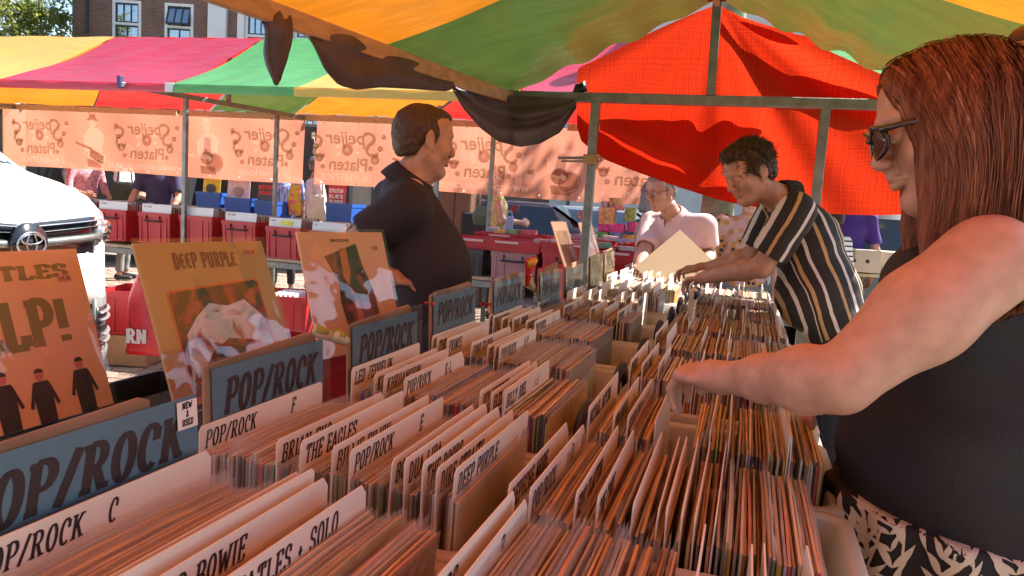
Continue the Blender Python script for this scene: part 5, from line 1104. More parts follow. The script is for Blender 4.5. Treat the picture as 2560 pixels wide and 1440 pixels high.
# ================================================================== people
def V3(*a): return np.array(a, float)
def nrm(v): v = np.array(v, float); return v/np.linalg.norm(v)
def frame(fwd, up=(0, 0, 1)):
    f = nrm(fwd); r = nrm(np.cross(f, up)); u = np.cross(r, f); return np.array([r, f, u]).T      # columns: right, forward, up
def add_head(s, c, M_, k=1.0, chin=1.0, nose=1.0, fat=1.0, lips=1.0):
    P = lambda x, y, z: np.array(c)+M_@(np.array([x, y, z])*k)
    E = lambda p, r, kk=.02, op='u': s.ell(P(*p), np.array(r)*k, M_, kk*k, op)
    E((0, -.014, .037), (.074, .094, .080), .01); E((0, .022, -.02), (.062*fat, .064, .086), .03); E((0, .03, .055), (.062, .055, .05), .03)
    s.cap(P(0, .030, -.072), P(0, .060*chin, -.098), .040*k*fat, .021*k, .03*k)
    for g in (-1, 1):
        s.cap(P(g*.052*fat, -.012, -.048), P(g*.018, .052, -.092), .020*k*fat, .018*k, .03*k)
        E((g*.042*fat, .058, -.018), (.024, .020, .022), .025)
        s.cap(P(g*.012, .089, .034), P(g*.048, .074, .034), .0085*k, .008*k, .014*k)
        E((g*.031, .094, .010), (.017, .016, .011), .012, 's')
        E((g*.031, .078, .009), (.0135, .0135, .0125), .003)
        s.cap(P(g*.018, .0885, .018), P(g*.044, .079, .016), .0035*k, .003*k, .004*k)
        E((g*.0115*nose, .100, -.027), (.0085, .0105, .0075), .006)
        E((g*.0075, .101, -.034), (.0035, .005, .003), .003, 's')
        # ear
        R3 = np.array(M_)@np.array(Matrix.Rotation(g*.30, 3, 'Z'))
        s.ell(P(g*.080, -.010, .002), np.array((.007, .018, .031))*k, R3, .008*k); s.ell(P(g*.088, -.008, .006), np.array((.006, .009, .018))*k, R3, .006*k, 's'); s.ell(P(g*.076, .004, -.024), np.array((.006, .007, .010))*k, R3, .006*k)
    s.cap(P(0, .086, .022), P(0, .108*min(nose, 1.02), -.018), .0085*k, .0105*k*nose, .012*k); E((0, .106, -.024), (.0095*nose, .010, .009), .006)
    s.cap(P(0, .094, -.032), P(0, .094, -.044), .007*k, .008*k, .010*k)
    s.cap(P(-.021, .081, -.0525), P(0, .0945, -.0505), .0030*k, .0052*k*lips, .006*k); s.cap(P(.021, .081, -.0525), P(0, .0945, -.0505), .0030*k, .0052*k*lips, .006*k)
    s.cap(P(-.017, .082, -.0595), P(0, .0925, -.0615), .0030*k, .0062*k*lips, .006*k); s.cap(P(.017, .082, -.0595), P(0, .0925, -.0615), .0030*k, .0062*k*lips, .006*k)
    s.cap(P(-.019, .0965, -.0558), P(.019, .0965, -.0558), .0016*k, .0016*k, .003*k, 's')
    E((0, .077, -.092), (.017, .014, .014), .015)
    return P
def add_hand(s, w_, d, pn, side, curl=(.5, .6, .5), k=1.0, spread=.10, thumb=.5, tips=None):
    """wrist point, finger direction, palm normal (out of the palm), side=+1 thumb along d x pn"""
    d = nrm(d); pn = nrm(pn-np.dot(pn, d)*d); ac = np.cross(d, pn)*side        # towards the thumb
    c = np.array(w_); ax = np.array([ac, d, -pn]).T
    s.cap(c, c+d*.025*k, .026*k, .028*k, .012*k)
    s.ell(c+d*.052*k, np.array((.041, .046, .0155))*k, ax, .012*k)
    L = ((.040, .024, .019), (.045, .028, .021), (.041, .026, .020), (.032, .019, .017))
    for i in range(4):
        off = (.030-.020*i); st = c+d*(.086-.004*abs(i-1)-.002*i)*k+ac*off*k; p = st-d*.03*k
        an = (1.5-i)*spread; ang = 0.; r0 = (.0092, .0095, .0090, .0078)[i]*k
        pts = [p, st]; q = st
        for j in range(3):
            ang += curl[j]*(1+.08*(i-1)); v = (d*math.cos(ang)+pn*math.sin(ang)); v = nrm(v+ac*math.tan(an)*math.cos(ang)); q = q+v*L[i][j]*k; pts.append(q)
        for j in range(len(pts)-1): s.cap(pts[j], pts[j+1], r0*(1-.07*j), r0*(1-.07*(j+1)), .003 if j else .008*k)
    t0 = c+d*.018*k+ac*.022*k; v1 = nrm(d*.75+ac*.8+pn*.35*thumb); t1 = t0+v1*.042*k; v2 = nrm(d*.95+ac*(.35-.4*thumb)+pn*.6*thumb); t2 = t1+v2*.032*k; v3 = nrm(d*.9+ac*(.1-.5*thumb)+pn*.7*thumb); t3 = t2+v3*.024*k
    s.cap(t0, t1, .017*k, .0125*k, .010*k); s.cap(t1, t2, .0115*k, .0105*k, .004); s.cap(t2, t3, .0105*k, .0085*k, .003)
def ccap(s, p, q, r0, r1, k=.02, flare=0):
    p = np.array(p, float); q = np.array(q, float); d = q-p; L = np.linalg.norm(d); dn = d/L
    def f(X):
        v = X-p; a = v@dn; t = np.clip(a/L, 0, 1); r = r0+(r1-r0)*t; D = np.linalg.norm(v-np.minimum(np.maximum(a, 0), L+.1)[..., None]*dn, axis=-1)-r
        h_ = np.clip(.5-.5*(a-L-D)/.012, 0, 1); return (a-L)*(1-h_)+D*h_+.012*h_*(1-h_)
    s.p.append((f, np.minimum(p, q)-max(r0, r1), np.maximum(p, q)+max(r0, r1), k, 'u'))
def folds(amp, sc=1.0, seed=0, dirs=None):
    rr = random.Random(seed); W_ = [(np.array([rr.gauss(0, 1)*14, rr.gauss(0, 1)*14, rr.gauss(0, 1)*22])*sc, rr.uniform(0, 6)) for _ in range(5)]
    def f(g):
        a = 0
        for w_, ph in W_: a = a+np.sin(g@w_+ph+1.3*np.sin(g@(w_[::-1]*.4)+ph))
        return amp*a/2.2
    return f
def cloth_m(name, col, rough=.85, var=.15, stripe=None, bump=.25):
    return mat(name, col, rough, var, 9, bump, 240)
def hair_mat(name, c1, c2, c3=None, sc=(1, 1, .12), fs=220):
    m, t, o = nmat(name); L = t.links.new; p = nd(t, 'ShaderNodeBsdfPrincipled'); p.inputs['Roughness'].default_value = .5; p.inputs['Specular IOR Level'].default_value = .25
    tc = nd(t, 'ShaderNodeTexCoord'); mp = nd(t, 'ShaderNodeMapping'); mp.inputs['Scale'].default_value = sc; L(tc.outputs['Object'], mp.inputs[0])
    n = nd(t, 'ShaderNodeTexNoise'); n.inputs['Scale'].default_value = fs; n.inputs['Detail'].default_value = 3; n.inputs['Distortion'].default_value = 1.0; L(mp.outputs[0], n.inputs['Vector'])
    at = nd(t, 'ShaderNodeAttribute', attribute_name='h'); ad = nd(t, 'ShaderNodeMath', operation='ADD'); L(n.outputs[0], ad.inputs[0]); L(at.outputs['Fac'], ad.inputs[1])
    r = nd(t, 'ShaderNodeValToRGB'); r.color_ramp.elements[0].position = .32; r.color_ramp.elements[1].position = .72; r.color_ramp.elements[0].color = c4(c1); r.color_ramp.elements[1].color = c4(c2)
    if c3: e = r.color_ramp.elements.new(.95); e.color = c4(c3)
    L(ad.outputs[0], r.inputs[0]); L(r.outputs[0], p.inputs['Base Color']); b = nd(t, 'ShaderNodeBump'); b.inputs['Strength'].default_value = .7; b.inputs['Distance'].default_value = .004; L(n.outputs[0], b.inputs['Height']); L(b.outputs[0], p.inputs['Normal']); L(p.outputs[0], o.inputs[0]); return m
def strands(name, m, parent, paths, seed=0, wid=.0016, hull=None):
    """paths: list of (points, lateral normals) -> thin ribbons with a per-strand tone"""
    V = []; F = []; H = []; rr = random.Random(seed)
    for pts, nr in paths:
        if hull is not None and any((hull.find_nearest(Vector(p))[3] or 9) > .022 for p in pts[1:]): continue
        h = rr.gauss(0, .10); n0 = len(V); K = len(pts)
        for i, p in enumerate(pts):
            d = pts[min(i+1, K-1)]-pts[max(i-1, 0)]; sd = np.cross(d, nr[i]); sd = sd/(np.linalg.norm(sd)+1e-9); w_ = wid*(1-.75*(i/(K-1))**3)
            V += [p-sd*w_, p+sd*w_+nr[i]*.0005]; H += [h, h]
        F += [(n0+2*i, n0+2*i+1, n0+2*i+3, n0+2*i+2) for i in range(K-1)]
    me = bpy.data.meshes.new(name); me.from_pydata([tuple(v) for v in V], [], F); me.update(); me.polygons.foreach_set('use_smooth', [True]*len(F)); me.materials.append(m)
    a = me.attributes.new('h', 'FLOAT', 'POINT'); a.data.foreach_set('value', H); o = bpy.data.objects.new(name, me); COL.objects.link(o); o['kind'] = 'stuff'; wpart(o, parent); return o
def obj_from(name, me, parent):
    o = bpy.data.objects.new(name, me); COL.objects.link(o); wpart(o, parent); return o
def eyes(root, P, k=1.0, Mh=None, iris=(.05, .09, .10)):
    im = mat('iris', iris, .15, .3, 90)
    for g in (-1, 1):
        for (nm, m, y, r) in (('eye', M['eye'], .0795, .0128), ('iris', im, .0845, .0088)):
            mb = MB(); c = np.zeros(3); rings = []
            for i in range(7):
                a = math.pi*i/6; rings.append([P(g*.031+r*math.sin(a)*math.cos(b), y+r*math.cos(a)*.98, .009+r*math.sin(a)*math.sin(b)) for b in np.arange(0, 6.28, .7854)])
            mb.loft(rings, cap=False); mb.build(nm, m, root, True)
M['shoe'] = mat('dark_shoe', (.03, .028, .028), .6, .2)
def figure(label, J, g, skin, shirt, pants, hairf=None, vb=.009, vsh=.009, vhd=.0045, vhn=.0045, sleeve=.62, sl_r=1.25, fold=.003, hands=True, extra=None, seed=0, headk=1.0, fat=1.0, shirt_attr=None, collar=None, long_hem=None, hand_args=({}, {}), name='person', dress=None):
    """J joints, g radii. Body is one mesh (coarse trunk, finer head and hands of one field); clothes are children."""
    root = empty(name, (J['an'][0][0], J['an'][0][1], 0), 0, label, 'person')
    s = Sdf(); t = Sdf()
    xd = nrm(J['sh'][1]-J['sh'][0])
    def trunk(q, e):
        q.ecap(J['pelvis'], J['waist'], (g['hip'][0]+e, g['hip'][1]+e), (g['waist'][0]+e, g['waist'][1]+e), xd, .05)
        q.ecap(J['waist'], J['chest'], (g['waist'][0]+e, g['waist'][1]+e), (g['chest'][0]+e, g['chest'][1]+e), xd, .05)
        q.ecap(J['chest'], J['neck0'], (g['chest'][0]*.95+e, g['chest'][1]*.9+e), (g['chest'][0]*.5+e, g['chest'][1]*.55+e), xd, .05)
        if 'belly' in g: q.ell(J['belly'], np.array(g['belly'])+e, None, .06)
        for i in (0, 1): q.cap(J['neck0'], J['sh'][i], g['trap']+e, g['sho']+e, .03)
    trunk(s, -.012)
    s.cap(J['neck0'], J['neck1'], g['neck']*1.12, g['neck'], .03)
    P = add_head(s, J['head'], J['Mh'], headk, fat=fat)
    for i in (0, 1):
        s.cap(J['sh'][i], J['el'][i], g['arm'][0], g['arm'][1], .02); mid = lerp(J['el'][i], J['wr'][i], .28)
        s.cap(J['el'][i], mid, g['arm'][1], g['arm'][1]*1.02, .02); s.cap(mid, J['wr'][i], g['arm'][1]*1.02, g['arm'][2], .02)
        if hands: add_hand(s, J['wr'][i], J['hd'][i], J['pn'][i], J['ts'][i], **hand_args[i])
        if pants is None or dress: s.cap(J['hip'][i], J['kn'][i], g['leg'][0], g['leg'][1], .03); s.cap(J['kn'][i], J['an'][i], g['leg'][1], g['leg'][2], .03)
        else: s.cap(J['kn'][i], J['an'][i], g['leg'][1]*.8, g['leg'][2]*.9, .03)
    hc = np.array(J['head']); hb = (hc-.135*headk, hc+.135*headk)
    parts = []
    parts.append(s.mesh(vhd, hb[0], hb[1]))
    def outside(bxs):
        def f(X):
            D = np.full(X.shape[:-1], -1.0)
            for lo, hi in bxs:
                q = np.minimum(X-lo, hi-X).min(-1); D = np.maximum(D, q-.004)
            return D
        return f
    boxes = [hb]
    if hands:
        for i in (0, 1):
            c = J['wr'][i]+nrm(J['hd'][i])*.085; b = (c-.105, c+.105); boxes.append(b); parts.append(s.mesh(vhn, b[0], b[1]))
    # trunk: everything outside the fine boxes
    F, lo = s.field(*s.bounds(), vb); n = F.shape
    gX = np.stack(np.meshgrid(*[lo[d]+vb*np.arange(n[d]) for d in range(3)], indexing='ij'), -1)
    V, Q = nets(F, lo, vb); c = V[Q].mean(1); keep = np.ones(len(Q), bool)
    for lo_, hi_ in boxes: keep &= ~(((c > lo_+.004) & (c < hi_-.004)).all(1))
    parts.append((V, Q[keep]))
    obj_from('body', vmesh('body', parts, skin), root)
    # shirt
    trunk(t, .0)
    for i in (0, 1):
        e_ = lerp(J['sh'][i], J['el'][i], sleeve) if sleeve <= 1 else lerp(J['el'][i], J['wr'][i], sleeve-1)
        tt_ = t
        if shirt_attr: t = Sdf()
        if sleeve > 1: t.cap(J['sh'][i], J['el'][i], g['arm'][0]*sl_r, g['arm'][1]*sl_r, .03); ccap(t, J['el'][i], e_, g['arm'][1]*sl_r, g['arm'][2]*sl_r*1.3, .02)
        elif sleeve > 0: ccap(t, J['sh'][i], e_, g['arm'][0]*sl_r, g['arm'][0]*sl_r*.98, .03)
        dd = nrm(J['el'][i]-J['sh'][i]) if sleeve <= 1 else nrm(J['wr'][i]-J['el'][i])
        if sleeve > 0: t.cap(e_-dd*.015, e_+dd*.06, g['arm'][0]*sl_r-max(.015, vsh*2.1) if sleeve <= 1 else g['arm'][2]*1.2, None, .0, 's')
        if shirt_attr:
            ax_ = nrm(J['el'][i]-J['sh'][i]); ux_ = nrm(np.cross(ax_, shirt_attr['side'])); s0 = J['sh'][i]
            obj_from('sleeve', vmesh('sleeve', [t.mesh(vsh*.8, disp=folds(fold*.7, 1.0, seed+i))], shirt, {'u': lambda V: (V-s0)@ux_+.035}, 3), root)
        t = tt_
    hz = long_hem if long_hem is not None else J['pelvis'][2]-.06
    up = nrm(J['chest']-J['pelvis']); pz = J['pelvis']-up*(J['pelvis'][2]-hz if dress is None else 0)
    def clip(X):
        a = -((X-pz)@up) if not dress else hz-X[..., 2]
        nk = nrm(J['neck1']-J['neck0']); b = (X-(J['neck0']+nk*g.get('collar', .026)))@nk; b = np.where(np.linalg.norm(X-J['neck0'], axis=-1) < .16, b, -1)
        return np.maximum(a, b)
    if dress:
        t.ecap(J['pelvis'], (J['pelvis'][0], J['pelvis'][1], hz-.02), (g['hip'][0]*1.0, g['hip'][1]*1.05), (g['hip'][0]*dress, g['hip'][1]*dress*1.3), xd, .04)
    obj_from('shirt' if not dress else 'dress', vmesh('shirt', [t.mesh(vsh, disp=folds(fold, 1.0, seed), clip=clip)], shirt, {'u': shirt_attr['u']} if shirt_attr else None, 4), root)
    if collar is not None:
        q = Sdf(); nk = nrm(J['neck1']-J['neck0']); base = J['neck0']+nk*.03
        q.ecap(base, base+nk*.03, (g['neck']*1.45, g['neck']*1.5), (g['neck']*1.3, g['neck']*1.35), xd, 0); q.cap(base-nk*.03, base+nk*.09, g['neck']*1.22, None, 0, 's')
        obj_from('collar', vmesh('collar', [q.mesh(.005)], collar), root)
    if pants is not None:
        q = Sdf(); q.ecap(J['pelvis']-TZ*.03, J['pelvis']+up*.06, (g['hip'][0]*.96, g['hip'][1]*.96), (g['hip'][0]*.93, g['hip'][1]*.93), xd, .04)
        for i in (0, 1): q.cap(J['hip'][i], J['kn'][i], g['leg'][0], g['leg'][1]*1.1, .03); ccap(q, J['kn'][i], J['an'][i]+TZ*.03, g['leg'][1]*1.1, g['leg'][2]*1.35, .03)
        obj_from('trousers', vmesh('trousers', [q.mesh(.014, disp=folds(.003, .8, seed+3))], pants), root)
    q = Sdf()
    ff = nrm(np.array([J['Mb'][0][1], J['Mb'][1][1], 0]))
    for i in (0, 1):
        q = Sdf(); a = J['an'][i]; q.ecap(a+ff*-.03-TZ*.045, a+ff*.15-TZ*.055, (.04, .045), (.042, .03), np.cross(ff, TZ), .02)
        obj_from('shoe', vmesh('shoe', [q.mesh(.010)], M['shoe']), root)
    if hairf: hairf(root, J, P)
    if extra: extra(root, J, P, s)
    return root, P
def collar_band(root, J, m, fw, r0, r1, h=.045):
    nk = nrm(J['neck1']-J['neck0']); fw = nrm(fw-np.dot(fw, nk)*nk); sd = np.cross(fw, nk); b = J['neck0']+nk*.004; mb = MB()
    def P(u, v):
        a = R_(lerp(18, 342, u)); op = max(0, 1-abs(math.sin(a/2))*1.25)
        prof = [(r0, 0), (lerp(r0, r1, .6), h*.6), (r1, h), (r1+.006, h+.004), (r0+.008, h*.45), (r0+.020+.012*op, -.012-.030*op)]
        f = v*(len(prof)-1); i = min(len(prof)-2, int(f)); r, z = (lerp(prof[i][k], prof[i+1][k], f-i) for k in (0, 1))
        return b+nk*(z+.006*math.cos(a)*-1)+(fw*math.cos(a)*1.0+sd*math.sin(a))*r
    mb.grid(P, 36, 15); mb.build('collar', m, root, True)
def joints(px, d, H=1.72, face=180, yaw_head=None, pitch=0, lean=0., base=None, arms=None, w_=1.0):
    """face: degrees, 0 = +Y (away from the camera), 90 = +X (picture right), 180 = towards the camera"""
    p = dep(px, 600, d) if base is None else base; x, y = float(p[0]), float(p[1])
    a = R_(face); f = V3(math.sin(a), math.cos(a), 0); r = np.cross(f, TZ); k = H/1.72; O = V3(x, y, 0)
    J = {'Mb': frame(f)}; L = lambda rr, ff, z: O+r*rr*k+f*ff*k+TZ*z*k
    J['pelvis'] = L(0, 0, .93); J['waist'] = L(0, .01+lean*.2, 1.08); J['chest'] = L(0, lean*.5, 1.29); J['neck0'] = L(0, -.01+lean*.8, 1.43); J['neck1'] = L(0, .01+lean, 1.51)
    J['head'] = L(0, .025+lean*1.1, 1.605); yh = R_(face if yaw_head is None else yaw_head); J['Mh'] = frame((math.sin(yh)*math.cos(R_(pitch)), math.cos(yh)*math.cos(R_(pitch)), -math.sin(R_(pitch))))
    J['sh'] = [L(-.17*w_, lean*.7, 1.39), L(.17*w_, lean*.7, 1.39)]; J['hip'] = [L(-.09, 0, .90), L(.09, 0, .90)]; J['kn'] = [L(-.10, .02, .49), L(.10, .02, .49)]; J['an'] = [L(-.11, -.01, .085), L(.11, -.01, .085)]
    el = [(-.24, -.03, 1.11), (.24, -.03, 1.11)]; wr = [(-.25, .08, .87), (.25, .08, .87)]
    if arms: el = [arms[0][0], arms[1][0]]; wr = [arms[0][1], arms[1][1]]
    J['el'] = [L(*q) for q in el]; J['wr'] = [L(*q) for q in wr]; J['hd'] = [nrm(J['wr'][i]-J['el'][i]) for i in (0, 1)]; J['pn'] = [r*(1 if i == 0 else -1)-TZ*.3 for i in (0, 1)]; J['ts'] = [1, -1]
    # thumb side: thumbs point forward
    for i in (0, 1):
        ac = np.cross(J['hd'][i], nrm(J['pn'][i])); J['ts'][i] = 1 if ac@(f+TZ*.3) > 0 else -1
    return J
def radii(k=1.0, belly=None, w_=1.0):
    g = dict(hip=(.165*w_, .115*k), waist=(.145*w_, .105*k), chest=(.165*w_, .115*k), trap=.05, sho=.058*w_, neck=.055, arm=(.046*w_, .038*w_, .027), leg=(.085*w_, .056, .04))
    if belly is not None: g['belly'] = belly
    return g
def cap_hair(m, k=1.0, low=.0, bald=False, curly=0., front=.0, vx=.005, long=0.):
    def f(root, J, P0):
        c, Mh = J['head'], J['Mh']; P = lambda x, y, z: c+Mh@(np.array([x, y, z])*k); s = Sdf()
        s.ell(P(0, -.020, .040), np.array((.082, .098, .088))*k, Mh, .01); s.ell(P(0, -.055, -.01), np.array((.070, .055, .065))*k, Mh, .02); s.ell(P(0, .035, .095), np.array((.055, .05, .025))*k, Mh, .02)
        for g_ in (-1, 1): s.cap(P(g_*.074, .012, .03), P(g_*.074, .010, -.012), .012*k, .006*k, .01)
        if long:
            for g_ in (-1, 1): s.ecap(P(g_*.06, -.03, .03), P(g_*.07, -.03, -long), (.045, .05), (.04, .035), Mh[:, 0], .03)
            s.ecap(P(0, -.07, .02), P(0, -.08, -long), (.06, .04), (.06, .03), Mh[:, 0], .03)
        s.ell(P(0, .075, -.035+low), np.array((.072, .060, .090))*k, Mh, .010, 's')
        for g_ in (-1, 1): s.ell(P(g_*.085, -.008, -.006), np.array((.02, .022, .034))*k, Mh, .006, 's')
        s.ell(P(0, .0, -.10), np.array((.07, .10, .06))*k, Mh, .01, 's') if not long else None
        dsp = folds(.0016, 9, 3) if not curly else (lambda g: curly*(np.sin(g@np.array([190, 60, 150]))*np.sin(g@np.array([-70, 210, 120]))+np.sin(g@np.array([90, -160, 230]))*.7))
        me = vmesh('hair', [s.mesh(vx*k, disp=dsp)], m); obj_from('hair', me, root)
        # loose strands standing off the surface
        if not bald:
            rr = random.Random(4); pts_ = []; tree_ = BVHTree.FromPolygons([tuple(v.co) for v in me.vertices], [tuple(p.vertices) for p in me.polygons])
            for q in range(520 if not curly else 900):
                d0 = Mh@nrm([rr.gauss(0, 1), -abs(rr.gauss(.2, .9)) if not curly else rr.gauss(-.3, 1), abs(rr.gauss(.3, .8))]); hit = tree_.ray_cast(Vector(P(0, -.02, .03)+d0*.3), Vector(-d0))
                if hit[0] is None: continue
                p = np.array(hit[0]); n = np.array(hit[1]); dn = nrm(Mh@np.array([rr.gauss(0, .3), -.5, -1.0])-n*np.dot(Mh@np.array([0, -.5, -1]), n)); pp = [p]; L = rr.uniform(.018, .035)*(1.3 if curly else 1)
                for i in range(1, 6): t_ = i/5; pp.append(p+dn*L*t_+n*(.004+.006*rr.random())*math.sin(2.2*t_+(.8 if curly else 0))+(np.cross(dn, n)*.008*math.sin(5*t_+q) if curly else 0))
                pts_.append((pp, [n]*6))
            strands('loose_strands', m, root, pts_, 3, .0011)
    return f
# ------------------------------------------------------------------ standing man in the dark polo shirt
H_brown = hair_mat('short_brown_hair', (.05, .027, .017), (.12, .068, .042)); H_grey = hair_mat('grey_hair', (.11, .10, .09), (.3, .28, .26)); H_curl = hair_mat('wavy_brown_hair', (.028, .016, .009), (.085, .045, .022), fs=120)
m_polo = cloth_m('dark_plum_polo', (.022, .013, .018), .8)
J = joints(0, 0, base=(0, 0, 0))
J['head'] = dep(1060, 355, 2.56); J['Mh'] = frame((.88, .47, -.10)); J['neck1'] = dep(1042, 425, 2.56); J['neck0'] = dep(1018, 466, 2.57)
J['chest'] = dep(1022, 560, 2.60); J['waist'] = dep(1062, 680, 2.60); J['pelvis'] = dep(1075, 800, 2.60)
tr = nrm((.42, -.90, 0))              # towards his right side = towards the camera
J['sh'] = [J['neck0']-tr*.17-TZ*.05, J['neck0']+tr*.165-TZ*.07+V3(-.045, 0, 0)]
J['el'] = [J['sh'][0]+V3(.08, .15, -.27), dep(868, 618, 2.42)]; J['wr'] = [J['sh'][0]+V3(.20, .05, -.45), dep(968, 690, 2.44)]
J['hd'] = [V3(.6, 0, -.7), V3(.9, .2, -.15)]; J['pn'] = [V3(-.2, -1, 0), V3(-.1, .2, -1)]; J['ts'] = [-1, 1]
xy = J['pelvis'].copy(); 
for i, sg in ((0, -1), (1, 1)):
    J['hip'][i] = xy+tr*.09*sg-TZ*.03; J['kn'][i] = V3(xy[0], xy[1], .49)+tr*.10*sg+V3(.03, 0, 0); J['an'][i] = V3(xy[0], xy[1], .085)+tr*.11*sg
J['Mb'] = frame((.9, .42, 0))
g = radii(1.0); g['hip'] = (.165, .135); g['waist'] = (.155, .130); g['chest'] = (.165, .128); J['belly'] = dep(1078, 690, 2.60); g['belly'] = (.128, .150, .19); g['trap'] = .072; g['sho'] = .070; g['neck'] = .062; g['collar'] = .040; g['arm'] = (.052, .042, .030)
def polo_extra(root, J, P, s):
    collar_band(root, J, m_polo, V3(.9, .42, 0), .084, .070)
figure('heavy man in a dark polo shirt standing behind the record table, hand on hip', J, g, M['skin'], m_polo, cloth_m('dark_trousers', (.03, .03, .035)), cap_hair(H_brown, 1.0, low=-.002, bald=True), vhd=.0038, vsh=.0075, fold=.003, extra=polo_extra, seed=4, sleeve=.72, sl_r=1.42, fat=1.06, headk=1.02)
# ------------------------------------------------------------------ man in the striped shirt bending over the crates
def stripe_mat():
    m, t, o = nmat('striped_shirt_cloth'); L = t.links.new; p = nd(t, 'ShaderNodeBsdfPrincipled'); p.inputs['Roughness'].default_value = .8
    at = nd(t, 'ShaderNodeAttribute', attribute_name='u'); n = nd(t, 'ShaderNodeTexNoise'); n.inputs['Scale'].default_value = 9
    geo = nd(t, 'ShaderNodeNewGeometry'); L(geo.outputs['Position'], n.inputs['Vector'])
    wob = nd(t, 'ShaderNodeMath', operation='MULTIPLY_ADD'); wob.inputs[1].default_value = .016; L(n.outputs[0], wob.inputs[0]); L(at.outputs['Fac'], wob.inputs[2])
    def band(period, off, half):
        a = nd(t, 'ShaderNodeMath', operation='ADD'); a.inputs[1].default_value = off+10*period; L(wob.outputs[0], a.inputs[0])
        md = nd(t, 'ShaderNodeMath', operation='MODULO'); md.inputs[1].default_value = period; L(a.outputs[0], md.inputs[0])
        lt = nd(t, 'ShaderNodeMath', operation='LESS_THAN'); lt.inputs[1].default_value = half; L(md.outputs[0], lt.inputs[0]); return lt.outputs[0]
    b1 = band(.105, 0, .013); b2 = band(.105, .045, .0135); b3 = band(.21, .0587, .004)
    m1 = nd(t, 'ShaderNodeMix', data_type='RGBA'); m1.inputs[6].default_value = (.020, .014, .013, 1); m1.inputs[7].default_value = (.62, .55, .52, 1); L(b1, m1.inputs[0])
    m2 = nd(t, 'ShaderNodeMix', data_type='RGBA'); m2.inputs[7].default_value = (.48, .29, .13, 1); L(b2, m2.inputs[0]); L(m1.outputs[2], m2.inputs[6])
    m3 = nd(t, 'ShaderNodeMix', data_type='RGBA'); m3.inputs[7].default_value = (.58, .5, .46, 1); L(b3, m3.inputs[0]); L(m2.outputs[2], m3.inputs[6])
    L(m3.outputs[2], p.inputs['Base Color']); L(p.outputs[0], o.inputs[0]); return m
m_str = stripe_mat()
J = joints(0, 0, base=(0, 0, 0))
J['head'] = dep(1872, 432, 3.00); J['Mh'] = frame((-.80, -.30, -.50)); J['neck1'] = dep(1915, 478, 3.02); J['neck0'] = dep(1962, 505, 3.06)
J['chest'] = dep(2010, 590, 3.08); J['waist'] = dep(2055, 715, 3.08); J['pelvis'] = dep(2095, 845, 3.08)
nr = nrm((-.12, -1, 0))               # his left side faces the camera
J['sh'] = [J['neck0']+nr*.165+V3(.01, 0, -.035), J['neck0']-nr*.165+V3(0, 0, -.04)]
J['el'] = [dep(1905, 668, 2.98), dep(1880, 640, 3.30)]; J['wr'] = [dep(1765, 692, 3.22), dep(1765, 672, 3.42)]
J['hd'] = [nrm(dep(1690, 700, 3.34)-J['wr'][0]), nrm(dep(1700, 668, 3.46)-J['wr'][1])]; J['pn'] = [V3(-.1, .15, -1), V3(-.1, 0, -1)]; J['ts'] = [-1, 1]
xy = J['pelvis'].copy()
for i, sg in ((0, 1), (1, -1)):
    J['hip'][i] = xy+nr*.09*sg-TZ*.03; J['kn'][i] = V3(xy[0]+.02, xy[1], .49)+nr*.10*sg; J['an'][i] = V3(xy[0]+.06, xy[1], .085)+nr*.11*sg
J['Mb'] = frame((-1, .1, 0))
g = radii(); g['hip'] = (.165, .130); g['waist'] = (.155, .132); g['chest'] = (.170, .125); g['arm'] = (.050, .042, .029); g['sho'] = .062; J['belly'] = dep(2020, 735, 3.06); g['belly'] = (.13, .15, .15)
axt = nrm(J['neck0']-J['pelvis']); ex = nrm(np.cross(axt, nr)); axs = nrm(J['el'][0]-J['sh'][0]); exs = nrm(np.cross(axs, nr))
def ustripe(V):
    return (V-J['pelvis'])@ex+.02
def wide_sleeve(root, J, P, s):
    collar_band(root, J, cloth_m('black_collar', (.02, .015, .014)), V3(-.9, -.1, 0), .080, .066)
figure('man in a black shirt with white and tan stripes bending over the crates', J, g, M['skin'], m_str, cloth_m('dark_blue_jeans', (.02, .03, .06)), cap_hair(H_curl, 1.07, low=-.006, curly=.0026, vx=.0045), vhd=.0038, vsh=.008, fold=.0035, extra=wide_sleeve, seed=8, sleeve=.78, sl_r=1.55, shirt_attr={'u': ustripe, 'side': nr}, hand_args=(dict(curl=(.5, .7, .5)), dict(curl=(.5, .6, .5))))
# ------------------------------------------------------------------ man in the pale pink polo
m_pink = cloth_m('pale_pink_polo', (.66, .44, .40), .8, .06)
J = joints(0, 0, base=(0, 0, 0)); cx0 = dep(1690, 620, 4.95); dxy = V3(cx0[0], cx0[1], 0)
J = joints(0, 0, 1.70, 215, 235, 14, base=dxy, w_=1.12)
dh = dep(1652, 480, 4.80)-J['head']
for k_ in ('head', 'neck1'): J[k_] = J[k_]+dh*(1 if k_ == 'head' else .6)
J['neck0'] = J['neck0']+dh*.35
J['el'][1] = dep(1608, 640, 4.80); J['wr'][1] = dep(1600, 662, 4.62); J['el'][0] = dep(1772, 640, 4.85); J['wr'][0] = dep(1765, 655, 4.62)
for i in (0, 1): J['hd'][i] = nrm(J['wr'][i]-J['el'][i]); J['pn'][i] = V3(0, 0, -1)
g = radii(1.15, None, 1.15); g['arm'] = (.052, .043, .03)
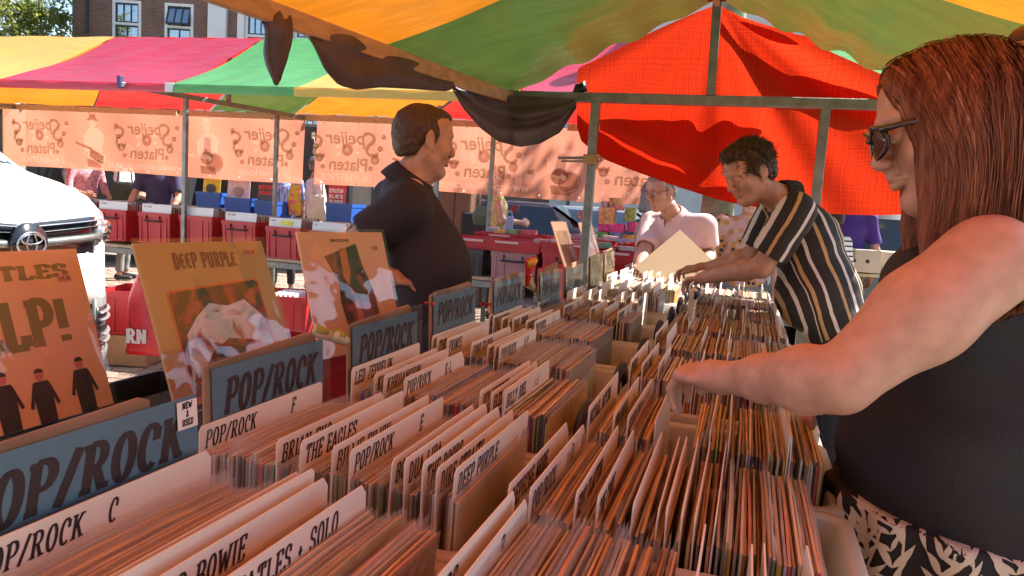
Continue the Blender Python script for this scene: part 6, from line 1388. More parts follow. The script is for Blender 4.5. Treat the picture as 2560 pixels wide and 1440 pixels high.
def pink_extra(root, J, P, s):
    eyes(root, P); fm = mat('spectacle_frame', (.25, .04, .05), .4)
    for gg in (-1, 1):
        mb = MB(); mb.tube([P(gg*.033+.024*math.cos(a), .102-.02*abs(math.cos(a)*0), .010+.019*math.sin(a)) for a in np.arange(0, 6.6, .5)], .0022, 5, cap=False); mb.tube([P(gg*.057, .10, .016), P(gg*.078, .05, .016), P(gg*.08, -.01, .016)], .002, 5); mb.build('spectacles', fm, root, True)
    collar_band(root, J, m_pink, J['Mb'][:, 1], .088, .072)
figure('man with glasses in a pale pink polo shirt holding a cardboard record sleeve', J, g, M['skin'], m_pink, cloth_m('grey_trousers', (.1, .1, .1)), cap_hair(H_grey, 1.0, low=.01), vhd=.0055, vhn=.0055, vb=.011, vsh=.011, fold=.003, extra=pink_extra, seed=2, sleeve=.75, sl_r=1.45, fat=1.05)
cb = empty('cardboard_sleeve', dep(1690, 640, 4.5), 0, 'tan cardboard record sleeve held tilted in front of the pink polo shirt', 'record sleeve')
cA, cB, cC = dep(1700, 575, 4.62), dep(1588, 668, 4.50), dep(1792, 662, 4.46); cD = cB+cC-cA
mb = MB(); nrmv = nrm(np.cross(cB-cA, cC-cA)); mb.prism([cA, cB, cD, cC], nrmv*.005); mb.build('cardboard_sheet', mat('tan_cardboard', (.50, .34, .18), .75, .05, 3), cb, True)
# ------------------------------------------------------------------ woman with auburn hair
m_black = cloth_m('black_top_cloth', (.014, .010, .011), .75, .2)
wm = empty('person', (.7, 1.05, 0), 0, 'woman with long auburn hair and sunglasses in a black sleeveless top, reaching into the crates', 'person')
WM = frame((-.885, .30, -.32)); Wh = dep(2187, 415, 1.13)-WM@np.array([0, .113, -.024])
s = Sdf(); Pw = add_head(s, Wh, WM, 1.0, lips=1.0, nose=.98, fat=1.02)
n1, n0 = dep(2415, 470, 1.13), dep(2450, 570, 1.15)
s.cap(n0, n1, .060, .054, .03)
SHL, ELL, WRL = dep(2470, 655, .995), dep(2100, 950, .995), dep(1802, 944, 1.20)
SHR = dep(2480, 640, 1.33); ELR = dep(2430, 900, 1.42); WRR = dep(2180, 960, 1.40)
def ymix(a, b, t): return lerp(np.array(a), np.array(b), t)
s.cap(SHL, ymix(SHL, ELL, .45), .064, .060, .03); s.cap(ymix(SHL, ELL, .45), ELL, .060, .043, .03); s.cap(ELL, ymix(ELL, WRL, .25), .043, .046, .015); s.cap(ymix(ELL, WRL, .25), ymix(ELL, WRL, .6), .046, .034, .02); s.cap(ymix(ELL, WRL, .6), WRL, .034, .0235, .02)
s.cap(SHR, ELR, .062, .05, .03); s.cap(ELR, WRR, .05, .028, .03)
hd = nrm(dep(1705, 925, 1.27)-WRL); pnL = nrm(V3(.10, .10, -1))
add_hand(s, WRL-hd*.006, hd, pnL, -1 if (np.cross(hd, pnL)@V3(0, 1, 0)) < 0 else 1, curl=(.80, .60, .30), k=.98, spread=.14, thumb=1.1)
add_hand(s, WRR, nrm(V3(-1, .2, -.3)), V3(0, 0, -1), 1, k=.95)
ch, wa, pe = dep(2450, 770, 1.20), dep(2425, 1060, 1.20), dep(2425, 1330, 1.20)
def wtrunk(q, e):
    q.ecap(pe, wa, (.215+e, .200+e), (.185+e, .168+e), (0, 1, 0), .05); q.ecap(wa, ch, (.185+e, .168+e), (.170+e, .140+e), (0, 1, 0), .05); q.ecap(ch, n0, (.150+e, .115+e), (.07+e, .07+e), (0, 1, 0), .05)
    q.ell(dep(2345, 830, 1.14), np.array((.085, .10, .085))+e, None, .05); q.ell(dep(2305, 1085, 1.17), np.array((.09, .15, .12))+e, None, .05)
    q.cap(n0, SHL+V3(.01, .05, -.01), .055+e, .045+e, .04); q.cap(n0, SHR-V3(0, .05, 0), .055+e, .045+e, .04)
wtrunk(s, -.012)
hipL, hipR = V3(pe[0], pe[1]-.1, pe[2]-.1), V3(pe[0], pe[1]+.1, pe[2]-.1)
for hp, sg in ((hipL, -1), (hipR, 1)): s.cap(hp, V3(hp[0], hp[1], .48), .10, .062, .03); s.cap(V3(hp[0], hp[1], .48), V3(hp[0]+.02, hp[1], .09), .058, .036, .03); s.ecap(V3(hp[0]+.03, hp[1], .045), V3(hp[0]-.14, hp[1], .03), (.035, .035), (.035, .022), (0, 1, 0), .02)
parts = [s.mesh(.0024, Wh-.14, Wh+.14)]
hb2 = (V3(.22, .84, 1.02), V3(.86, 1.45, 1.50)); parts.append(s.mesh(.0032, *hb2))
V_, Q_ = s.mesh(.0075, None, None); c_ = V_[Q_].mean(1); keep = np.ones(len(Q_), bool)
for lo_, hi_ in ((Wh-.14, Wh+.14), hb2): keep &= ~(((c_ > lo_+.005) & (c_ < hi_-.005)).all(1))
parts.append((V_, Q_[keep])); obj_from('body', vmesh('body', parts, M['skinw']), wm)
t = Sdf(); wtrunk(t, .004); t.cap(SHL+V3(-.01, -.03, -.01), ymix(SHL, ELL, .45)+V3(0, -.02, 0), .082, .080, .012, 's')
zhem = .985
def wclip(X):
    a = -(X[..., 2]-(zhem-.05*(X[..., 0]-.55))); nk = nrm(n1-n0); b = (X-(n0+nk*.012))@nk; b = np.where(np.linalg.norm(X-n0, axis=-1) < .15, b, -1); return np.maximum(a, b)
fd = folds(.0035, .6, 21)
def wfold(g_): return fd(g_)+.0045*np.sin(g_[..., 2]*70+6*np.sin(g_[..., 0]*9+g_[..., 1]*5))*np.clip((g_[..., 0]-.45)*3, 0, 1)
obj_from('top', vmesh('top', [t.mesh(.006, disp=wfold, clip=wclip)], m_black, None, 3), wm)
q = Sdf(); q.ecap(pe+TZ*.09, V3(pe[0], pe[1], .34), (.215, .208), (.30, .28), (0, 1, 0), 0); q.ell(dep(2305, 1100, 1.17)-TZ*.06, (.09, .15, .12), None, .06)
def sclip(X): return np.maximum(X[..., 2]-(zhem+.015-.05*(X[..., 0]-.55)), .36-X[..., 2])
sk_me = vmesh('skirt', [q.mesh(.008, disp=lambda g_: .006*np.sin(np.arctan2(g_[..., 1]-pe[1], g_[..., 0]-pe[0])*14+g_[..., 2]*4), clip=sclip)], cloth_m('black_skirt_cloth', (.014, .010, .011), .85)); sk = obj_from('skirt', sk_me, wm)
# leaf print laid on the skirt
bv = BVHTree.FromPolygons([tuple(v.co) for v in sk_me.vertices], [tuple(p.vertices) for p in sk_me.polygons])
lf = MB(); rr = random.Random(12)
def onskirt(xp, yp):
    r = ray(xp, yp); h = bv.ray_cast(Vector(CC), Vector(r).normalized())
    return None if h[0] is None else np.array(h[0])+np.array(h[1])*.0012*(1 if np.dot(h[1], r) < 0 else -1)
def skleaf(x, y, L, w_, ang, kind=0):
    c0, s0 = math.cos(ang), math.sin(ang); N = 9; grid_ = []
    for i in range(N+1):
        t_ = i/N; hw = w_*.5*math.sin(math.pi*min(1, t_**.8))*(1 if kind == 0 else .8+.2*math.sin(9*t_)); cx1 = t_*L; cy1 = .12*L*math.sin(2*t_)*((rr.random()*0)+1 if kind == 0 else -1)
        for v in (-1, 0, 1): X, Y = cx1, cy1+v*max(hw, .6); grid_.append(onskirt(x+X*c0-Y*s0, y+X*s0+Y*c0))
    n = len(lf.v); ok = [p is not None for p in grid_]; lf.v += [tuple(p) if p is not None else (0, 0, -1) for p in grid_]
    for i in range(N):
        for j in range(2):
            ids = (i*3+j, (i+1)*3+j, (i+1)*3+j+1, i*3+j+1)
            if all(ok[k] for k in ids) and max(np.linalg.norm(grid_[ids[a]]-grid_[ids[(a+1) % 4]]) for a in range(4)) < .03: lf.f.append(tuple(n+k for k in ids)); lf.mi.append(0); lf.sm.append(True)
for (sx, sy, ang, nlf, step) in ((2130, 1500, -1.35, 7, 42), (2235, 1520, -1.62, 8, 42), (2340, 1540, -1.45, 7, 42), (2430, 1560, -1.75, 7, 42), (2545, 1580, -1.6, 7, 42), (2130, 1240, .50, 4, 40), (2290, 1290, .45, 4, 40), (2440, 1350, .42, 3, 40), (2180, 1400, -2.2, 4, 38)):
    skleaf(sx, sy, nlf*step*.98, 7, ang)
    for i in range(nlf):
        bx, by = sx+math.cos(ang)*step*(i+.4), sy+math.sin(ang)*step*(i+.4)
        for sg in (-1, 1): skleaf(bx, by, rr.uniform(56, 84), rr.uniform(16, 24), ang+sg*rr.uniform(.6, .85), rr.choice((0, 1)))
lf.build('leaf_print', mat('cream_leaf_print', (.58, .50, .40), .85, .08, 14), wm, True)
# hair ------------------------------------------------------------
H_red = hair_mat('auburn_hair', (.10, .032, .018), (.30, .105, .05), (.50, .26, .15), sc=(1, 1, .1), fs=120)
def Hp(x, y, z): return Wh+WM@np.array([x, y, z])
h = Sdf(); h.ell(Hp(0, -.013, .038), (.085, .099, .085), WM, .01); h.ell(Hp(0, .040, .076), (.062, .050, .036), WM, .03)
down = nrm(-TZ+V3(.03, 0, 0))
for sg in (-1, 1):
    for (f0, f1, x0, L_, r0, r1) in ((.036, .030, .062, .235, .024, .012), (.005, .002, .072, .270, .038, .024), (-.03, -.03, .070, .27, .046, .034), (-.075, -.07, .055, .27, .046, .034)):
        a = Hp(sg*x0, f0, .02); h.cap(a, a+down*L_+WM[:, 0]*sg*.012+V3(0.02, 0, 0), r0, r1, .03)
a = Hp(0, -.10, .01); h.cap(a, a+down*.27, .055, .045, .04)
h.ell(Hp(0, .085, -.035), (.054, .055, .125), WM, .012, 's'); h.ell(Hp(0, .06, -.10), (.050, .07, .09), WM, .012, 's')
def hdisp(g_):
    v = (g_-Wh)@WM; return .0012*np.sin(v[..., 1]*150+3*np.sin(v[..., 2]*14))+.0008*np.sin(v[..., 1]*330+v[..., 0]*90+2*np.sin(v[..., 2]*25))
h_me = vmesh('hair', [h.mesh(.004, disp=hdisp)], H_red); obj_from('hair', h_me, wm)
hb_ = BVHTree.FromPolygons([tuple(v.co) for v in h_me.vertices], [tuple(p.vertices) for p in h_me.polygons])
paths = []; rr = random.Random(9)
for q_ in range(6500):
    sg = -1 if rr.random() < .85 else 1; f0 = rr.uniform(-.12, .080); cl = rr.uniform(0, 1)
    th0 = rr.uniform(0, .5); pts = []; nn = []
    # follow the hull: down the side of the head
    f1 = f0*(rr.uniform(.25, .55) if f0 > 0 else .7)-.004+rr.gauss(0, .006); Lz = rr.uniform(.17, .30); off = rr.uniform(.0004, .0028)+ (rr.random() < .03)*.004
    for i in range(15):
        t_ = i/14; zz = .125-t_*(Lz+.12); f_ = lerp(f0, f1, min(1, t_*2.2))+.006*math.sin(6*t_+cl*6)*t_+(.012*math.sin(9*t_+cl*9)*(t_ > .6)*(t_-.6)*2)
        base_ = Hp(0, f_, max(zz, -.04)); 
        if zz < -.04: base_ = base_+down*(-.04-zz)
        xo = sg*(.01+.6*min(1, t_*2.0+th0*.3)); dv = nrm(WM@np.array([xo if t_ < .35 else sg, 0, .35*(1-min(1, t_*2.6))])) if t_ < .35 else WM[:, 0]*sg
        hit = hb_.ray_cast(Vector(base_+dv*.25), Vector(-dv), .30)
        if hit[0] is None:
            if pts: p = pts[-1]+down*.02+WM[:, 1]*rr.gauss(0, .002); nm_ = nn[-1]
            else: break
        else: p = np.array(hit[0])+np.array(hit[1])*off; nm_ = np.array(hit[1])
        if pts and np.linalg.norm(p-pts[-1]) > .06: p = pts[-1]+down*.02
        pts.append(p); nn.append(nm_)
    if len(pts) > 6:
        for _ in range(3): pts = [pts[0]]+[pts[i-1]*.27+pts[i]*.46+pts[i+1]*.27 for i in range(1, len(pts)-1)]+[pts[-1]]
        pr_ = [hb_.find_nearest(Vector(p)) for p in pts]; pts = [np.array(q[0])+np.array(q[1])*(off+.0012) if q[3] < .02 else p for p, q in zip(pts, pr_)]; nn = [np.array(q[1]) for q in pr_]
        paths.append((pts, nn))
# fringe sweeping back from the forehead
for q_ in range(420):
    x = rr.uniform(-.052, .045); a0 = np.array((x*.6, .075+rr.uniform(-.015, .02), .118-abs(x)*.25)); a1 = np.array((x-.028, .098-rr.uniform(0, .012), .078)); a2 = np.array((-.070, .072-rr.uniform(0, .03), .020)); a3 = np.array((-.080, .045-rr.uniform(0, .03), -.07-rr.random()*.05)); pts = []
    for i in range(13):
        t_ = i/12; p = (1-t_)**3*a0+3*(1-t_)**2*t_*a1+3*(1-t_)*t_*t_*a2+t_**3*a3; pts.append(Wh+WM@p)
    pr_ = [hb_.find_nearest(Vector(p)) for p in pts]; pts = [np.array(q[0])+np.array(q[1])*.0025 if (q[3] < .03 and i < 9) else p for i, (p, q) in enumerate(zip(pts, pr_))]
    for _ in range(2): pts = [pts[0]]+[pts[i-1]*.25+pts[i]*.5+pts[i+1]*.25 for i in range(1, len(pts)-1)]+[pts[-1]]
    paths.append((pts, [WM@nrm([-.6, .6, .3])]*13))
strands('hair_strands', H_red, wm, paths, 5, .0006, hb_)
# sunglasses
sg_m = mat('tortoise_black_frame', (.018, .012, .014), .12, .3, 20, coat=.5); ln_m = mat('dark_lens', (.025, .014, .012), .05, .1, coat=.6)
sgl = empty('sunglasses', Pw(0, .1, .012), 0, 'black sunglasses worn by the auburn haired woman', 'sunglasses')
for g_ in (-1, 1):
    mb = MB(); ring = []
    for i in range(21):
        a = 6.2832*i/20; ring.append(Pw(g_*(.034+.029*math.cos(a)), .112-.012*max(0, math.cos(a))**2-.004*abs(math.cos(a)), .008+.025*math.sin(a)*(1.0 if math.sin(a) < 0 else .85)+(.004*math.cos(a) if math.sin(a) > 0 else 0)))
    mb.tube(ring, .0034, 6, cap=False); mb.build('rim', sg_m, sgl, True)
    mb = MB(); mb.poly([p for p in ring[:-1]]); mb.build('lens', ln_m, sgl, True)
    mb = MB(); mb.tube([Pw(g_*.064, .104, .022), Pw(g_*.076, .075, .021), Pw(g_*.083, .02, .018), Pw(g_*.084, -.02, .010)], [.006, .0045, .0035, .003], 6, flat=.6); mb.build('temple', sg_m, sgl, True)
mb = MB(); mb.tube([Pw(-.008, .112, .012), Pw(0, .115, .015), Pw(.008, .112, .012)], .003, 6); mb.build('bridge', sg_m, sgl, True)
eyes(wm, Pw)
# ------------------------------------------------------------------ people in the background
def bg(label, px, d, H, face, shirt, pants, hair, skin=None, **kw):
    arms = kw.pop('arms', None); lean = kw.pop('lean', 0.); w_ = kw.pop('w_', 1.); yh = kw.pop('yaw_head', None); pitch = kw.pop('pitch', 10)
    J = joints(px, d, H, face, yh, pitch, lean, arms=arms, w_=w_); g = radii(w_, None, w_); 
    return figure(label, J, g, skin or M['skin'], shirt, pants, cap_hair(hair, 1.0, vx=.009, long=kw.pop('long', 0.)), vb=.014, vsh=.013, vhd=.009, vhn=.007, fold=.003, **kw)
def print_cloth(name, c1, c2, sc=30, c3=None, thr=.5, stretch=(1, 1, 1)):
    m, t, o = nmat(name); L = t.links.new; p = nd(t, 'ShaderNodeBsdfPrincipled'); p.inputs['Roughness'].default_value = .85
    tc = nd(t, 'ShaderNodeTexCoord'); mp = nd(t, 'ShaderNodeMapping'); mp.inputs['Scale'].default_value = stretch; L(tc.outputs['Object'], mp.inputs[0]); n = nd(t, 'ShaderNodeTexVoronoi'); n.inputs['Scale'].default_value = sc; L(mp.outputs[0], n.inputs['Vector'])
    r = nd(t, 'ShaderNodeValToRGB'); r.color_ramp.interpolation = 'CONSTANT'; r.color_ramp.elements[0].color = c4(c2); r.color_ramp.elements[1].position = thr*.6; r.color_ramp.elements[1].color = c4(c1)
    if c3: e = r.color_ramp.elements.new(thr*.3); e.color = c4(c3)
    L(n.outputs['Distance'], r.inputs[0]); L(r.outputs[0], p.inputs['Base Color']); L(p.outputs[0], o.inputs[0]); return m
H_d = hair_mat('dark_hair', (.02, .012, .01), (.05, .03, .02)); H_bl = hair_mat('fair_hair', (.15, .1, .05), (.35, .24, .13))
c_nav = cloth_m('navy_blouse', (.035, .03, .085)); c_wh = cloth_m('white_shirt', (.62, .6, .68), .8, .04); c_bk = cloth_m('black_cloth', (.015, .015, .018)); c_jn = cloth_m('blue_denim', (.03, .05, .11)); c_gr = cloth_m('grey_cloth', (.2, .2, .2)); c_pu = cloth_m('purple_shirt', (.06, .02, .20))
reach = (((-.25, .12, 1.12), (-.22, .36, 1.02)), ((.25, .12, 1.12), (.22, .36, 1.02)))
lowarm = (((-.23, .05, 1.12), (-.16, .26, 1.08)), ((.23, .05, 1.12), (.16, .26, 1.08)))
bg('person in a dark navy blouse with both hands on the record boxes', 398, 10.1, 1.90, 180, c_nav, c_bk, H_d, arms=(((-.27, .08, 1.13), (-.26, .24, .98)), ((.27, .08, 1.13), (.26, .24, .98))), w_=1.12, sleeve=.8, sl_r=1.5)
bg('person in a pink and blue patterned dress beside the white van', 212, 10.5, 1.93, 120, print_cloth('pink_patterned_cloth', (.42, .12, .16), (.22, .15, .35), 42, (.55, .3, .28), .9, (1.6, 1.6, .5)), None, H_bl, arms=lowarm, sleeve=1.45, dress=1.25, long_hem=.5, w_=1.05)
bg('person in black, seen between the van and the patterned dress', 150, 11.2, 1.92, 200, c_bk, c_bk, H_d, arms=lowarm)
bg('person in a white shirt with a dark shoulder bag left of the navy blouse', 308, 10.7, 1.95, 80, c_wh, c_gr, H_grey, arms=lowarm, sleeve=.8, sl_r=1.4)
bg('person in a blue striped shirt behind the far stall pole', 708, 10.4, 1.92, 170, print_cloth('blue_striped_cloth', (.12, .2, .5), (.5, .55, .65), 26, None, .8, (2, 2, .2)), c_bk, H_d, sleeve=.8)
bg('person in a white tee carrying a cream tote bag', 782, 9.9, 1.90, 60, c_wh, c_gr, H_grey, arms=lowarm, w_=1.05, sleeve=.8, sl_r=1.4)
bg('person in a yellow flowered dress looking at a phone', 1240, 9.3, 1.86, 90, print_cloth('yellow_flowered_cloth', (.60, .50, .20), (.2, .16, .10), 38, (.35, .22, .28), .55), None, H_bl, M['skinw'], arms=(((-.20, .06, 1.14), (-.10, .28, 1.13)), ((.20, .06, 1.14), (.10, .28, 1.13))), sleeve=0, dress=1.25, long_hem=.62, pitch=25)
bg('person in a shirt printed with flowers behind the striped shirt man', 1868, 5.9, 1.72, 200, print_cloth('dark_flowered_cloth', (.55, .34, .28), (.03, .03, .07), 14, (.5, .25, .06), .75), c_gr, H_grey, M['skinw'], w_=1.15, sleeve=.8, sl_r=1.5)
bg('person in a plain purple shirt beyond the striped shirt man', 2118, 7.2, 1.88, 10, c_pu, c_gr, H_d, sleeve=.8, sl_r=1.4)
def hstripe():
    m, t, o = nmat('sailor_striped_cloth'); L = t.links.new; p = nd(t, 'ShaderNodeBsdfPrincipled'); p.inputs['Roughness'].default_value = .85; geo = nd(t, 'ShaderNodeNewGeometry'); sp = nd(t, 'ShaderNodeSeparateXYZ'); L(geo.outputs['Position'], sp.inputs[0])
    md = nd(t, 'ShaderNodeMath', operation='MODULO'); md.inputs[1].default_value = .042; L(sp.outputs[2], md.inputs[0]); lt = nd(t, 'ShaderNodeMath', operation='LESS_THAN'); lt.inputs[1].default_value = .014; L(md.outputs[0], lt.inputs[0])
    x = nd(t, 'ShaderNodeMix', data_type='RGBA'); x.inputs[6].default_value = (.75, .74, .72, 1); x.inputs[7].default_value = (.03, .03, .05, 1); L(lt.outputs[0], x.inputs[0]); L(x.outputs[2], p.inputs['Base Color']); L(p.outputs[0], o.inputs[0]); return m
bg('person in a white top with dark hoops close behind the striped shirt man', 2078, 6.2, 1.60, 330, hstripe(), c_gr, H_d, w_=1.0, sleeve=.8, sl_r=1.4)
bg('grey haired person standing behind the pink polo shirt', 1622, 5.9, 1.68, 100, cloth_m('tan_cloth', (.35, .24, .17)), c_gr, H_grey, w_=1.0, long=.12)
bg('bald person standing close behind the auburn haired woman', 2575, 1.78, 1.93, 250, cloth_m('rust_shirt', (.2, .07, .03)), c_bk, hair_mat('stubble', (.10, .05, .03), (.14, .07, .045)), w_=1.1, yaw_head=250)
# bags they carry
def bag(label, c, w_, h_, d_, m, strap, rz=0, n='bag'):
    root = empty(n, c, rz, label, n.replace('_', ' ')); mb = MB(); R = []
    for i in range(9):
        t_ = i/8; k = .82+.25*math.sin(math.pi*min(1, t_*1.25+.05)); k2 = max(.12, math.sin(math.pi*(t_*.82+.12))); R.append([(p[0]+.008*math.sin(9*t_), p[1], -h_/2+h_*t_) for p in rrect(w_*k, d_*k2+.01, min(w_, d_*k2)*.25, 0, 3)])
    mb.loft(R); mb.build('bag_body', m, root); mb = MB(); mb.tube([(-w_*.3, 0, h_*.48), (-w_*.25, 0, h_*.5+strap*.6), (0, 0, h_*.5+strap), (w_*.25, 0, h_*.5+strap*.6), (w_*.3, 0, h_*.48)], .012, 6, flat=.5); mb.build('strap', m, root); return root
bag('dark green shoulder bag hanging from the white shirt', dep(312, 478, 10.2), .34, .26, .12, cloth_m('dark_green_bag', (.04, .045, .03)), .22)
bag('black rucksack with a pale rim next to the pink patterned dress', dep(150, 440, 10.7), .20, .32, .16, c_bk, .0, n='rucksack')
bag('cream tote bag hanging from the white tee shoulder', dep(792, 520, 9.6), .24, .34, .07, cloth_m('cream_canvas', (.60, .54, .44)), .30, n='tote_bag')
bag('pink and yellow bag hanging between two browsers', dep(738, 500, 9.7), .17, .40, .10, print_cloth('pink_yellow_cloth', (.60, .16, .18), (.60, .42, .04), 12, None, .9), .2)
bag('grey green sling bag behind the yellow dress', dep(1203, 538, 9.2), .20, .24, .14, cloth_m('grey_green_bag', (.10, .15, .12)), .28)
bag('light blue crumpled bag hanging from the phone hand', dep(1272, 575, 8.95), .11, .34, .06, cloth_m('light_blue_bag', (.28, .38, .62)), .06)
mb = MB(); mb.box((0, 0, 0), (.075, .012, .15), bev=.004); o = mb.build('phone', mat('red_phone_case', (.3, .03, .03), .4)); o.location = dep(1284, 522, 9.02); o.rotation_euler = (.9, .2, .5); tag(o, 'red cased phone in the hand of the yellow dress wearer', 'phone')
# ================================================================== white van
van = empty('van', (-4.98, 4.3, 0), 0, 'white van parked left with its nose towards the table', 'van')
m_van = mat('white_van_paint', (.80, .80, .79), .3, .02, 2, coat=.25); m_trim = mat('grey_bumper_plastic', (.10, .10, .10), .55, .25, 18, .2, 80); m_hl = mat('headlamp_lens', (.16, .17, .19), .05, .6, 14, coat=.9); m_plast = mat('gloss_black_grille', (.015, .017, .022), .12, .2, coat=.5)
XF = -2.52; YC = 4.28
# side profile of the body (x back from the nose, z): sections across the width
def vsec(x):
    """top height and half width of the body at distance x behind the nose"""
    zt = np.interp(x, [0, .05, .12, .25, .5, .8, .95, 1.2, 1.55, 1.9, 4.6], [1.06, 1.20, 1.27, 1.33, 1.41, 1.47, 1.54, 1.72, 1.92, 2.0, 1.98]); hw = np.interp(x, [0, .05, .12, .25, .5, 1.0, 4.6], [.62, .70, .76, .84, .90, .93, .93]); return zt, hw
def vring(x):
    zt, hw = vsec(x); zb = .28; pts = []
    sh = np.interp(x, [0, .5, 1.05, 1.7, 2.1], [.08, .12, .14, .32, .30]); rt = np.interp(x, [0, .5, 1.1, 1.8], [.80, .80, .78, .74])
    prof = [(1.0, zb), (1.0, .45), (1.005, .75), (.995, min(1.0, zt-sh)), (.965, max(zt-sh*.75, .9)), ((1+rt)/2, zt-sh*.28), (rt, zt-sh*.10), (rt*.6, zt-.01), (0, zt)]
    for (k, z) in prof: pts.append((hw*k, z))
    full = [(XF-x, YC+y, z) for y, z in pts]+[(XF-x, YC-y, z) for y, z in reversed(pts[:-1])]; return full
mb = MB(); xs_ = [0, .03, .08, .15, .25, .38, .52, .68, .85, 1.02, 1.12, 1.3, 1.5, 1.7, 1.9, 2.1, 2.6, 3.3, 4.0, 4.6]; mb.loft([vring(x) for x in xs_], closed=True); mb.build('body', m_van, van, True)
# bumper (wraps round the nose)
def wrap(y, bulge=.0, r=.30):            # nose plan curve: x offset at lateral y
    a = abs(y)/.93; return XF+.02-(.02+.34*max(0, a-.45)**2/.30)+bulge
def noseband(name, m, y0, y1, z0, z1, b0, b1=None, n=16, parent=van, thick=.03):
    b1 = b0 if b1 is None else b1; mb = MB(); A = []
    for i in range(n+1):
        y = lerp(y0, y1, i/n); xo = wrap(y); zz0 = z0(y) if callable(z0) else z0; zz1 = z1(y) if callable(z1) else z1
        A.append([(xo+b0-thick, YC+y, zz0), (xo+b0, YC+y, zz0+.006), (xo+(b0+b1)/2+.006, YC+y, (zz0+zz1)/2), (xo+b1, YC+y, zz1-.006), (xo+b1-thick, YC+y, zz1)])
    mb.loft(A, closed=True); return mb.build(name, m, parent, True)
noseband('bumper', m_van, -.92, .92, .62, lambda y: .94+.05*abs(y), .045, .03); noseband('bumper_valance', m_trim, -.90, .90, .20, .30, .05, .07)
for sg in (-1, 1):
    a, b = sorted((sg*.50, sg*.91)); c, d = sorted((sg*.52, sg*.88))
    noseband('bumper_corner', m_trim, a, b, .28, .66, .05, .055); noseband('fog_recess', m_plast, c, d, .33, .60, .062, .06)
    for k in range(5):
        if k != 2: noseband('fog_slat', mat('satin_slat', (.35, .35, .36), .3, metal=.6), c+.02, d-.02, .35+k*.05, .372+k*.05, .085, .078)
noseband('lower_grille', m_plast, -.50, .50, .32, .60, .045)
for k in range(4): noseband('grille_slat', m_trim, -.48, .48, .32+k*.045, .34+k*.045, .062, .06)
noseband('grille', m_plast, -.60, .60, .945, lambda y: 1.14+.08*abs(y), .03, .0)
noseband('grille_bar', mat('brushed_bar', (.30, .32, .30), .22, .2, 9, metal=.8), -.62, .62, lambda y: 1.0+.05*abs(y), lambda y: 1.05+.055*abs(y), .055, .05)
for k in (0, 1): noseband('grille_bar', M['chrome'], -.60, .60, lambda y: 1.08+.035*k+.07*abs(y), lambda y: 1.095+.035*k+.07*abs(y), .05, .04)
for sg in (-1, 1):                       # headlamps wrap to the side
    mb = MB(); A = []
    for i in range(11):
        t_ = i/10; y = sg*lerp(.56, .925, t_**.9); z0_ = lerp(.97, .98, t_); z1_ = lerp(1.17, 1.29, t_); xo = wrap(y)+.02-.26*max(0, t_-.55)
        A.append([(xo-.06, YC+y, z0_), (xo+.03*math.sin(3.1*min(1, t_+.15)), YC+y, z0_+.03), (xo+.035*math.sin(3.1*min(1, t_+.1)), YC+y, (z0_+z1_)/2), (xo+.005, YC+y, z1_-.03), (xo-.07, YC+y, z1_)])
    mb.loft(A, closed=True); hl = mb.build('headlight', m_hl, van, True)
    for (yy, zz, r_) in ((.66, 1.07, .05), (.78, 1.10, .055)):
        mb = MB(); mb.tube([(wrap(sg*yy)+.045, YC+sg*yy, zz), (wrap(sg*yy)+.06, YC+sg*yy, zz)], [r_, r_*.8], 14); mb.build('reflector', M['chrome'], hl, True)
    mb = MB(); mb.tube([(wrap(sg*.90)-.02, YC+sg*.93, 1.0), (wrap(sg*.9)-.05, YC+sg*.93, 1.18)], .02, 8); mb.build('indicator', mat('amber_lens', (.5, .12, .02), .2), hl, True)
# emblem: ring with two inner ovals
em = MB()
def oval(cy_, cz, ry, rz, r_): em.tube([(wrap(0)+.085-abs(math.sin(a))*0, YC+cy_+ry*math.cos(a), cz+rz*math.sin(a)) for a in np.arange(0, 6.6, .35)], r_, 6, cap=False)
oval(0, 1.03, .095, .066, .008); oval(0, 1.03, .033, .060, .006); oval(0, 1.056, .070, .028, .006)
dk = MB(); dk.tube([(wrap(0)+.05, YC, 1.03), (wrap(0)+.078, YC, 1.03)], [.125, .118], 24); dk.build('emblem_plate', m_plast, van, True); em.build('emblem', M['chrome'], van, True)
for sg in (-1, 1):                       # windscreen, side glass
    pass
def vpoint(x, k, out=.006):
    R = vring(x); n = len(R); f = k*(n-1); i = int(min(n-2, f)); a, b = np.array(R[i]), np.array(R[i+1]); p = a+(b-a)*(f-i); c = np.array([XF-x, YC, p[2]*.7]); return p+nrm(p-c)*out
mb = MB(); mb.grid(lambda u, v: vpoint(lerp(.86, 1.56, u), lerp(.36, .64, v), .012), 8, 10); mb.build('windscreen', M['glassdark'], van, True)
for sg in (0, 1):
    mb = MB(); mb.grid(lambda u, v: vpoint(lerp(1.25+.3*v, 2.5, u), (lerp(.225, .30, v) if sg == 0 else 1-lerp(.225, .30, v)), .01), 8, 4); mb.build('side_window', M['glassdark'], van, True)
    for xw in (.85, 3.9):
        yy = YC+(.86 if sg == 0 else -.86); w2 = MB(); w2.tube([(XF-xw, yy-.1, .33), (XF-xw, yy+.1, .33)], .33, 24); wh = w2.build('wheel', M['rubber'], van, True); w3 = MB(); w3.tube([(XF-xw, yy-.105, .33), (XF-xw, yy+.105, .33)], .2, 16); w3.build('rim', mat('wheel_rim', (.4, .4, .4), .3, metal=.7), wh, True)
    mb = MB(); yy = YC+(1.02 if sg == 0 else -1.02); mb.box((XF-1.35, yy, 1.42), (.12, .22, .16), bev=.03); mb.build('wing_mirror', m_trim, van, True)
bpy.context.view_layer.update(); van.rotation_euler = (0, 0, R_(-13)); van.location = (-4.98-.24, 4.3+.49, 0)
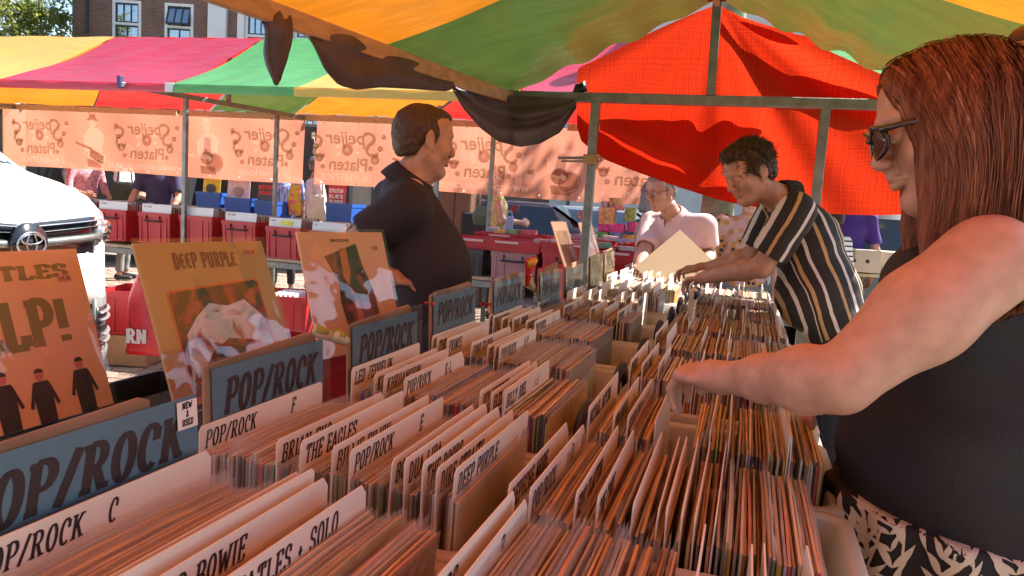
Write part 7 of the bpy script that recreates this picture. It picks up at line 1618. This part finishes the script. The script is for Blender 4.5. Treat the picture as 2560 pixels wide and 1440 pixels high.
# red bag with white letters and red crates standing on the ground behind the albums
rb = empty('carrier_bag', dep(372, 790, 4.3)*V3(1, 1, 0)+V3(0, 0, .0), 0, 'red carrier bag with white lettering standing behind the black folding crate', 'carrier bag')
m_rbag = mat('glossy_red_bag', (.45, .012, .02), .3, .2, 6, .4, 12)
bx = dep(374, 815, 4.9); zc = float(bx[2])
mb = MB(); R = []
for i in range(10):
    t_ = i/9; R.append([(p[0]+float(bx[0])+.015*math.sin(7*t_), p[1]+float(bx[1]), .30+t_*.52) for p in rrect(.27*(1-.35*t_**2), .18*(1-.5*t_), .04, 0, 3)])
mb.loft(R); mb.build('bag_body', m_rbag, rb, True)
tm = MB(); place_text(tm, 'RN', (float(bx[0])-.11, float(bx[1])-.088, zc-.10), (1, 0, 0), (0, .0, 1), .085, .14, shear=0, thin=.2, thick=.24); 
tm.build('lettering', mat('white_letters', (.55, .5, .48), .6), rb, True)
for i, (x_, y_, d_, lb) in enumerate(((722, 790, 5.6, 'red plastic crate with record sleeves standing behind the brown gold album'), (342, 775, 5.9, 'red plastic crate standing on the ground beside the van bumper'))):
    p = dep(x_, y_, d_); hollow_box('stock_crate', (float(p[0]), float(p[1]), float(p[2])-.16), .1, (.36, .5, .34), M['red_plastic'], lb)
    q = MB(); 
    for k in range(5): q.box((float(p[0])+(k-2)*.035, float(p[1]), float(p[2])-.155+.18), (.02, .3, .315))
    if i == 0: o = q.build('sleeve_stack', M['white_card']); tag(o, 'pale record sleeves standing in the red crate behind the brown gold album', 'sleeves')
    q = MB(); q.box((float(p[0]), float(p[1]), (float(p[2])-.16)/2), (.4, .5, float(p[2])-.165), bev=.01); o = q.build('supply_box', M['card']); tag(o, ('brown carton under the red crate with record sleeves', 'brown carton under the red crate beside the van')[i], 'carton')
# ================================================================== red crates along the far stalls
def euro(t, u, z, label, m=None, hm=True, w_=.40, d_=.52, h_=.325, n='stacking_crate', grp='plastic crates of records along the far stall'):
    return hollow_box(n, S(t, u+d_/2, z), SROT, (w_, d_, h_), m or M['red_plastic'], label, 'crate', grp, hm=M['black'] if hm else None)
m_lab = mat('label_card', (.72, .72, .70), .7, .04); recs = MB(); reccol = []
rr = random.Random(3)
tl_ = [(-2.35, .79), (-1.85, .79), (-1.38, .79), (-.92, .79), (-.42, .79), (.12, .79), (.62, .79), (1.12, .77), (1.62, .745), (2.10, .735), (2.58, .73), (3.05, .73)]
words = ['leftmost', 'second', 'third', 'fourth', 'fifth', 'sixth', 'seventh', 'eighth', 'ninth', 'tenth', 'eleventh', 'twelfth']
for i, (t, z) in enumerate(tl_):
    euro(t, 0, z, 'red stacking crate of records on the far stall, %s of its row' % (words[i]+('' if i == 0 else ' from the left')), hm=(i not in (6,)))
    mb = MB(); mb.prism([S(t-.185, .045, z+.24)+p for p in (V3(0, 0, 0),)]+[S(t+.17, .045, z+.24), S(t+.17, .06, z+.41), S(t-.185, .06, z+.41)], FB*.003); o = mb.build('label_card', m_lab); tag(o, 'white index card standing in the front of the %s red crate' % words[i], 'card', 'white index cards in the red crates')
    tm = MB(); place_text(tm, ('LPS 5 EURO', 'VARIA', 'LPS', 'OUD EN NIEUW', 'LPS NEW', 'LPS 3 EURO', 'LP')[i % 7], S(t-.16, .057, z+.375), FS, TZ, .016, None, shear=0); tm.build('lettering', M['ink'], o, True)
    if i == 8: mb = MB(); mb.prism([S(t-.05, .050, z+.345), S(t+.08, .050, z+.345), S(t+.08, .054, z+.385), S(t-.05, .054, z+.385)], -FB*.002); mb.build('yellow_sticker', mat('yellow_sticker', (.7, .6, .03), .5), o, True)
    for k in range(44):
        if rr.random() < .1: continue
        uu = .065+k*.0098; hh = .315+rr.uniform(-.004, .004)+(.03 if rr.random() < .12 else 0); recs.box(S(t, uu, z+.02+hh/2+.045), (.315, .004, hh), rr.choice((0, 0, 1, 2, 3)), np.array([FS, FB, TZ]).T)
o = recs.build('records', [mat('pale_sleeve', (.55, .45, .38), .6), mat('dark_sleeve', (.1, .08, .08), .6), mat('tan_sleeve', (.4, .25, .15), .6), mat('rust_sleeve', (.4, .14, .08), .6)]); tag(o, 'rows of records filling the red crates on the far stall', 'records', None, 'stuff')
for (tx, nm) in ((.9, 'LPs'),): pass
# blue crates on the raised rear row, with framed covers standing in them
for i, (x0, x1, yy) in enumerate(((487, 550, 478), (558, 626, 492), (633, 692, 500), (812, 880, 506))):
    ta, tb = onu(x0, yy, 1.9)[0], onu(x1, yy, 1.9)[0]; zt = onu(x0, yy, 1.9)[1]
    hollow_box('blue_crate', S((ta+tb)/2, 2.1, zt-.30), SROT, (tb-ta, .4, .30), M['blue_plastic'], 'blue plastic crate on the raised rear row, %s from the left' % ('first', 'second', 'third', 'fourth')[i], 'crate', 'blue crates of the rear row', ribs=False)
covers = [((505, 548), (445, 478), (.62, .48, .03), 'yellow cover with a small dark figure standing in the first blue crate', 'y'), ((566, 622), (452, 494), (.52, .42, .42), 'pale grey cover with a round shape standing in the second blue crate', 'g'), ((642, 690), (458, 500), (.04, .035, .04), 'black cover with red letters standing in the third blue crate', 'k'), ((818, 862), (466, 508), (.45, .02, .03), 'red cover with white letters standing in the fourth blue crate', 'r')]
for (xs2, ys2, c, lb, kd) in covers:
    (ta, z1) = onu(xs2[0], ys2[0], 1.96); tb = onu(xs2[1], ys2[0], 1.96)[0]; z0_ = onu(xs2[0], ys2[1], 1.96)[1]-.12
    mb = MB(); mb.prism([S(ta, 1.97, z0_), S(tb, 1.97, z0_), S(tb, 2.0, z1+.03), S(ta, 2.0, z1+.03)], FB*.006); o = mb.build('cover', mat('cover_'+kd, c, .4, .15, 20)); tag(o, lb, 'record cover')
    tm = MB(); 
    if kd in 'kr':
        for j, wd in enumerate(('NEVER', 'AGAIN') if kd == 'k' else ('REVOLUTION', 'WILL NOT BE', 'TELEVISED')): place_text(tm, wd, S(ta+.03, 1.962, z1-.07-j*.07), FS, TZ, .045, (tb-ta)*.8, shear=0, thin=.18, thick=.22)
        tm.build('lettering', mat('cover_letters', (.55, .03, .03) if kd == 'k' else (.7, .68, .65), .5), o, True)
    else:
        cc = (ta+tb)/2; rx = .07; tm.poly([S(cc+rx*math.cos(a), 1.962, z1-.13+rx*.9*math.sin(a)) for a in np.arange(0, 6.2, .5)]); tm.build('print', mat('cover_shape', (.05, .04, .04) if kd == 'y' else (.3, .22, .22), .5), o, True)
# clear crate, black crate, red crates under the red lids (right part of the far stalls)
zc2 = .70
hollow_box('clear_crate', S(3.98, .26, zc2), SROT, (.44, .5, .30), crate_mat('pinkish_clear_plastic', (.62, .33, .33), (.75, .35, .35)), 'clear plastic crate with pink contents and a blue handle', 'crate', None, hm=M['navy'], ribs=True)
q = MB(); q.box(S(3.98, .26, zc2+.14), (.36, .42, .25), 0, np.array([FS, FB, TZ]).T, .02); o = q.build('pink_bundle', mat('pink_bundle', (.5, .14, .17), .7, .15, 6)); tag(o, 'pink bundle showing through the clear crate', 'bundle')
hollow_box('black_crate', S(3.52, .26, zc2), SROT, (.36, .5, .30), M['black'], 'black crate next to the clear crate', 'crate', None)
rc2 = euro(4.48, -.02, zc2, 'red stacking crate with a yellow and a blue round sticker', w_=.46, grp=None)
for (dx, dz, r_, c, nm) in ((-.13, .175, .026, (.55, .6, .03), 'yellow_sticker'), (-.135, .06, .026, (.03, .04, .2), 'blue_sticker')):
    q = MB(); q.add([S(4.48+dx+r_*math.cos(a), -.034, zc2+dz+r_*math.sin(a)) for a in np.arange(0, 6.28, .4)], [tuple(range(16))]); q.build(nm, mat(nm, c, .4), rc2, True)
    q = MB(); q.add([S(4.48+dx+r_*.55*math.cos(a), -.036, zc2+dz+r_*.4*math.sin(a)) for a in np.arange(0, 6.28, .4)], [tuple(range(16))]); q.build('sticker_mark', mat('sticker_mark', (.12, .2, .05) if c[0] > .3 else (.6, .6, .6), .4), rc2, True)
for i, (t0_, t1_, u0_, z_) in enumerate(((3.25, 3.78, .05, 1.0), (3.76, 4.24, -.03, 1.005), (4.22, 4.72, -.03, 1.02), (4.75, 5.25, -.03, .98), (5.3, 5.85, -.03, .97), (3.4, 4.1, .62, 1.035), (4.15, 4.8, .62, 1.04), (4.9, 5.6, .62, 1.03), (5.7, 6.4, .3, .97))):
    hollow_box('display_tray', S((t0_+t1_)/2, u0_+.28, z_), SROT, (t1_-t0_, .56, .105), M['red_plastic'], 'shallow red tray %s' % ('left of the clear crate', 'on top of the clear crate', 'on top of the stickered crate', 'right of the stickered crate', 'under the pink boxes', 'in the rear row above the black crate', 'in the rear row behind the clear crate', 'in the rear row behind the sleeved albums', 'at the far right end')[i], 'tray', 'shallow red trays of books', ribs=False)
    q = MB(); q.box(S((t0_+t1_)/2+(-.08 if i % 2 else .05), u0_-.002-.004, z_+.085), (.22, .004, .02), 0, np.array([FS, FB, TZ]).T); o = q.build('price_strip', mat('pink_strip', (.65, .4, .36), .6)); tag(o, 'pale price strip on the red tray %s' % ('left of the clear crate', 'on the clear crate', 'on the stickered crate', 'right of the stickered crate', 'under the pink boxes', 'behind and left', 'behind the clear crate', 'behind the sleeved albums', 'at the far right end')[i], 'price strip')
bkc = [(.5, .3, .3), (.6, .5, .5), (.3, .35, .5), (.55, .4, .1), (.15, .35, .2), (.5, .1, .15), (.55, .52, .5), (.35, .2, .3)]
bk_m = [mat('book_cover', c, .45, .3, 30) for c in bkc]; nb = 0
for (t0_, t1_, u_, z_) in ((4.2, 4.85, .1, 1.1), (4.85, 5.5, .3, 1.08), (3.5, 4.0, .8, 1.14), (4.3, 5.0, .8, 1.14)):
    k = 0; t = t0_
    while t < t1_:
        w_ = rr.uniform(.10, .16); hgt = rr.uniform(.02, .05); q = MB(); q.box((0, 0, 0), (w_, .2, hgt), bev=.002); o = q.build('book', bk_m[nb % 8]); o.location = S(t, u_+rr.uniform(0, .2), z_+hgt/2); o.rotation_euler = (0, rr.uniform(-.05, .05), SROT+rr.uniform(-.3, .3)); tag(o, 'book lying flat, %s in the trays right of the man' % ORD[nb], 'book', 'books lying in the red trays'); nb += 1; t += w_+.01
# pink boxes and card games on the stall behind the pink polo man's left
pk = mat('magenta_box', (.5, .03, .22), .4, .1)
specs = [(1497, 520, 1540, 560), (1497, 560, 1562, 578), (1568, 556, 1592, 578), (1505, 504, 1522, 520), (1524, 496, 1552, 512), (1526, 512, 1560, 524), (1562, 520, 1590, 552), (1494, 580, 1522, 606), (1524, 580, 1556, 606), (1556, 588, 1590, 606), (1448, 528, 1478, 548)]
colr = [(.5, .3, .12), (.5, .03, .22), (.5, .03, .22), (.35, .3, .32), (.45, .3, .1), (.5, .2, .2), (.25, .35, .08), (.12, .35, .1), (.12, .18, .45), (.5, .3, .05), (.4, .15, .12)]
for i, ((x0, y0, x1, y1), c) in enumerate(zip(specs, colr)):
    p0, p1 = dep(x0, y1, 8.0), dep(x1, y0, 8.0); q = MB(); q.box((0, 0, 0), (abs(p1[0]-p0[0]), .18, abs(p1[2]-p0[2])), bev=.006); o = q.build('game_box', mat('printed_box', c, .4, .5, 22)); o.location = (p0+p1)/2; o.rotation_euler = (0, 0, SROT)
    tag(o, 'small printed box, %s in the stack behind the sleeved albums' % ORD[i], 'box', 'stacked boxes behind the sleeved albums')
q = MB(); q.box((0, 0, 0), (1.1, .5, .95)); o = q.build('display_counter', cloth_m('counter_cloth', (.3, .02, .04))); p = dep(1530, 606, 8.15); o.location = (p[0], p[1]+.2, float(p[2])-.48); o.rotation_euler = (0, 0, SROT); tag(o, 'red draped counter carrying the stacked boxes behind the pole', 'counter')
# ================================================================== parked cars
def car(label, loc, rz, paint, L=4.2, W=1.75, H=1.5, glass=None):
    root = empty('parked_car', loc, rz, label, 'car'); gl = glass or M['glassdark']
    prof = [(-.5, .45, .80), (-.485, .62, .84), (-.44, .72, .88), (-.30, .76, .96), (-.20, .80, .99), (-.08, 1.0, .92), (.05, 1.0, .90), (.25, .99, .90), (.36, .84, .92), (.44, .76, .93), (.49, .66, .88), (.5, .5, .84)]
    mb = MB(); R = []
    for (x, zt, wk) in prof:
        hz = H*zt; hw = W/2*wk; belt = min(hz, H*.64); R.append([(x*L, -hw, .28), (x*L, -hw*1.02, .5), (x*L, -hw, belt), (x*L, -hw*(.80 if hz > belt+.05 else .97), hz-.02), (x*L, 0, hz+.01), (x*L, hw*(.80 if hz > belt+.05 else .97), hz-.02), (x*L, hw, belt), (x*L, hw*1.02, .5), (x*L, hw, .28)])
    mb.loft(R); mb.build('body', paint, root)
    for sg in (-1, 1):
        for (x0, x1, x0t, x1t) in ((-.17, .02, -.10, .02), (.04, .22, .04, .20), (.24, .33, .22, .27)):
            g_ = MB(); y0, y1 = sg*(W/2*.925), sg*(W/2*.76); g_.poly([(x0*L, y0, H*.655), (x1*L, y0, H*.655), (x1t*L, y1, H*.955), (x0t*L, y1, H*.955)]); g_.build('side_window', gl, root)
        t_ = MB(); t_.beam((-.17*L, sg*(W/2*.95), H*.645), (.33*L, sg*(W/2*.95), H*.645), .012, .02); t_.build('chrome_strip', M['chrome'], root)
        for xw in (-.31, .31):
            w2 = MB(); w2.tube([(xw*L, sg*(W/2-.2), .31), (xw*L, sg*(W/2+.01), .31)], .31, 20); wh = w2.build('wheel', M['rubber'], root); w3 = MB(); w3.tube([(xw*L, sg*(W/2-.1), .31), (xw*L, sg*(W/2+.018), .31)], .19, 12); w3.build('rim', mat('alloy', (.35, .35, .36), .3, metal=.8), wh)
        h_ = MB(); h_.box((-.472*L, sg*W*.33, H*.50), (.12, .34, .13), bev=.03); h_.build('headlight', m_hl, root); m_ = MB(); m_.box((-.14*L, sg*(W/2+.06), H*.68), (.1, .16, .12), bev=.03); m_.build('wing_mirror', paint, root)
    g_ = MB(); g_.poly([(-.205*L, -W*.40, H*.80), (-.205*L, W*.40, H*.80), (-.095*L, W*.34, H*.985), (-.095*L, -W*.34, H*.985)]); o = g_.build('windscreen', gl, root); o.location = (-.012, 0, .012)
    return root
pc = dep(2215, 600, 8.6); car('black car parked behind the row of white cartons at the right', (float(pc[0])+.3, float(pc[1])+.6, 0), R_(-6), mat('black_paint', (.012, .014, .02), .35, .1, coat=.2), H=1.62)
pc = dep(1330, 545, 11.6); car('dark maroon car behind the yellow flowered dress', (float(pc[0]), float(pc[1])+.6, 0), R_(170), mat('maroon_paint', (.045, .012, .016), .1, .2, coat=.8), H=1.5)
pc = dep(1540, 560, 13.2); car('silver car with a large windscreen beyond the banner end', (float(pc[0]), float(pc[1]), 0), R_(160), mat('silver_paint', (.35, .37, .39), .2, .1, coat=.6, metal=.4), H=1.5, glass=mat('bright_glass', (.2, .24, .28), .05, .3, 4, coat=.8))
pc = dep(1835, 620, 9.6); car('grey car mostly hidden behind the flower printed shirt', (float(pc[0]), float(pc[1]), 0), R_(150), mat('grey_paint', (.2, .22, .24), .2, .1, coat=.6), H=1.42)
# hedge, tree trunk, cartons on a table at the right, scooter
hd_ = empty('hedge', dep(1640, 520, 15)*V3(1, 1, 0), 0, 'clipped green hedge beyond the cars', 'hedge'); bl = []
hx = dep(1500, 520, 15.0); hx2 = dep(2100, 540, 14.0)
for i in range(40): p = lerp(hx, hx2, i/39); bl.append(((float(p[0]), float(p[1]), .55), (.35, .3, .6)))
foliage('foliage', M['leaf'], hd_, bl, 9000, .05, 8)
tp = dep(1785, 560, 7.4); tk = empty('tree', (float(tp[0]), float(tp[1]), 0), 0, 'thick grey green plane tree trunk behind the pink polo shirt', 'tree'); mb = MB(); mb.tube([(float(tp[0])+.02*math.sin(z), float(tp[1]), z) for z in np.arange(0, 5.2, .4)], [.19-.008*i for i in range(13)], 14)
mb.tube([(float(tp[0]), float(tp[1]), 4.6), (float(tp[0])+1.6, float(tp[1])+2.4, 6.0), (float(tp[0])+3.4, float(tp[1])+5.0, 7.2)], [.1, .08, .03], 8); mb.build('trunk', mat('plane_bark', (.22, .22, .14), .9, .4, 7, .5, 12), tk, True)
foliage('crown', M['leaf'], tk, [((float(tp[0])+3.4+rr.uniform(-1.4, 1.4), float(tp[1])+5.0+rr.uniform(-1, 2.2), 7.0+rr.uniform(-.8, 1.4)), (.8, .8, .7)) for _ in range(16)], 4000, .09, 18)
wt = dep(2200, 690, 7.0); wx, wy, wz = map(float, wt); tb_ = empty('trestle_table', (wx, wy, 0), R_(-8), 'pale table top carrying cartons behind the auburn haired woman', 'table')
mb = MB(); mb.box((0, .3, wz-.0), (3.0, .7, .03), bev=.004); mb.build('table_top', mat('cream_table', (.5, .47, .36), .6), tb_)
for k in (-1.2, 1.2): mb = MB(); mb.beam((k, .3, 0), (k, .3, wz-.03), .05, .5); mb.build('trestle', M['steel'], tb_)
m_ct = mat('white_carton', (.52, .44, .36), .75, .08, 4)
for i, (x0, x1, y0, y1, d, lb) in enumerate(((2140, 2208, 628, 680, 6.85, 'white carton with a round hand hole, left of two on the pale table'), (2209, 2290, 634, 690, 6.95, 'white carton with faint grey print, right of two on the pale table'), (1795, 1822, 602, 650, 6.4, 'brown carton left of two beside the tree trunk'), (1824, 1856, 600, 652, 6.4, 'brown carton right of two beside the tree trunk'))):
    p0, p1 = dep(x0, y1, d), dep(x1, y0, d); w_ = float(abs(p1[0]-p0[0])); h_ = float(abs(p1[2]-p0[2])); root = empty('carton', ((p0[0]+p1[0])/2, (p0[1]+p1[1])/2+.16, min(p0[2], p1[2])), R_(-6), lb, 'carton')
    q = MB(); q.box((0, 0, h_/2), (w_, .32, h_), bev=.004); q.build('carton_body', m_ct if i < 2 else M['card'], root)
    if i == 0:
        for xx in (.0, -.12): q = MB(); q.tube([(xx, -.163, h_*.5), (xx, -.159, h_*.5)], .018, 12); q.build('hand_hole', M['black'], root)
    if i == 1: q = MB(); place_text(q, 'WIJNEN', (-.1, -.161, h_*.55), (1, 0, 0), (0, 0, 1), .03, shear=0); q.build('lettering', mat('grey_print_ink', (.3, .27, .25), .6), root)
    if i > 1: q = MB(); q.box((0, 0, -.4), (w_, .3, .78), bev=.004); q.build('lower_carton', M['card'], root)
sc = empty('scooter', dep(1830, 620, 8.2)*V3(1, 1, 0), R_(20), 'parked scooter with shiny fairing left of the flower printed shirt', 'scooter')
m_sc = mat('scooter_paint', (.5, .52, .55), .15, .1, coat=.7)
q = Sdf(); q.cap((-.5, 0, .62), (-.15, 0, .42), .13, .10, .05); q.cap((-.15, 0, .42), (.25, 0, .38), .10, .09, .05); q.cap((.28, 0, .42), (.50, 0, 1.0), .12, .10, .05); q.ell((.52, 0, 1.08), (.13, .20, .09), None, .05); obj_from('fairing', vmesh('fairing', [q.mesh(.02)], m_sc), sc).matrix_parent_inverse = Matrix.Identity(4)
q = MB(); q.tube([(.42, -.33, 1.12), (.46, 0, 1.15), (.42, .33, 1.12)], .018, 8); q.build('handlebar', M['black'], sc); q = MB(); q.loft([[(-.62, y, .74+.02*k) for y in (-.12, 0, .12)]+[(-.05, y, .70+.02*k) for y in (.10, 0, -.10)] for k in range(4)]); q.build('seat', M['black'], sc)
for xw in (-.55, .68): q = MB(); q.tube([(xw, -.06, .24), (xw, .06, .24)], .24, 20); q.build('wheel', M['rubber'], sc)
for sg in (-1, 1): q = MB(); q.tube([(.45, sg*.28, 1.12), (.48, sg*.34, 1.28)], .008, 6); q.box((.48, sg*.36, 1.32), (.02, .12, .08), bev=.01); q.build('mirror', M['chrome'], sc)

# added to darken the view behind the browsers: a trailer; then a tall cabinet
for (x0, x1, d, h_, c, lb, nm) in ((60, 470, 12.6, 2.3, (.018, .018, .02), 'black trailer added to darken the view behind the people under the left banner', 'backdrop'), (480, 880, 13.4, 2.2, (.03, .022, .02), 'dark trailer added to darken the view behind the blue crates', 'backdrop')):
    p0, p1 = dep(x0, 500, d), dep(x1, 500, d); w_ = float(p1[0]-p0[0]); root = empty(nm, ((p0[0]+p1[0])/2, p0[1]+.9, 0), 0, lb, 'backdrop')
    q = MB(); q.box((0, 0, .45+h_/2), (w_, 1.8, h_), bev=.05); q.build('body', mat('backdrop_side', c, .5, .3, 2), root)
    for k in range(6): q = MB(); q.box((-w_/2+(k+.5)*w_/6, -.905, .45+h_/2), (.03, .02, h_*.94)); q.build('side_rib', M['black'], root)
    for k in (-.25, .25): q = MB(); q.tube([(k*w_, -.9, .33), (k*w_, -.68, .33)], .33, 18); q.build('wheel', M['rubber'], root)
p0, p1 = dep(1118, 560, 10.2), dep(1172, 560, 10.2); root = empty('cabinet', ((p0[0]+p1[0])/2, p0[1]+.3, 0), SROT, 'tall brown cabinet right behind the belly of the standing man', 'cabinet')
w_ = float(p1[0]-p0[0])*1.5; q = MB(); q.box((0, 0, 1.0), (w_, .5, 2.0), bev=.01); q.build('carcass', mat('brown_cabinet', (.13, .055, .028), .5, .2, 4), root)
for k in (-1, 1): q = MB(); q.box((k*w_*.245, -.258, 1.0), (w_*.46, .016, 1.9), bev=.004); dd = q.build('door', mat('brown_door', (.15, .065, .032), .5, .2, 4), root); q = MB(); q.box((k*w_*.05, -.275, 1.0), (.015, .02, .12)); q.build('handle', M['chrome'], dd)
q = MB(); q.box((0, 0, 0), (.5, .3, 1.3), bev=.02); o = q.build('speaker_case', mat('black_case', (.012, .012, .014), .5, .3)); p = dep(1195, 560, 9.9); o.location = (p[0], p[1]+.4, .65); tag(o, 'black case standing between the brown cabinet and the yellow dress', 'case')
